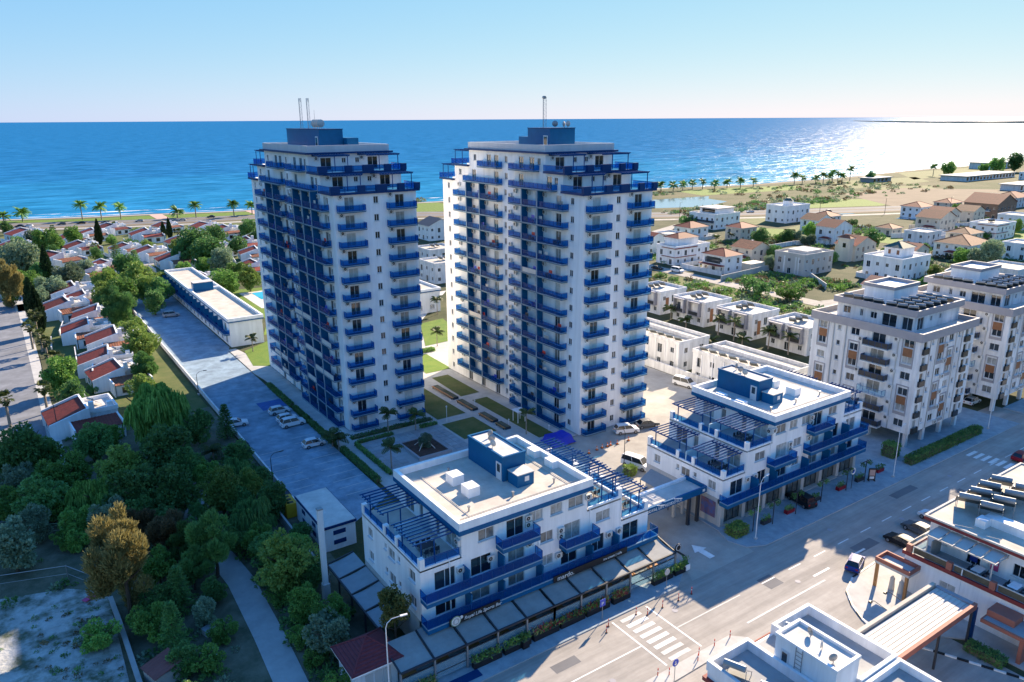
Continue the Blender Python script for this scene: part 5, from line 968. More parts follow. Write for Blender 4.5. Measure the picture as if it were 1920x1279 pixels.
boxpart('rim', 'trim_terra', cn, 64.2, 29.4, 4.3, 79.4, 29.75, 5.0); boxpart('rim', 'roof_beige', cn, 64.2, 33.8, 4.3, 79.4, 34.2, 5.0); boxpart('under_deck', 'band_grey', cn, 64.4, 29.76, 4.36, 79.2, 33.79, 4.41); boxpart('gutter', 'band_grey', cn, 79.25, 29.76, 4.4, 79.8, 33.79, 4.7)
for x in (65, 72, 78.6):
    for y in (29.45, 33.85): boxpart('post', 'pole_dark', cn, x, y, .1, x+.2, y+.2, 4.298)
for x in (73.4, 70.6): part('floodlight', MB().tube((x,34.2,4.9),(x-.3,35.6,5.4), .04, n=5).tube((x-.3,35.6,5.4),(x-.35,35.9,5.2), .04, n=5).box(x-.5,35.8,5.0,x-.2,36.1,5.2), 'pole_dark', cn)
for k in range(7): part('trellis_beam', MB().box(61.0,29.6+.72*k,4.72,64.9,29.7+.72*k,4.86), 'wood', cn)
boxpart('trellis_plate', 'wood', cn, 63.4, 29.4, 4.5, 64.15, 34.1, 4.7)
K = thing('corner_house', 'white flat-roofed house with stair block at the bottom edge', 'house', (46.3,20,0))
KA = Facade(K, (0, 17.2, 0), -pi/2); kw = [(1.6,3.6,1.4,2.2),(5.5,4.4,1.6,1.4),(1.6,.6,1.4,2.0)]
b = MB(); b.wall(KA.O, KA.U, KA.n, 17.2, 0, 7.0, [(u,u+w,z,z+h) for u,z,w,h in kw]); b.face(((14.5,17.2,0),(0,17.2,0),(0,17.2,7),(14.5,17.2,7))); b.face(((14.5,0,0),(14.5,17.2,0),(14.5,17.2,7),(14.5,0,7))); b.face(((0,0,0),(14.5,0,0),(14.5,0,7),(0,0,7))); b.face(((0,0,7),(14.5,0,7),(14.5,17.2,7),(0,17.2,7))); part('wall', b, 'white', K)
for u,z,w,h in kw: KA.win(u, z, w, h, 1, 'glass_curtain', 'frame', .1)
part('parapet', ring_parapet(-.1,8,5.4,17.3,7.003,8.0,.35), 'white', K); part('parapet', ring_parapet(8.9,8.0,14.6,17.3,7.003,8.0,.35), 'white', K); part('parapet', ring_parapet(1.6,-.1,14.6,7.9,7.003,7.8,.35), 'white', K)
boxpart('roof_deck', 'concrete', K, .26, .3, 7.003, 14.2, 16.9, 7.05)
st = boxpart('stair_block', 'white', K, 5.5, 8.4, 7.052, 8.8, 14.4, 10.0); part('coping', ring_parapet(5.42,8.32,8.88,14.48,10.003,10.35,.28), 'white', st); boxpart('stair_roof', 'roof_white', st, 5.7, 8.6, 10.003, 8.6, 14.2, 10.06); boxpart('door', 'frame', st, 5.42, 12.9, 7.06, 5.497, 13.7, 9.1); boxpart('door_glass', 'glass', st, 5.38, 13.05, 7.6, 5.417, 13.55, 8.9)
lad = MB()
for k in range(7): lad.box(5.36,11.6,7.4+.4*k,5.40,12.2,7.44+.4*k)
lad.box(5.34,11.55,7.1,5.40,11.6,10.2); lad.box(5.34,12.2,7.1,5.40,12.25,10.2); part('ladder', lad, 'metal', st)
for k in range(3): dish(st, 6.4+.7*k, 9.4+1.6*k, 10.06, .4, rad(-30+50*k), 'antenna', 'metal' if k != 1 else 'canvas_white')
for x, y in ((2.2,15.4),(2.6,12.0),(3.4,9.6),(10.8,15.6)): solar(K, x, y, 7.06, pi/2, 1.25)
boxpart('trim', 'trim_red', K, -.3, -.2, 5.9, -.003, 17.5, 6.3); boxpart('trim', 'trim_red', K, -.003, 17.203, 5.9, 6.4, 17.5, 6.3); boxpart('screen', 'trim_terra', K, 6.5, 17.3, 4.6, 8.9, 17.4, 7.0); boxpart('terrace_edge', 'trim_terra', K, 14.503, 6, 3.5, 17.8, 14, 3.9); boxpart('terrace_slab', 'roof_white', K, 14.503, 6.2, 3.903, 17.6, 13.8, 4.0)
fe = thing('yard_fence', 'low wooden fence beside the corner house', 'fence'); 
for k in range(9): part('board', MB().box(45.7-.0,28.4+1.0*k,.14,45.75,29.3+1.0*k,1.2), 'wood', fe)
# ------------------------------------------------------------ left village houses
def ribbed(x0, x1, y0, y1, za, zb, axis, mt):
    # mono pitch roof sheet of tile rows running down the slope; axis is the slope direction, za at low coordinate
    b = MB(); p = .5
    if axis == 'x':
        n = max(2, int((y1-y0)/p)); s = (y1-y0)/n
        for k in range(n):
            y = y0+s*k; h = .05
            b.face(((x0,y,za),(x1,y,zb),(x1,y+s*.5,zb+h),(x0,y+s*.5,za+h))); b.face(((x0,y+s*.5,za+h),(x1,y+s*.5,zb+h),(x1,y+s,zb),(x0,y+s,za)))
    else:
        n = max(2, int((x1-x0)/p)); s = (x1-x0)/n
        for k in range(n):
            x = x0+s*k; h = .05
            b.face(((x,y0,za),(x+s*.5,y0,za+h),(x+s*.5,y1,zb+h),(x,y1,zb))); b.face(((x+s*.5,y0,za+h),(x+s,y0,za),(x+s,y1,zb),(x+s*.5,y1,zb+h)))
    for f in list(b.f): b.f.append(tuple(reversed(f)))
    b.m += [0]*len(b.m)
    # duplicate reversed faces need their own vertices
    v = b.v[:]; off = len(v); half = len(b.f)//2; b.v += [(q[0],q[1],q[2]-.05) for q in v]; b.f = b.f[:half]+[tuple(i+off for i in f) for f in b.f[half:]]
    return b
def vhouse(label, x, y, rz, sc, var):
    T = thing('village_house', label, 'house', (x, y, 0), rz, 'white village houses with red tiled roofs'); T.scale = (sc, sc, sc)
    # wing A: mono pitch rising to +x between white gable walls
    a = MB()
    a.box(0,0,0,5.6,8.6,2.5)
    for yy in (-.25, 8.6): a.prism([(0,0),(5.9,0),(5.9,4.3),(5.2,4.3),(0,2.85)], 0, .25)
    part('wall', MB().box(0,0,0,5.6,8.6,2.5), 'white_old', T)
    for yy in (-.25, 8.6):
        g_ = MB(); q = [(-.3,0),(5.9,0),(5.9,4.5),(5.3,4.5),(-.3,2.85)]
        g_.face([(px_,yy,pz) for px_,pz in q]); g_.face([(px_,yy+.25,pz) for px_,pz in reversed(q)])
        for (ax,az),(bx_,bz) in zip(q, q[1:]+q[:1]): g_.face(((ax,yy,az),(ax,yy+.25,az),(bx_,yy+.25,bz),(bx_,yy,bz)))
        part('gable_wall', g_, 'white', T)
    boxpart('back_wall', 'white', T, 5.6, .003, 0, 5.9, 8.597, 4.4)
    part('roof', ribbed(-.3, 5.6, .02, 8.58, 2.55, 4.15, 'x', 0), 'tile_red', T)
    # flat terrace core
    boxpart('core', 'white_old', T, 5.903, 1.2, 0, 10.4, 8.4, 3.0); part('core_parapet', ring_parapet(5.91,1.1,10.5,8.5,3.003,3.7,.25), 'white', T); boxpart('terrace_floor', 'roof_white', T, 6.16, 1.35, 3.003, 10.24, 8.24, 3.05)
    solar(T, 8.2, 5.4, 3.06, pi*.5, .9); boxpart('tank', 'white', T, 9.0, 2.0, 3.06, 9.9, 2.9, 4.2)
    # wing B in front with lower orange roof sloping to -y
    boxpart('wing', 'white', T, 3.0, -5.0, 0, 9.6, -.26, 2.2)
    if var: part('wing_roof', ribbed(2.8, 9.8, -5.3, -.3, 2.4, 2.75, 'y', 0), 'tile_orange', T)
    else: part('wing_roof', ribbed(2.8, 9.8, -5.3, -.3, 2.35, 2.8, 'y', 0), 'tile_red', T)
    for xx in (2.55, 9.8): boxpart('wing_gable', 'white', T, xx, -5.4, 0, xx+.25, -.26, 2.95)
    for xx in (4.0, 6.8): boxpart('window', 'frame', T, xx, -5.06, .5, xx+1.4, -5.003, 1.9); boxpart('pane', 'glass', T, xx+.1, -5.09, .6, xx+1.3, -5.063, 1.8)
    for yy in (1.5, 5.2): boxpart('window', 'frame', T, -.06, yy, .6, -.003, yy+1.4, 1.9); boxpart('pane', 'glass', T, -.09, yy+.1, .7, -.063, yy+1.3, 1.8)
    boxpart('chimney', 'white', T, 5.95, .1, 3.6, 6.7, .85, 5.4)
    boxpart('garden_wall', 'white_old', T, -2.6, -4.6, 0, -2.4, 6, 1.3)
    return T
VH = [(9.5,185,0,1,1,'house with dark red and orange roofs, second from the grove'),(9,216,0,1,1,'house with striped red roof and flat terrace, third from the grove'),(8.5,246,0,1.02,1,'house with red and orange roofs, fourth from the grove'),(11,269,0,1,0,'house with deep red roof beneath the round trees, fifth from the grove'),
 (2.5,149,.12,1.05,0,'house half hidden by the grove, nearest the camera'),(6,424,.2,1.1,0,'house by the coast road behind the first left trees'),(32,410,.15,1.1,1,'house with roof tanks beside the dark cypress near the coast road'),(52,390,.15,1.1,0,'house with bright red roof left of the twin cypresses'),(25,366,.15,1.15,0,'broad white house with bright red roof in the middle of the village'),(45,334,.15,1.15,1,'broad white house with orange roof right of the village centre'),(50,310,.1,1,1,'house with orange roof just behind the long annex trees'),
 (13,336,.3,1.15,1,'house with double orange roofs behind the tall cypress'),(28,314,.2,1,1,'house with brown roof below the broad white house'),(86,378,0,1.15,1,'house with pale orange roof at the top, left of the left tower'),(84,335,0,1.1,0,'white red-roofed house left of the left tower, second from coast road'),(80,309,0,1,1,'orange-roofed house left of the left tower, third from coast road'),(72,279,0,1,0,'house with red roof left of the left tower, nearest the annex'),(52,266,.1,.9,1,'small orange roof showing behind the long annex'),(3,391,.2,1,0,'house with roof tanks at the far left edge'),(70,420,.2,1,1,'house beside the coast road right of the twin cypresses'),(12.5,171,0,.95,1,'house with orange roofs beside the weeping tree, nearest the lot wall'),(12.8,201,0,.95,1,'house with orange roofs close to the lot wall, second from grove'),(12.6,231,0,.95,1,'house with orange roofs close to the lot wall, third from grove'),(13,257,0,.95,0,'red-roofed house close to the lot wall, fourth from grove'),(62,356,.15,1,1,'house with orange roof in the village middle, right side'),(20,302,.2,.95,0,'red-roofed house just left of the round trees'),(-14,330,.25,1,1,'orange-roofed house at the left edge of the village'),(-10,372,.25,1,0,'red-roofed house at the far left edge'),(40,352,.15,.9,1,'small orange-roofed house between the broad white houses'),(72,330,.1,1,1,'orange-roofed house in the trees left of the left tower'),(96,352,0,1,0,'red-roofed house close behind the left tower'),(44,425,.2,1,0,'red-roofed house along the coast road, village middle'),(22,396,.2,.95,1,'orange-roofed house behind the far left trees'),(84,402,.15,1,0,'red-roofed house along the coast road near the left tower'),(-16,290,.2,1,1,'orange-roofed house beyond the end of the lane')]
for i, (x, y, r, s, v, l) in enumerate(VH): vhouse(('white '+l) if l.startswith('house') else l, x+random.uniform(-1,1), y+random.uniform(-1,1), r+random.uniform(-.16,.16), s*random.uniform(1.0,1.2), v)
# ------------------------------------------------------------ trees
GROVE = [(17.2, 134.9, 5.68, "weep"), (23.5, 131.7, 3.12, "round"), (28.1, 131.8, 2.03, "pine"), (7.5, 134.3, 3.03, "round"), (10.5, 137.7, 2.18, "round"), (-1.5, 132.6, 4.48, "round"), (-4.4, 134.3, 3.03, "round"), (1.3, 133.5, 3.01, "round"), (-3.5, 125.0, 3.41, "olive"), (-0.8, 115.8, 3.64, "round"), (5.4, 112.5, 3.99, "weep"), (10.2, 118.8, 4.09, "light"), (16.4, 118.5, 4.19, "round"), (14.3, 106.6, 3.83, "round"), (9.7, 109.0, 3.72, "round"), (18.3, 115.6, 2.69, "round"), (20.6, 104.3, 3.15, "light"), (24.7, 105.9, 2.2, "light"), (26.1, 98.4, 2.48, "round"), (22.0, 94.9, 3.17, "weep"), (21.9, 79.9, 3.34, "light"), (22.2, 86.8, 2.68, "round"), (21.9, 67.0, 2.81, "olive"), (5.6, 86.5, 3.7, "gold"), (15.8, 88.6, 3.11, "cas"), (11.9, 95.5, 2.75, "cas"), (-4.7, 104.2, 3.42, "olive"), (2.6, 105.6, 1.91, "bush"), (10.5, 83.6, 2.14, "pine"), (8.6, 76.8, 1.83, "pine"), (7.7, 66.4, 1.9, "light"), (2.3, 81.9, 2.47, "bush"), (2.6, 122.7, 3.36, "round"), (10.3, 106.6, 2.59, "round"), (2.6, 108.8, 2.62, "round"), (-2.2, 110.8, 2.66, "olive"), (17.1, 103.5, 1.73, "round"), (6.6, 106.0, 2.49, "olive"), (22.2, 102.5, 2.06, "round"), (26.9, 90.1, 1.74, "round"), (9.5, 101.0, 2.0, "cas"), (12.9, 87.5, 2.16, "cas"), (7.5, 86.8, 1.8, "bush"), (0.8, 107.2, 1.69, "bush"), (19.2, 92.6, 1.9, "round"), (7.5, 78.8, 1.68, "bush"), (10.3, 71.6, 1.89, "bush"), (13.4, 75.9, 1.65, "bush"), (25.0, 71.2, 1.63, "bush"), (19.9, 70.4, 1.59, "bush"), (20.1, 66.2, 1.54, "bush"), (0.6, 115.9, 2.67, "round"), (-4.4, 118.3, 2.72, "round"), (20.2, 113.8, 2.23, "round"), (13.5, 115.8, 3.13, "round"), (13.2, 92.0, 2.3, "cas"), (9.6, 91.0, 2.2, "round"), (14.2, 83.0, 1.9, "round"), (8.4, 95.5, 2.3, "olive"), (12.6, 101.5, 2.6, "round"), (6.2, 98.5, 2.2, "round"), (14.6, 98.0, 2.0, "round"), (21.4, 91.0, 2.2, "round"), (24.4, 84.5, 2.2, "light"), (24.2, 79.0, 2.0, "round"), (21.6, 73.8, 2.1, "light"), (23.6, 70.0, 2.0, "round"), (20.6, 61.5, 1.6, "bush"), (6.8, 81.0, 2.0, "round"), (12.2, 79.5, 1.8, "olive"), (9.2, 84.0, 2.0, "round"), (8.6, 72.5, 1.7, "round"), (20.2, 79.0, 1.7, "bush"), (26.0, 116.5, 2.4, "round"), (24.5, 112.0, 2.4, "weep"), (27.0, 108.5, 2.0, "round")]
CORNER = [(27.6, 62.6, 2.0, "tall")]
VILLAGE = [(4.3, 456.1, 2.91, "round"), (2.4, 322.2, 7.11, "olive"), (6.1, 309.4, 6.39, "olive"), (16.7, 366.2, 5.73, "round"), (28.2, 384.8, 4.38, "light"), (43.2, 391.2, 3.08, "bush"), (48.0, 373.4, 3.48, "bush"), (64.3, 315.5, 8.24, "round"), (65.2, 298.1, 6.74, "round"), (65.1, 281.3, 5.15, "olive"), (60.3, 286.8, 3.56, "light"), (82.6, 325.7, 4.31, "round"), (99.4, 370.2, 5.17, "round"), (18.2, 290.7, 4.99, "olive"), (11.2, 349.4, 3.73, "light"), (27.3, 273.8, 4.72, "light"), (34.9, 265.9, 5.37, "light"), (28.5, 248.0, 5.19, "light"), (35.3, 253.0, 4.4, "light"), (25.0, 251.8, 4.72, "light"), (38.5, 248.8, 4.16, "round"), (57.6, 247.6, 4.74, "light"), (66.4, 251.6, 4.48, "light"), (0.4, 271.3, 3.88, "gold"), (23.0, 221.1, 4.32, "cas"), (25.0, 208.8, 3.2, "light"), (23.6, 188.7, 3.87, "light"), (21.8, 171.7, 2.67, "cas"), (5.8, 175.0, 3.59, "light"), (7.1, 162.0, 2.75, "round"), (11.5, 172.1, 1.53, "bush"), (16.3, 172.3, 1.66, "bush"), (19.0, 159.6, 3.08, "light"), (17.6, 350.1, 3.74, "round"), (32.2, 346.2, 2.97, "round"), (5.9, 290.5, 4.15, "round"), (11.6, 275.4, 4.34, "olive"), (59.1, 312.8, 4.54, "round"), (79.1, 345.5, 5.04, "round"), (96.2, 345.1, 3.82, "round"), (63.1, 349.1, 3.03, "light"), (35.3, 291.7, 4.2, "round"), (24.4, 307.2, 3.3, "olive"), (42.4, 269.2, 3.51, "light"), (52.1, 279.7, 3.46, "light"), (67.5, 272.8, 3.62, "round"), (60.0, 276.5, 3.04, "bush"), (0.4, 274.1, 2.95, "bush"), (7.5, 269.6, 3.48, "olive"), (22.4, 247.9, 3.04, "round"), (28.2, 243.0, 3.17, "round"), (34.7, 236.5, 3.44, "round"), (6.3, 380.7, 4.06, "round"), (21.5, 377.9, 3.23, "light"), (57.8, 417.7, 2.69, "bush"), (53.0, 358.3, 2.83, "light"), (0.7, 315.4, 4.5, "olive"), (10.1, 297.8, 4.25, "round"), (13.0, 401.4, 3.42, "olive")]
PINES = [(37.7, 331.7, 3.09, "pine"), (41.2, 310.9, 3.13, "pine"), (21.1, 396.9, 3.1, "pine")]
CYPS = [(38.2, 389.3, 1.8, "cyp"), (65.8, 391.2, 1.27, "cyp"), (67.9, 387.7, 1.26, "cyp"), (12.1, 297.9, 1.91, "cyp"), (5.0, 248.5, 1.96, "cyp"), (5.6, 231.3, 1.83, "cyp")]
EAST = [(278.6, 214.2, 4.0, "round"), (294.1, 211.4, 3.35, "round"), (298.0, 210.1, 2.85, "olive"), (294.3, 202.4, 2.29, "olive"), (296.5, 200.7, 2.29, "olive"), (307.0, 208.8, 3.69, "round"), (309.2, 179.8, 4.58, "round"), (247.9, 184.0, 3.96, "round"), (235.1, 175.2, 2.72, "olive"), (197.8, 150.5, 3.58, "bush"), (201.2, 157.4, 3.12, "bush"), (199.2, 141.2, 3.52, "bush"), (202.5, 139.6, 2.13, "bush"), (264.9, 169.3, 2.47, "round"), (297.5, 274.6, 4.6, "bush"), (299.8, 153.4, 3.12, "round"), (295.9, 126.7, 5.27, "olive"), (296.6, 131.2, 4.16, "olive"), (297.2, 136.5, 3.73, "round"), (266.5, 130.8, 2.55, "light"), (249.1, 125.5, 2.0, "round"), (458.2, 219.0, 2.88, "round"), (293.6, 215.6, 2.59, "bush"), (251.4, 201.9, 2.53, "bush"), (298.7, 167.8, 2.44, "bush"), (297.3, 122.8, 2.98, "bush"), (374.5, 163.7, 2.9, "bush"), (639.1, 381.1, 4.2, "round"), (741.7, 366.2, 6.42, "round"), (811.6, 356.1, 7.5, "round"), (859.4, 360.1, 8.54, "round"), (806.1, 365.3, 5.62, "round"), (233.6, 184.8, 2.56, "bush"), (332.4, 217.4, 2.82, "bush"), (259.1, 187.1, 2.74, "bush"), (371.5, 228.1, 2.47, "bush"), (334.7, 176.6, 2.42, "bush"), (404.2, 164.5, 3.4, "round"), (245.8, 216.9, 2.11, "bush"), (226.0, 222.2, 2.26, "bush")]
PALM_SEA = [(4.5, 505.5, 5.28), (13.6, 512.8, 6.01), (42.5, 502.9, 9.15), (51.6, 496.1, 8.23), (61.1, 492.0, 7.66), (88.9, 477.3, 4.94), (98.4, 473.3, 7.74), (117.9, 464.9, 8.12), (129.7, 469.1, 6.06)]
PALM_SEA2 = [(429.7, 426.2, 5.67), (437.1, 420.4, 5.67), (449.6, 422.2, 5.33), (462.3, 424.1, 5.82), (468.6, 419.2, 6.64), (479.8, 416.5, 5.02), (491.1, 413.7, 5.47), (499.4, 407.2, 6.72), (515.3, 407.3, 5.97), (562.8, 403.0, 8.37), (572.6, 402.2, 5.77), (586.0, 398.6, 5.37), (586.1, 391.5, 7.98), (594.8, 391.7, 6.7), (596.8, 390.1, 9.81), (600.3, 387.3, 8.47), (603.1, 385.1, 7.14), (628.8, 394.1, 11.47), (746.2, 382.5, 9.42)]
PALM_FAN = [(4.6, 224.3, 7.1), (5.3, 206.0, 4.52), (6.0, 187.4, 5.18), (2.6, 164.7, 5.5), (-3.7, 160.9, 5.84), (2.9, 216.8, 6.2), (50.2, 431.1, 4.59), (71.5, 386.8, 4.07), (4.7, 212.7, 4.79), (33.9, 366.5, 3.68)]
PALM_PLAZA = [(52.5, 117.0, 4.42), (57.3, 115.6, 3.57), (42.2, 117.7, 2.6), (42.5, 115.4, 2.55), (72.8, 102.7, 4.43), (46.8, 103.8, 4.23), (47.3, 182.5, 3.81), (102.1, 188.7, 4.76), (86.4, 160.3, 4.15)]
PALM_EAST = [(152.6, 145.1, 3.7), (149.8, 136.7, 2.53), (149.9, 125.7, 5.14), (150.1, 120.8, 5.6), (148.1, 116.5, 2.47), (151.5, 111.3, 5.01), (151.7, 105.8, 4.9), (143.2, 122.2, 1.39), (265.9, 228.0, 3.59), (274.8, 227.1, 3.88), (443.2, 232.8, 3.68), (23.9, 124.3, 1.92)]

ORD = ['first','second','third','fourth','fifth','sixth','seventh','eighth','ninth','tenth','eleventh','twelfth','thirteenth','fourteenth','fifteenth','sixteenth','seventeenth','eighteenth','nineteenth','twentieth','twenty-first','twenty-second','twenty-third','twenty-fourth','twenty-fifth','twenty-sixth','twenty-seventh','twenty-eighth','twenty-ninth','thirtieth']+['thirty-'+w_ for w_ in ('first','second','third','fourth','fifth','sixth','seventh','eighth','ninth')]+['fortieth']+['forty-'+w_ for w_ in ('first','second','third','fourth','fifth')]
def leafquad(V, Fc, c, d, s, w, rng):
    # one leaf face at c, pointing along d, length s, width w
    d = d.normalized(); a = d.orthogonal().normalized(); a = Matrix.Rotation(rng.uniform(0, 2*pi), 3, d) @ a
    i = len(V); V += [tuple(c-a*w*.5), tuple(c+a*w*.5), tuple(c+d*s+a*w*.35), tuple(c+d*s-a*w*.35)]; Fc.append((i,i+1,i+2,i+3))
def rv(rng):
    while True:
        v = Vector((rng.uniform(-1,1), rng.uniform(-1,1), rng.uniform(-1,1)))
        if .01 < v.length < 1: return v
def mkmesh(name, V, Fc, mt):
    me = D.meshes.new(name); me.from_pydata(V, [], Fc); me.materials.append(M[mt]); me.update(); return me
def crown(kind, seed, mt):
    rng = random.Random(seed); V = []; Fc = []
    if kind in ('round', 'light', 'olive', 'weep', 'gold', 'cas', 'bush', 'tall'):
        hh = {'round':.85,'light':.9,'olive':.85,'weep':.85,'gold':1.75,'cas':1.25,'bush':.62,'tall':1.3}[kind]
        nc = {'bush':16}.get(kind, 38); cl = []
        for k in range(nc):
            v = rv(rng).normalized(); v *= rng.uniform(.30,.88); cl.append((Vector((v.x*1.0, v.y*1.0, v.z*hh)), rng.uniform(.16,.36)))
        for _ in range(3):
            v = rv(rng).normalized(); cl.append((Vector((v.x*.85,v.y*.85,abs(v.z)*hh*.9)), rng.uniform(.14,.22)))
        for c, r in cl:
            n = int(2100*r*r)+40
            for k in range(n):
                v = rv(rng).normalized(); q = c+v*r*rng.uniform(.72,1.05)
                if kind == 'weep': leafquad(V, Fc, q, Vector((v.x*.35, v.y*.35, -1)), rng.uniform(.16,.34), .05, rng)
                elif kind in ('gold','cas'): [leafquad(V, Fc, q+rv(rng)*.05, Vector((v.x*.7, v.y*.7, .8+v.z*.4))+rv(rng)*.5, rng.uniform(.08,.17), .03, rng) for _ in range(3)]
                else: leafquad(V, Fc, q, v+rv(rng)*.9, rng.uniform(.05,.11), .068, rng)
    elif kind == 'pine':
        for L_ in range(13):
            z = -1.2+2.7*L_/12; rad_ = .85*(1-L_/13)**.8+.06
            for k in range(9):
                a = 2*pi*k/9+L_*.5+rng.uniform(-.2,.2)
                for j in range(9):
                    f = (j+1)/9; q = Vector((cos(a)*rad_*f, sin(a)*rad_*f, z-.12*f+.1*f*f))
                    for _ in range(3): leafquad(V, Fc, q, Vector((cos(a)+rng.uniform(-.9,.9), sin(a)+rng.uniform(-.9,.9), rng.uniform(-.2,.7))), rng.uniform(.1,.2), .05, rng)
    elif kind == 'cyp':
        for k in range(2600):
            t = rng.random(); z = -3.0+6.4*t; r = (.95*sin(pi*min(1,(t*.93+.07))**.75))*rng.uniform(.6,1.05); a = rng.uniform(0,2*pi)
            leafquad(V, Fc, Vector((cos(a)*r, sin(a)*r, z)), Vector((cos(a)*.3, sin(a)*.3, 1)), rng.uniform(.2,.5), .16, rng)
    return mkmesh('crown', V, Fc, mt)
def trunkmesh(kind, seed):
    rng = random.Random(seed); b = MB(); base = {'round':-1.1,'light':-1.1,'olive':-1.1,'weep':-1.05,'gold':-1.75,'cas':-1.45,'pine':-1.5,'cyp':-3.4,'bush':-.65,'tall':-3.0}[kind]
    top = .3 if kind != 'cyp' else 2; p = [(rng.uniform(-.06,.06)*k, rng.uniform(-.06,.06)*k, base+(top-base)*k/4) for k in range(5)]
    b.path(p, .075 if kind != 'cyp' else .12, 7, 0, .03)
    for k in range(6 if kind not in ('cyp','pine') else 0):
        a = rng.uniform(0,2*pi); q = p[2+k%2]; b.path([q, (q[0]+.3*cos(a), q[1]+.3*sin(a), q[2]+.22), (q[0]+.62*cos(a), q[1]+.62*sin(a), q[2]+.5)], .035, 5, 0, .012)
    return b.mesh('trunk', 'bark')
leafmat('leaf_gold2', (.05, .08, .02), (.30, .27, .08))
LEAF = {'round':['leaf_dark','leaf_green','leaf_dark'],'light':['leaf_green','leaf_light','leaf_light'],'olive':['leaf_olive','leaf_olive'],'weep':['leaf_green','leaf_dark','leaf_olive'],'gold':['leaf_gold'],'cas':['leaf_brown','leaf_dark'],'pine':['leaf_dark'],'cyp':['leaf_cyp'],'bush':['leaf_dark','leaf_green'],'tall':['leaf_gold2']}
PRO = {k: [(crown(k, 11*i+len(k), m_), trunkmesh(k, i)) for i, m_ in enumerate(v)] for k, v in LEAF.items()}
ADJ = {'round':'dark rounded leafy tree','light':'light green leafy tree','olive':'grey-green leafy tree','weep':'drooping weeping tree','gold':'golden brown feathery tree','cas':'dark feathery brown-tipped tree','pine':'slim tiered conifer','cyp':'narrow dark cypress','bush':'low dense bush','tall':'tall loose yellow-green tree'}
BASEZ = {'round':1.1,'light':1.1,'olive':1.1,'weep':1.05,'gold':1.75,'cas':1.45,'pine':1.5,'cyp':3.4,'bush':.62,'tall':3.0}
def plant(lst, where, group):
    cnt = {}
    for x, y, r, k in sorted(lst, key=lambda t: -math.atan2(t[1], t[0])):
        i = cnt.get(k, 0); cnt[k] = i+1; n = sum(1 for t in lst if t[3] == k)
        lab = ADJ[k]+' '+where+(f', {ORD[min(i,44)]} from left' if n > 1 else '')
        t = thing('tree' if k != 'bush' else 'bush', lab, 'tree' if k != 'bush' else 'bush', (x, y, 0), random.uniform(0, 6.28), group)
        v = random.randrange(len(PRO[k])); cm, tm = PRO[k][v]; s = r*random.uniform(.92,1.06); sz = s*random.uniform(.92,1.2); z = BASEZ[k]*sz
        obj('trunk', tm, t, (0,0,z), 0, (s,s,sz)); obj('crown', cm, t, (0,0,z), 0, (s*random.uniform(.85,1.12),s*random.uniform(.85,1.12),sz))
plant(GROVE, 'in the lower left grove', 'trees of the lower left grove'); plant(CORNER, 'at the left end of the front block', 'trees of the lower left grove')
plant(VILLAGE, 'among the left village houses', 'trees among the village houses'); plant(PINES, 'among the far village houses', 'trees among the village houses'); plant(CYPS, 'in the left village', 'cypresses of the village'); plant(EAST, 'among the eastern villas', 'trees of the eastern quarter')
ot = [(54.9,107.6,1.5,'olive')]; plant(ot, 'braced in the square planter of the plaza', None)
# palms
def palm_crown(kind, seed):
    rng = random.Random(seed); V = []; Fc = []
    n = {'date':30,'fan':34,'queen':15}[kind]
    for k in range(n):
        a = 2*pi*k/n*1.618*3+rng.uniform(-.15,.15); el = rng.uniform(-.35,1.25) if kind != 'queen' else rng.uniform(.15,1.2); L_ = rng.uniform(.85,1.1)
        if kind == 'fan':
            st = Vector((cos(a)*cos(el), sin(a)*cos(el), sin(el)))*.5*L_; d = st.normalized(); s_ = Vector((-sin(a), cos(a), 0)); u = d.cross(s_)
            for j in range(9):
                t = (j-4)/4*1.25; dd = (d*cos(t)+s_*sin(t)); e = st+dd*.48*L_+Vector((0,0,-.12*abs(t))); w_ = .05; nn = dd.cross(u).normalized()*w_
                i = len(V); V += [tuple(st), tuple(st+dd*.3+nn), tuple(e), tuple(st+dd*.3-nn)]; Fc.append((i,i+1,i+2,i+3))
        else:
            m_ = 8; pts = []
            for j in range(m_+1):
                f = j/m_; droop = (1.15 if kind == 'date' else 1.7)*f*f*.6; e2 = el-droop*1.4; 
                if j == 0: pts.append(Vector((0,0,0)))
                else: pts.append(pts[-1]+Vector((cos(a)*cos(e2), sin(a)*cos(e2), sin(e2)))*L_/m_)
            s_ = Vector((-sin(a), cos(a), 0))
            for j in range(m_):
                p, q = pts[j], pts[j+1]; w_ = (.20 if kind == 'date' else .26)*sin(pi*(j+.9)/(m_+1)); i = len(V)
                for sg in (-1, 1):
                    for h_ in (0, .5):
                        o_ = p.lerp(q, h_); i = len(V); V += [tuple(o_), tuple(o_.lerp(q,.45)), tuple(o_.lerp(q,.9)+s_*sg*w_+Vector((0,0,-w_*.55))+(q-p)*.5), tuple(o_+s_*sg*w_*.95+Vector((0,0,-w_*.6))+(q-p)*.5)]; Fc.append((i,i+1,i+2,i+3))
    return mkmesh('crown', V, Fc, 'leaf_palm' if kind != 'date' else 'leaf_green')
PALM = {k: [palm_crown(k, 5+i) for i in range(2)] for k in ('date','fan','queen')}
PT = MB().path([(0,0,0),(.012,.0,.35),(.0,.012,.7),(0,0,1)], .5, 8, 0, .36).mesh('trunk', 'bark_pale')
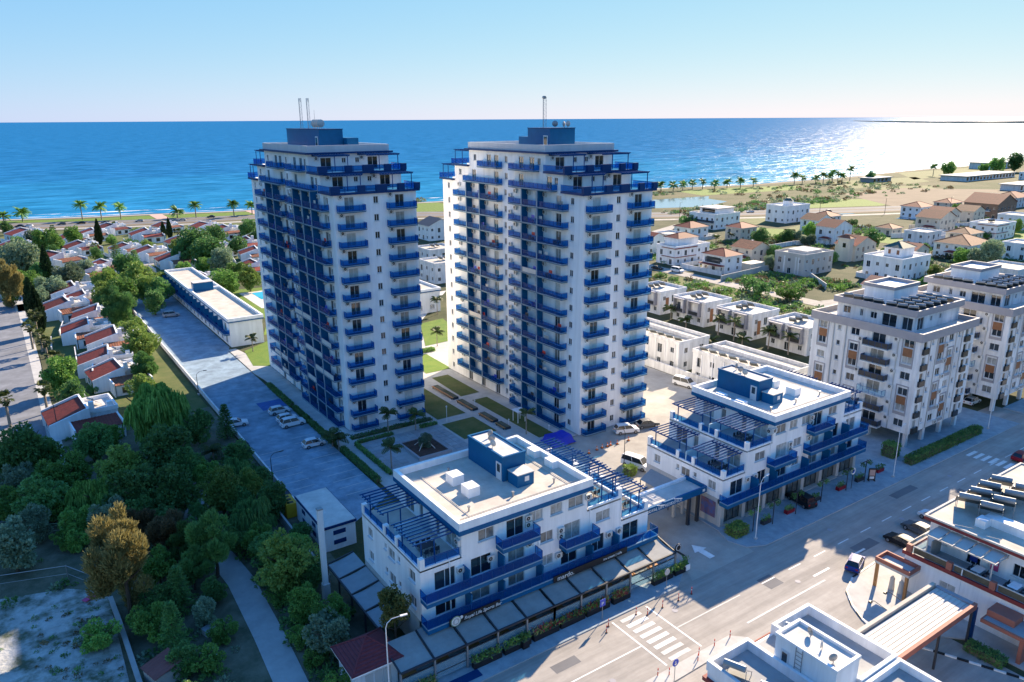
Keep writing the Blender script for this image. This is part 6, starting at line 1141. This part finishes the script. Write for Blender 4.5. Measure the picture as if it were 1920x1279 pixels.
def palms(lst, kind, size, where, group, tr=.2, skirt=False):
    for i, (x, y, h) in enumerate(sorted(lst, key=lambda t: -math.atan2(t[1], t[0]))):
        n = len(lst); t = thing('palm_tree', {'date':'tall date palm','fan':'fan palm','queen':'slim feather palm'}[kind]+' '+where+(f', {ORD[i]} from the left' if n > 1 else ''), 'palm', (x, y, 0), random.uniform(0,6), group)
        h = max(1., h-size*.15); obj('trunk', PT, t, (0,0,0), 0, (tr*2, tr*2, h)); s = size*random.uniform(.9,1.12); obj('crown', PALM[kind][i%2], t, (0,0,h), 0, s)
        if skirt: 
            c_ = obj('dry_skirt', PALM[kind][1-i%2], t, (0,0,h-.35), .4, (s*.5,s*.5,-s*.75))
palms(PALM_SEA, 'date', 4.6, 'on the left shore lawn', 'palms along the left shore', .33); palms(PALM_SEA2, 'date', 4.2, 'on the far right shore', 'palms along the right shore', .33); palms(PALM_FAN, 'fan', 2.1, 'beside the village lane', 'fan palms of the village', .28, True)
palms(PALM_PLAZA, 'queen', 2.2, 'in the tower gardens', 'garden palms round the towers', .12); palms(PALM_EAST, 'queen', 2.6, 'in the eastern quarter', 'palms of the eastern quarter', .17)
# hedges and ground cover
def hedge(label, x0, y0, x1, y1, h, mt='leaf_dark', dens=26, cat='hedge', core='dirt', fl=None):
    T = thing('hedge', label, cat); boxpart('core', core, T, x0+.12, y0+.12, .05, x1-.12, y1-.12, h-.12); V = []; Fc = []; rng = random.Random(int(x0*7+y0))
    ar = (x1-x0)*(y1-y0)+2*h*((x1-x0)+(y1-y0))
    for k in range(min(9000, int(ar*dens*2))):
        x, y, z = rng.uniform(x0,x1), rng.uniform(y0,y1), h*rng.uniform(.95,1.08)
        f = rng.random()
        if f > .5:
            z = rng.uniform(.1,h); 
            if rng.random() < (y1-y0)/((x1-x0)+(y1-y0)): x = rng.choice((x0,x1))
            else: y = rng.choice((y0,y1))
        leafquad(V, Fc, Vector((x,y,z)), rv(rng), rng.uniform(.14,.28), .14, rng)
    obj('foliage', mkmesh('foliage', V, Fc, mt), T); return T
hedge('long dark hedge along the car park beside the left tower', 42.3,118,43.1,138.6,.9); hedge('dark hedge along the car park, far part', 42.3,140.2,43.1,155,.9); hedge('dark hedge at the near end of the car park', 42.6,100.5,43.4,115,.9)
hedge('low planted strip at the foot of the left tower', 46.2,118.2,62.1,119.4,.55,'leaf_dark',14); hedge('clipped hedge in front of the white apartment block', 116.4,56.2,139.5,57.6,1.4); hedge('hedge round the paved plaza, left side', 45.4,101.8,46.0,115.8,.7); hedge('hedge round the paved plaza, near the left tower', 46.2,115.9,53,116.6,.6); hedge('bush bed right of the plaza', 58.5,115.6,61.8,116.6,.6)
hedge('hedge of the east garden beyond the towers', 79,157,84,158.6,.8,'leaf_green'); hedge('dark clipped hedge beside the restaurant porch', 77.6,25.6,79.0,29.2,1.0); hedge('leafy green bush cluster at the drive corner', 75.4,57.6,78.0,59.6,1.3,'leaf_light',30,'bush'); hedge('square dark clipped bush before the apartment block', 116.2,59.3,118.4,61.4,2.3); hedge('leafy shrub by the drive lamp', 76.2,79.4,77.8,80.9,1.5,'leaf_light',30,'bush'); hedge('shrub beside the corner house', 45.0,38.6,46.0,40.4,1.4,'leaf_green',30,'bush')
def scatter(name, boxes, n, size, mts, seed):
    rng = random.Random(seed); V = []; Fc = []; mi = []
    for k in range(n):
        x0,y0,x1,y1 = rng.choice(boxes); c = Vector((rng.uniform(x0,x1), rng.uniform(y0,y1), 0)); s = size*rng.uniform(.5,1.4); m_ = rng.randrange(len(mts))
        for j in range(46):
            v = rv(rng); v.z = abs(v.z)*.8; leafquad(V, Fc, c+v*s, v+rv(rng)*.6, s*rng.uniform(.25,.5), s*.28, rng); mi.append(m_)
    me = D.meshes.new(name); me.from_pydata(V, [], Fc)
    for m_ in mts: me.materials.append(M[m_])
    me.polygons.foreach_set('material_index', mi); me.update(); o = struct(name, me, 'stuff'); o['label'] = {'scrub_bushes':'low wild scrub between the eastern streets','verge_scrub':'weeds and low scrub under the grove','dune_scrub':'low scrub on the far shore','field_weeds':'weeds scattered over the vacant field'}[name]; return o
scatter('scrub_bushes', [(262,205,300,235),(330,205,372,235),(300,140,345,170),(345,142,372,160),(222,140,236,158),(390,160,450,215),(255,118,300,134),(186,110,198,190),(178,100,196,150),(206,145,230,172),(212,205,260,240),(262,140,300,165),(230,120,250,135),(320,120,360,140),(270,180,300,198),(176,150,198,200)], 1500, 1.25, ['leaf_brown','leaf_olive','leaf_green','leaf_dark'], 4)
scatter('verge_scrub', [(-20,95,14,140),(5,62,14,100),(19.5,64,25,100),(20,100,29,125),(-12,118,20,148)], 420, .75, ['leaf_dark','leaf_dark','leaf_olive'], 5)
scatter('dune_scrub', [(260,400,420,440),(330,300,480,330),(440,300,640,400),(140,470,250,490)], 800, 1.7, ['leaf_brown','leaf_olive','leaf_dark'], 6)

scatter('field_weeds', [(-40,62,3,94),(-40,94,-6,112),(-4,62,3.5,92)], 330, .38, ['leaf_dark','leaf_olive','leaf_brown'], 8)
# ------------------------------------------------------------ vehicles
def carparts(kind):
    def mk():
        L_, W_, h1, h2, cab = {'hatch':(3.9,1.72,.92,1.50,(.85,3.75,1.55,3.35)),'sedan':(4.5,1.8,.92,1.45,(1.15,4.0,1.9,3.4)),'suv':(4.5,1.86,1.05,1.70,(1.05,4.35,1.7,4.0)),'van':(4.9,1.92,1.15,1.95,(.75,4.85,1.45,4.7)),'pickup':(4.9,1.86,1.05,1.75,(1.2,3.1,1.75,2.9))}[kind]
        xa, xb, xc, xd = cab; hw = W_/2; b = MB()
        prof = [(0,.32),(0.02,.62),(.14,h1-.16),(xa,h1),(xb,h1),(L_-.06,h1-.08),(L_,.6),(L_-.03,.32)]
        n = len(prof); ins = [.06,.03,.05,.07,.07,.05,.03,.06]
        lo = [(x, -(hw-i*.6), z) for (x, z), i in zip(prof, ins)]; hi = [(x, hw-i*.6, z) for (x, z), i in zip(prof, ins)]
        b.face(lo); b.face(hi[::-1])
        for k in range(n): j = (k+1)%n; b.face((lo[k], hi[k], hi[j], lo[j]))
        body = b.mesh('body', 'car_white')
        g = MB(); A = [(xa,-hw+.08,h1),(xb,-hw+.08,h1),(xb,hw-.08,h1),(xa,hw-.08,h1)]; B_ = [(xc,-hw+.28,h2-.05),(xd,-hw+.28,h2-.05),(xd,hw-.28,h2-.05),(xc,hw-.28,h2-.05)]
        for k in range(4): j = (k+1)%4; g.face((A[k],A[j],B_[j],B_[k]))
        gl = g.mesh('windows', 'glass_dark')
        r = MB(); ys_ = [-hw+.25, -hw*.35, hw*.35, hw-.25]; xs_ = [xc-.03, xc+.3*(xd-xc), xc+.7*(xd-xc), xd+.03]; Z = lambda i, j: h2-.06+(.05 if 0 < i < 3 else 0)+(.04 if 0 < j < 3 else 0)
        for i in range(3):
            for j in range(3): r.face([(xs_[a], ys_[c], Z(a, c)) for a, c in ((i,j),(i+1,j),(i+1,j+1),(i,j+1))])
        for s in (-1, 1):
            for p, q in ((A[0],B_[0]),(A[1],B_[1])): r.tube((p[0],s*abs(p[1]),p[2]),(q[0],s*abs(q[1]),q[2]), .045, n=4)
            m_ = ((xa+xb)/2, s*(hw-.08), h1); r.tube(m_, ((xc+xd)/2, s*(hw-.28), h2-.05), .04, n=4)
        rf = r.mesh('roof', 'car_white', True)
        wh = MB().tube((0,-.11,0),(0,.11,0), .33, n=14).mesh('wheel', 'tyre'); ri = MB().tube((0,-.125,0),(0,.125,0), .2, n=10).mesh('rim', 'rim')
        hl = MB().box(-.02,-.16,-.07,.06,.16,.07).mesh('headlight', 'head'); tl = MB().box(-.06,-.13,-.09,.02,.13,.09).mesh('tail_light', 'tail')
        return (L_, W_, h1, body, gl, rf, wh, ri, hl, tl)
    return cached(('car', kind), mk)
def tint(me, mt):
    def mk(): c = me.copy(); c.materials.clear(); c.materials.append(M[mt]); return c
    return cached(('tint', me.name, mt), mk)
def car(kind, mt, x, y, hdg, label, group=None):
    L_, W_, h1, body, gl, rf, wh, ri, hl, tl = carparts(kind)
    T = thing('parked_car' if kind != 'van' else 'parked_van', label, 'car' if kind != 'van' else 'van', (x, y, .06), rad(hdg), group)
    o = lambda n, m, loc=(0,0,0): obj(n, m, T, (loc[0]-L_/2, loc[1], loc[2]))
    o('body', tint(body, mt)); o('windows', gl); o('roof', tint(rf, mt))
    for xx in (.78, L_-.8):
        for s in (-1, 1): w_ = o('wheel', wh, (xx, s*(W_/2-.1), .33)); obj('rim', ri, w_)
    for s in (-1, 1): o('headlight', hl, (.05, s*(W_/2-.3), h1-.30)); o('tail_light', tl, (L_-.02, s*(W_/2-.28), h1-.22))
    return T
PK = 'cars in the car park'
car('hatch','car_white',39.6,138.6,180,'white hatchback farthest along the hedge by the left tower',PK); car('hatch','car_white',39.6,133.8,180,'white hatchback, first of the pair parked close together',PK); car('suv','car_white',39.7,131.0,180,'white estate car, nearer of the pair parked close together',PK); car('hatch','car_white',39.6,119.8,180,'white hatchback parked alone near the bay lines',PK)
car('sedan','car_white',30.9,136.9,170,'white car half hidden by the conifer at the lot edge',PK); car('suv','car_silver',38.0,231.5,175,'silver car alone at the far end of the car park',PK); car('pickup','car_black',28.9,124.6,95,'black pickup parked against the left wall of the lot',PK); car('suv','car_black',28.9,103.4,95,'dark car beside the yellow cabinet',PK)
EY = 'cars in the entrance yard'
car('suv','car_white',88.0,93.0,160,'white car parked at the foot of the right tower',EY); car('sedan','car_grey',93.0,92.9,165,'dark grey car behind the white one at the right tower',EY); car('van','car_white',79.8,81.6,105,'white van under the side of the right street block',EY); car('van','car_white',115.0,104.4,100,'white van by the retaining wall',EY)
car('suv','car_black',91.2,58.9,-100,'black car parked on the shop forecourt'); car('hatch','car_blue',82.6,44.9,200,'bright blue hatchback on the road by the forecourt island'); car('sedan','car_black',92.2,44.2,265,'black car parked before the restaurant, nearest the island','cars before the restaurant'); car('sedan','car_grey',97.2,44.6,265,'dark grey car before the restaurant, second from the island','cars before the restaurant'); car('hatch','car_white',102.0,45.2,265,'white car before the restaurant, third from the island','cars before the restaurant'); car('hatch','car_red',133.6,47.3,180,'dark red car at the right edge of the road')
car('hatch','car_white',153.5,64.6,180,'white car under the far apartment block'); car('van','car_white',204.6,192.5,95,'white van in the street beside the red-trimmed villa'); car('sedan','car_black',202.3,200.5,95,'black car behind the white van in the villa street')
for i,(x,y,m_,d,l) in enumerate(((11,487,'car_black',-20,'dark car on the coast road at the far left'),(15,486,'car_white',-20,'white car on the coast road next to the dark one'),(30.7,484,'car_grey',-20,'grey car on the coast road, third from the left'),(39.9,482,'car_black',-20,'dark car on the coast road below the first tall palm'),(51.3,477,'car_grey',-20,'grey car on the coast road below the second tall palm'),(67.8,472,'car_silver',-20,'silver car on the coast road left of the pink path'),(88.3,462,'car_silver',-20,'pale car in the near lane right of the pink path'),(105.3,467,'car_black',-20,'dark car parked on the coast lawn edge near the left tower'),(373.9,296,'car_white',-28,'white car on the coast road by the modern villa'),(411.8,270,'car_grey',-28,'grey car on the coast road by the domed villa'),(583,264,'car_white',0,'white car in the sandy beach lot'))): car('sedan', m_, x, y, d, l, 'cars on the coast road')
# ------------------------------------------------------------ street furniture
def lamp(label, x, y, h, rz, mt='pole_white', group='tall street lamps'):
    T = thing('street_lamp', label, 'lamp', (x,y,0), rz, group); part('pole', MB().path([(0,0,0),(0,0,h*.5),(0,0,h-.9)], .08, 8, 0, .05).path([(0,0,h-.9),(.15,0,h-.4),(.6,0,h-.05),(1.6,0,h)], .045, 6, 0, .035), mt, T, smooth=False); part('lamp_head', MB().prism([(1.4,-.11),(2.1,-.09),(2.1,.09),(1.4,.11)], h-.05, h+.05), mt, T); part('base', MB().box(-.2,-.2,0,.2,.2,.35), 'grey_wall', T)
lamp('tall white street lamp beside the red-roofed hut', 23.6,55.6,10.6,rad(-10)); lamp('tall white street lamp at the drive corner', 77.6,56.2,9.0,rad(10)); lamp('slim street lamp before the clipped bush', 110.3,55.8,8.5,rad(10)); lamp('street lamp in front of the farther apartment block', 142.7,56.6,9.0,rad(0)); lamp('dark lamp post on the left wall of the car park', 29.2,158.4,5.0,rad(0),'pole_dark'); lamp('dark lamp post near the yellow cabinet', 29.4,110,5.0,rad(0),'pole_dark'); lamp('lamp post in the entrance yard', 77.6,82.2,7.2,rad(160),'pole_dark')
def lamp_post(label, x, y, h=3.6):
    T = thing('garden_lamp', label, 'lamp', (x,y,.14), 0, 'dark lamp posts with baskets on the forecourt'); part('post', MB().tube((0,0,0),(0,0,h), .07, n=6), 'pole_dark', T); part('arm', MB().box(-.9,-.05,h-.1,.9,.05,h), 'pole_dark', T); V = []; Fc = []; rng = random.Random(int(x*10))
    for s in (-.8,.8):
        for k in range(60): leafquad(V, Fc, Vector((s,0,h-.45))+rv(rng)*.42, rv(rng), .2, .14, rng)
    obj('hanging_plants', mkmesh('hanging_plants', V, Fc, 'leaf_dark'), T)
for i, (x, y) in enumerate(((78.9,57.7),(82.7,57.4),(87.7,57.3),(93.8,57.4),(100.1,57.4),(104.9,57.4))): lamp_post(f'dark lamp post with hanging plants on the shop forecourt, {ORD[i]} from the drive', x, y)
def planter(label, x, y, w, d, h, mt='pole_dark', lf=('leaf_green',), n=110, group=None, tall=.6, rz=0):
    T = thing('planter', label, 'planter', (x,y,.14), rz, group); part('box', MB().box(-w/2,-d/2,0,w/2,d/2,h), mt, T); part('soil', MB().box(-w/2+.06,-d/2+.06,h+.002,w/2-.06,d/2-.06,h+.03), 'dirt', T); rng = random.Random(int(x*13+y))
    for l in lf:
        V = []; Fc = []
        for k in range(n): leafquad(V, Fc, Vector((rng.uniform(-w/2,w/2), rng.uniform(-d/2,d/2), h+rng.uniform(0,tall))), rv(rng)+Vector((0,0,.8)), rng.uniform(.2,.4), .12, rng)
        obj('plants', mkmesh('plants', V, Fc, l), T)
for i, x in enumerate((82.2,87.4,93.5,99.8,104.7,110.3)):
    planter(f'dark planter trough with topiary on the shop forecourt, {ORD[i]} from the drive', x, 58.1, 1.7, .6, .55, 'car_red' if i % 2 else 'pole_dark', ('leaf_dark',), 60, 'planter troughs on the forecourt', .5)
for i, (x, w_) in enumerate(((27.3,3.4),(35.0,3.4),(38.8,3.4),(42.6,3.4),(46.3,3.4),(50.0,3.4),(53.6,2.6),(60.4,3.2),(63.3,1.8))):
    planter(f'black planter with flowers along the cafe terrace, {ORD[i]} from the hut', x, 56.45, w_, .6, .6, 'black', ('leaf_green','leaf_light' if i % 3 else 'leaf_gold','flower' if i in (3,4,5,6) else 'leaf_dark'), 70, 'planters along the cafe terraces', .65)
for i, (x, y) in enumerate(((39.6,56.2),(64.6,56.6))): planter(['round dark pot beside the sports bar terrace','white pot plant at the cafe corner'][i], x, y, .8, .8, .8, 'black' if i == 0 else 'white', ('leaf_dark',), 80, None, .9)
pl = thing('plaza_planter', 'square dark walled planter in the middle of the plaza', 'planter'); part('wall', ring_parapet(51.8,103.7,58.0,111.4,.1,.65,.35), 'band_grey', pl); boxpart('soil', 'dirt_red' if 'dirt_red' in M else mat('dirt_red', (.10,.05,.035), .95, .4, 1.5).name, pl, 52.15, 104.05, .1, 57.65, 111.05, .5)
br = thing('tree_brace', 'pale timber braces round the plaza tree', 'brace')
for a in range(4): q = a*pi/2+.6; part('strut', MB().tube((54.9+2.0*cos(q),107.6+2.0*sin(q),.5),(54.9+.15*cos(q),107.6+.15*sin(q),2.0), .06, n=5), 'screen', br)
for i, (a, c) in enumerate(((125.3,134),(117.8,123.8),(110.6,115.4),(106.4,109.6))):
    T = thing('bench_planter', f'long dark bench planter on the plaza path, {ORD[i]} from the far end', 'bench', (0,0,0), 0, 'bench planters on the plaza path'); boxpart('trough', 'pole_dark', T, 70.9,a,.1,72.0,c,.55); boxpart('seat', 'wood', T, 70.5,a,.45,70.897,c,.52); boxpart('soil', 'dirt', T, 71.0,a+.1,.552,71.9,c-.1,.58)
    for y in (a+.3, c-.5): boxpart('leg', 'pole_dark', T, 70.6, y, .1, 70.7, y+.2, .449)
gz = thing('gazebo', 'small white square shade roof on the tower lawn', 'shade', (75.2,108.4,.15)); part('top', MB().box(-1,-1,2.2,1,1,2.3), 'white', gz); [part('post', MB().box(sx-.05,sy-.05,0,sx+.05,sy+.05,2.199), 'white', gz) for sx in (-.8,.8) for sy in (-.8,.8)]
for i,(x,y) in enumerate(((63.9,115.8),(72.6,120),(77.0,101.5),(72.6,108))):
    T = thing('path_light', f'slim garden light on the plaza, {ORD[i]} from the left', 'lamp', (x,y,.12), 0, 'slim garden lights'); part('post', MB().tube((0,0,0),(0,0,3.0 if i == 0 else 1.0), .05, n=5), 'pole_white', T); part('head', MB().tube((0,0,3.0 if i == 0 else 1.0),(0,0,3.25 if i == 0 else 1.2), .16, .1, n=8), 'pole_white', T)
tp = thing('tarpaulin_stack', 'bright blue tarpaulin over a stack behind the front block', 'tarpaulin'); tv = MB(); nx, ny = 9, 7; rng = random.Random(2); hz = [[(1.3+.12*sin(i*1.1)+rng.uniform(-.06,.06))*(0.15 if i in (0,nx-1) or j in (0,ny-1) else 1) for j in range(ny)] for i in range(nx)]
for i in range(nx-1):
    for j in range(ny-1): tv.face([(72.9+.62*a,94.6+.7*c,.12+hz[a][c]) for a,c in ((i,j),(i+1,j),(i+1,j+1),(i,j+1))])
part('sheet', tv, 'tent_blue', tp)
for i,(x,y) in enumerate(((78.8,90.3),(80.1,90.4),(81.2,90.3),(82.0,90.4),(83.3,90.1),(85.9,90.1),(76.8,90.0))):
    T = thing('traffic_cone', f'red and white traffic cone in the entrance yard, {ORD[sorted([76.8,78.8,80.1,81.2,82.0,83.3,85.9]).index(x)]} from the left', 'cone', (x,y,.06), 0, 'traffic cones in the yard'); part('base', MB().box(-.25,-.25,0,.25,.25,.06), 'black', T); part('cone', MB().tube((0,0,.06),(0,0,.35), .2, .13, 10).tube((0,0,.5),(0,0,.8), .1, .04, 10), 'orange', T); part('band', MB().tube((0,0,.35),(0,0,.5), .13, .1, 10), 'paint', T)
BO = [(48.4,53.0),(49.3,53.7),(53.3,53.5),(54.3,52.7),(56.7,52.7),(59.2,52.6),(61.4,52.6)]; BS = [(48.2,44.9),(49.2,44.3),(53.2,44.1),(54.0,44.7),(56.4,44.7),(58.9,44.7)]
for nm, ls in (('far', BO), ('near', BS)):
    for i, (x, y) in enumerate(ls):
        T = thing('bollard', f'thin red and white bollard on the {nm} side of the crossing, {ORD[i]} from the left', 'bollard', (x,y,.05), 0, 'bollards at the crossing'); part('base', MB().tube((0,0,0),(0,0,.06), .14, .12, 10), 'black', T); part('post', MB().tube((0,0,.06),(0,0,.95), .05, n=8), 'red', T); part('band', MB().tube((0,0,.55),(0,0,.68), .055, n=8), 'paint', T)
def sign(label, x, y, h, shape, mt, rz=0):
    T = thing('traffic_sign', label, 'sign', (x,y,.14), rz); part('pole', MB().tube((0,0,0),(0,0,h), .04, n=6), 'metal', T); bd = part('plate', MB().box(-.4,-.06,h-.9,.4,-.02,h) if shape == 'sq' else MB().tube((0,-.06,h-.4),(0,-.02,h-.4), .42, n=18), mt, T); return T
s = sign('square blue parking sign on the cafe pavement', 49.4,54.9,2.7,'sq','sign_blue'); text('P', .62, 'paint', s, (-.2,-.065,1.98), (pi/2,0,0)); s = sign('round blue sign at the near kerb by the crossing', 49.0,43.4,2.6,'rd','sign_blue'); part('arrow', MB().box(-.05,-.075,1.95,.05,-.062,2.4).face(((-.2,-.07,2.1),(.2,-.07,2.1),(0,-.07,1.9))), 'paint', s); sign('round sign on a post by the far pavement', 59.5,54.9,2.8,'rd','grey_wall')
s = thing('menu_board', 'black upright menu board with pink print on the forecourt', 'sign', (106.2,57.0,.14), rad(-35)); part('frame', MB().box(-.55,-.06,.2,.55,.06,2.1).box(-.5,-.3,0,-.4,.3,.199).box(.4,-.3,0,.5,.3,.199), 'black', s); part('print', MB().box(-.42,-.09,.9,.42,-.063,1.9), 'pink_path', s); part('print', MB().box(-.35,-.09,.35,.35,-.063,.75), 'paint', s)
rn = thing('round_sign', 'white round shop sign on the forecourt', 'sign', (101.3,57.3,.14)); part('disc', MB().tube((0,-.05,2.9),(0,.05,2.9), .55, n=18), 'paint', rn); part('print', MB().tube((0,-.07,2.9),(0,-.053,2.9), .3, n=14), 'sign_blue', rn); part('post', MB().tube((0,0,0),(0,0,2.35), .05, n=6), 'pole_dark', rn)
mt_ = thing('entrance_mat', 'dark entrance mat before the sports bar terrace', 'mat', (31.9,55.6,.145)); part('mat', MB().box(-1.7,-.55,0,1.7,.55,.03), 'blue_dark', mt_)
# grove clearing: fences, goal, sheds
go = thing('goal_frame', 'rusty metal goal frame in the clearing', 'goal', (-2.4,111,0), rad(-25)); part('frame', MB().tube((0,0,0),(0,0,2.6), .06, n=5).tube((4,0,0),(4,0,2.6), .06, n=5).tube((0,0,2.6),(4,0,2.6), .06, n=5).tube((0,0,1.6),(4,0,1.6), .04, n=5).tube((0,0,1.6),(4,0,2.6), .04, n=5), 'leaf_olive', go)
fn = thing('mesh_fence', 'tall wire fence along the edge of the vacant field', 'fence')
FP = [(-12,102),(-6.7,100.5),(.4,98.2),(4.1,91.7)]
for p, q in zip(FP, FP[1:]): part('rail', MB().tube((*p,2.2),(*q,2.2), .05, n=5).tube((*p,1.1),(*q,1.1), .03, n=5), 'metal', fn)
for p in FP: part('post', MB().tube((*p,0),(*p,2.3), .06, n=5), 'metal', fn)
wallthing('pale low wall along the right edge of the field', [(4.1,90),(4.3,84),(4.6,66)], 1.0, 'concrete', t=.35)
sd_ = thing('garden_shed', 'small shed with brown corrugated roof in the grove', 'shed', (5.8,71.2,0), .3); boxpart('wall', 'concrete', sd_, 0,0,0,2.6,2.6,1.8); part('roof', ribbed(-.2,2.8,-.2,2.8,1.85,2.4,'x',0), 'tile_dark_red', sd_)
ps = thing('pink_board', 'pink board lying at the edge of the field', 'board', (2.4,92.6,0), .5); part('board', MB().box(-1.1,-.4,.3,1.1,.4,.36), 'pink', ps); part('trestle', MB().box(-.8,-.3,0,-.7,.3,.299).box(.7,-.3,0,.8,.3,.299), 'wood', ps)
for i,(x,y,r) in enumerate(((12.4,78,.3),(13.0,82.5,-.4),(11.2,73.2,.2))):
    T = thing('storage_crate', ['pale box frame under the conifers','pale crate beside the grove path','pale panel near the garden shed'][i], 'crate', (x,y,0), r); part('side', ring_parapet(-.7,-.6,.7,.6,0,.7,.06), 'roof_white', T); part('lid', MB().box(-.75,-.65,.703,.75,.65,.75), 'canvas_grey', T)
for i,(y,h) in enumerate(((150,6.2),(186,6.2),(222,6.2),(258,6.2))):
    T = thing('utility_pole', f'slim dark utility pole on the village lane, {ORD[i]} from the near end', 'pole', (3.4,y,0), 0, 'utility poles on the village lane'); part('pole', MB().tube((0,0,0),(0,0,h), .1, .07, 6), 'pole_dark', T); part('crossarm', MB().box(-.6,-.05,h-.5,.6,.05,h-.4), 'pole_dark', T)
for i,(x,y) in enumerate(((430,245),(392,262),(350,285),(470,228),(520,205),(318,300))):
    T = thing('road_lamp', f'slim dark road lamp on the coast road, {ORD[[318,350,392,430,470,520].index(x)]} from the right tower', 'lamp', (x,y,0), 0, 'road lamps on the coast road'); part('pole', MB().tube((0,0,0),(0,0,9), .14, .09, 6), 'pole_dark', T); part('arm', MB().box(0,-.06,8.9,1.8,.06,9.0), 'pole_dark', T)
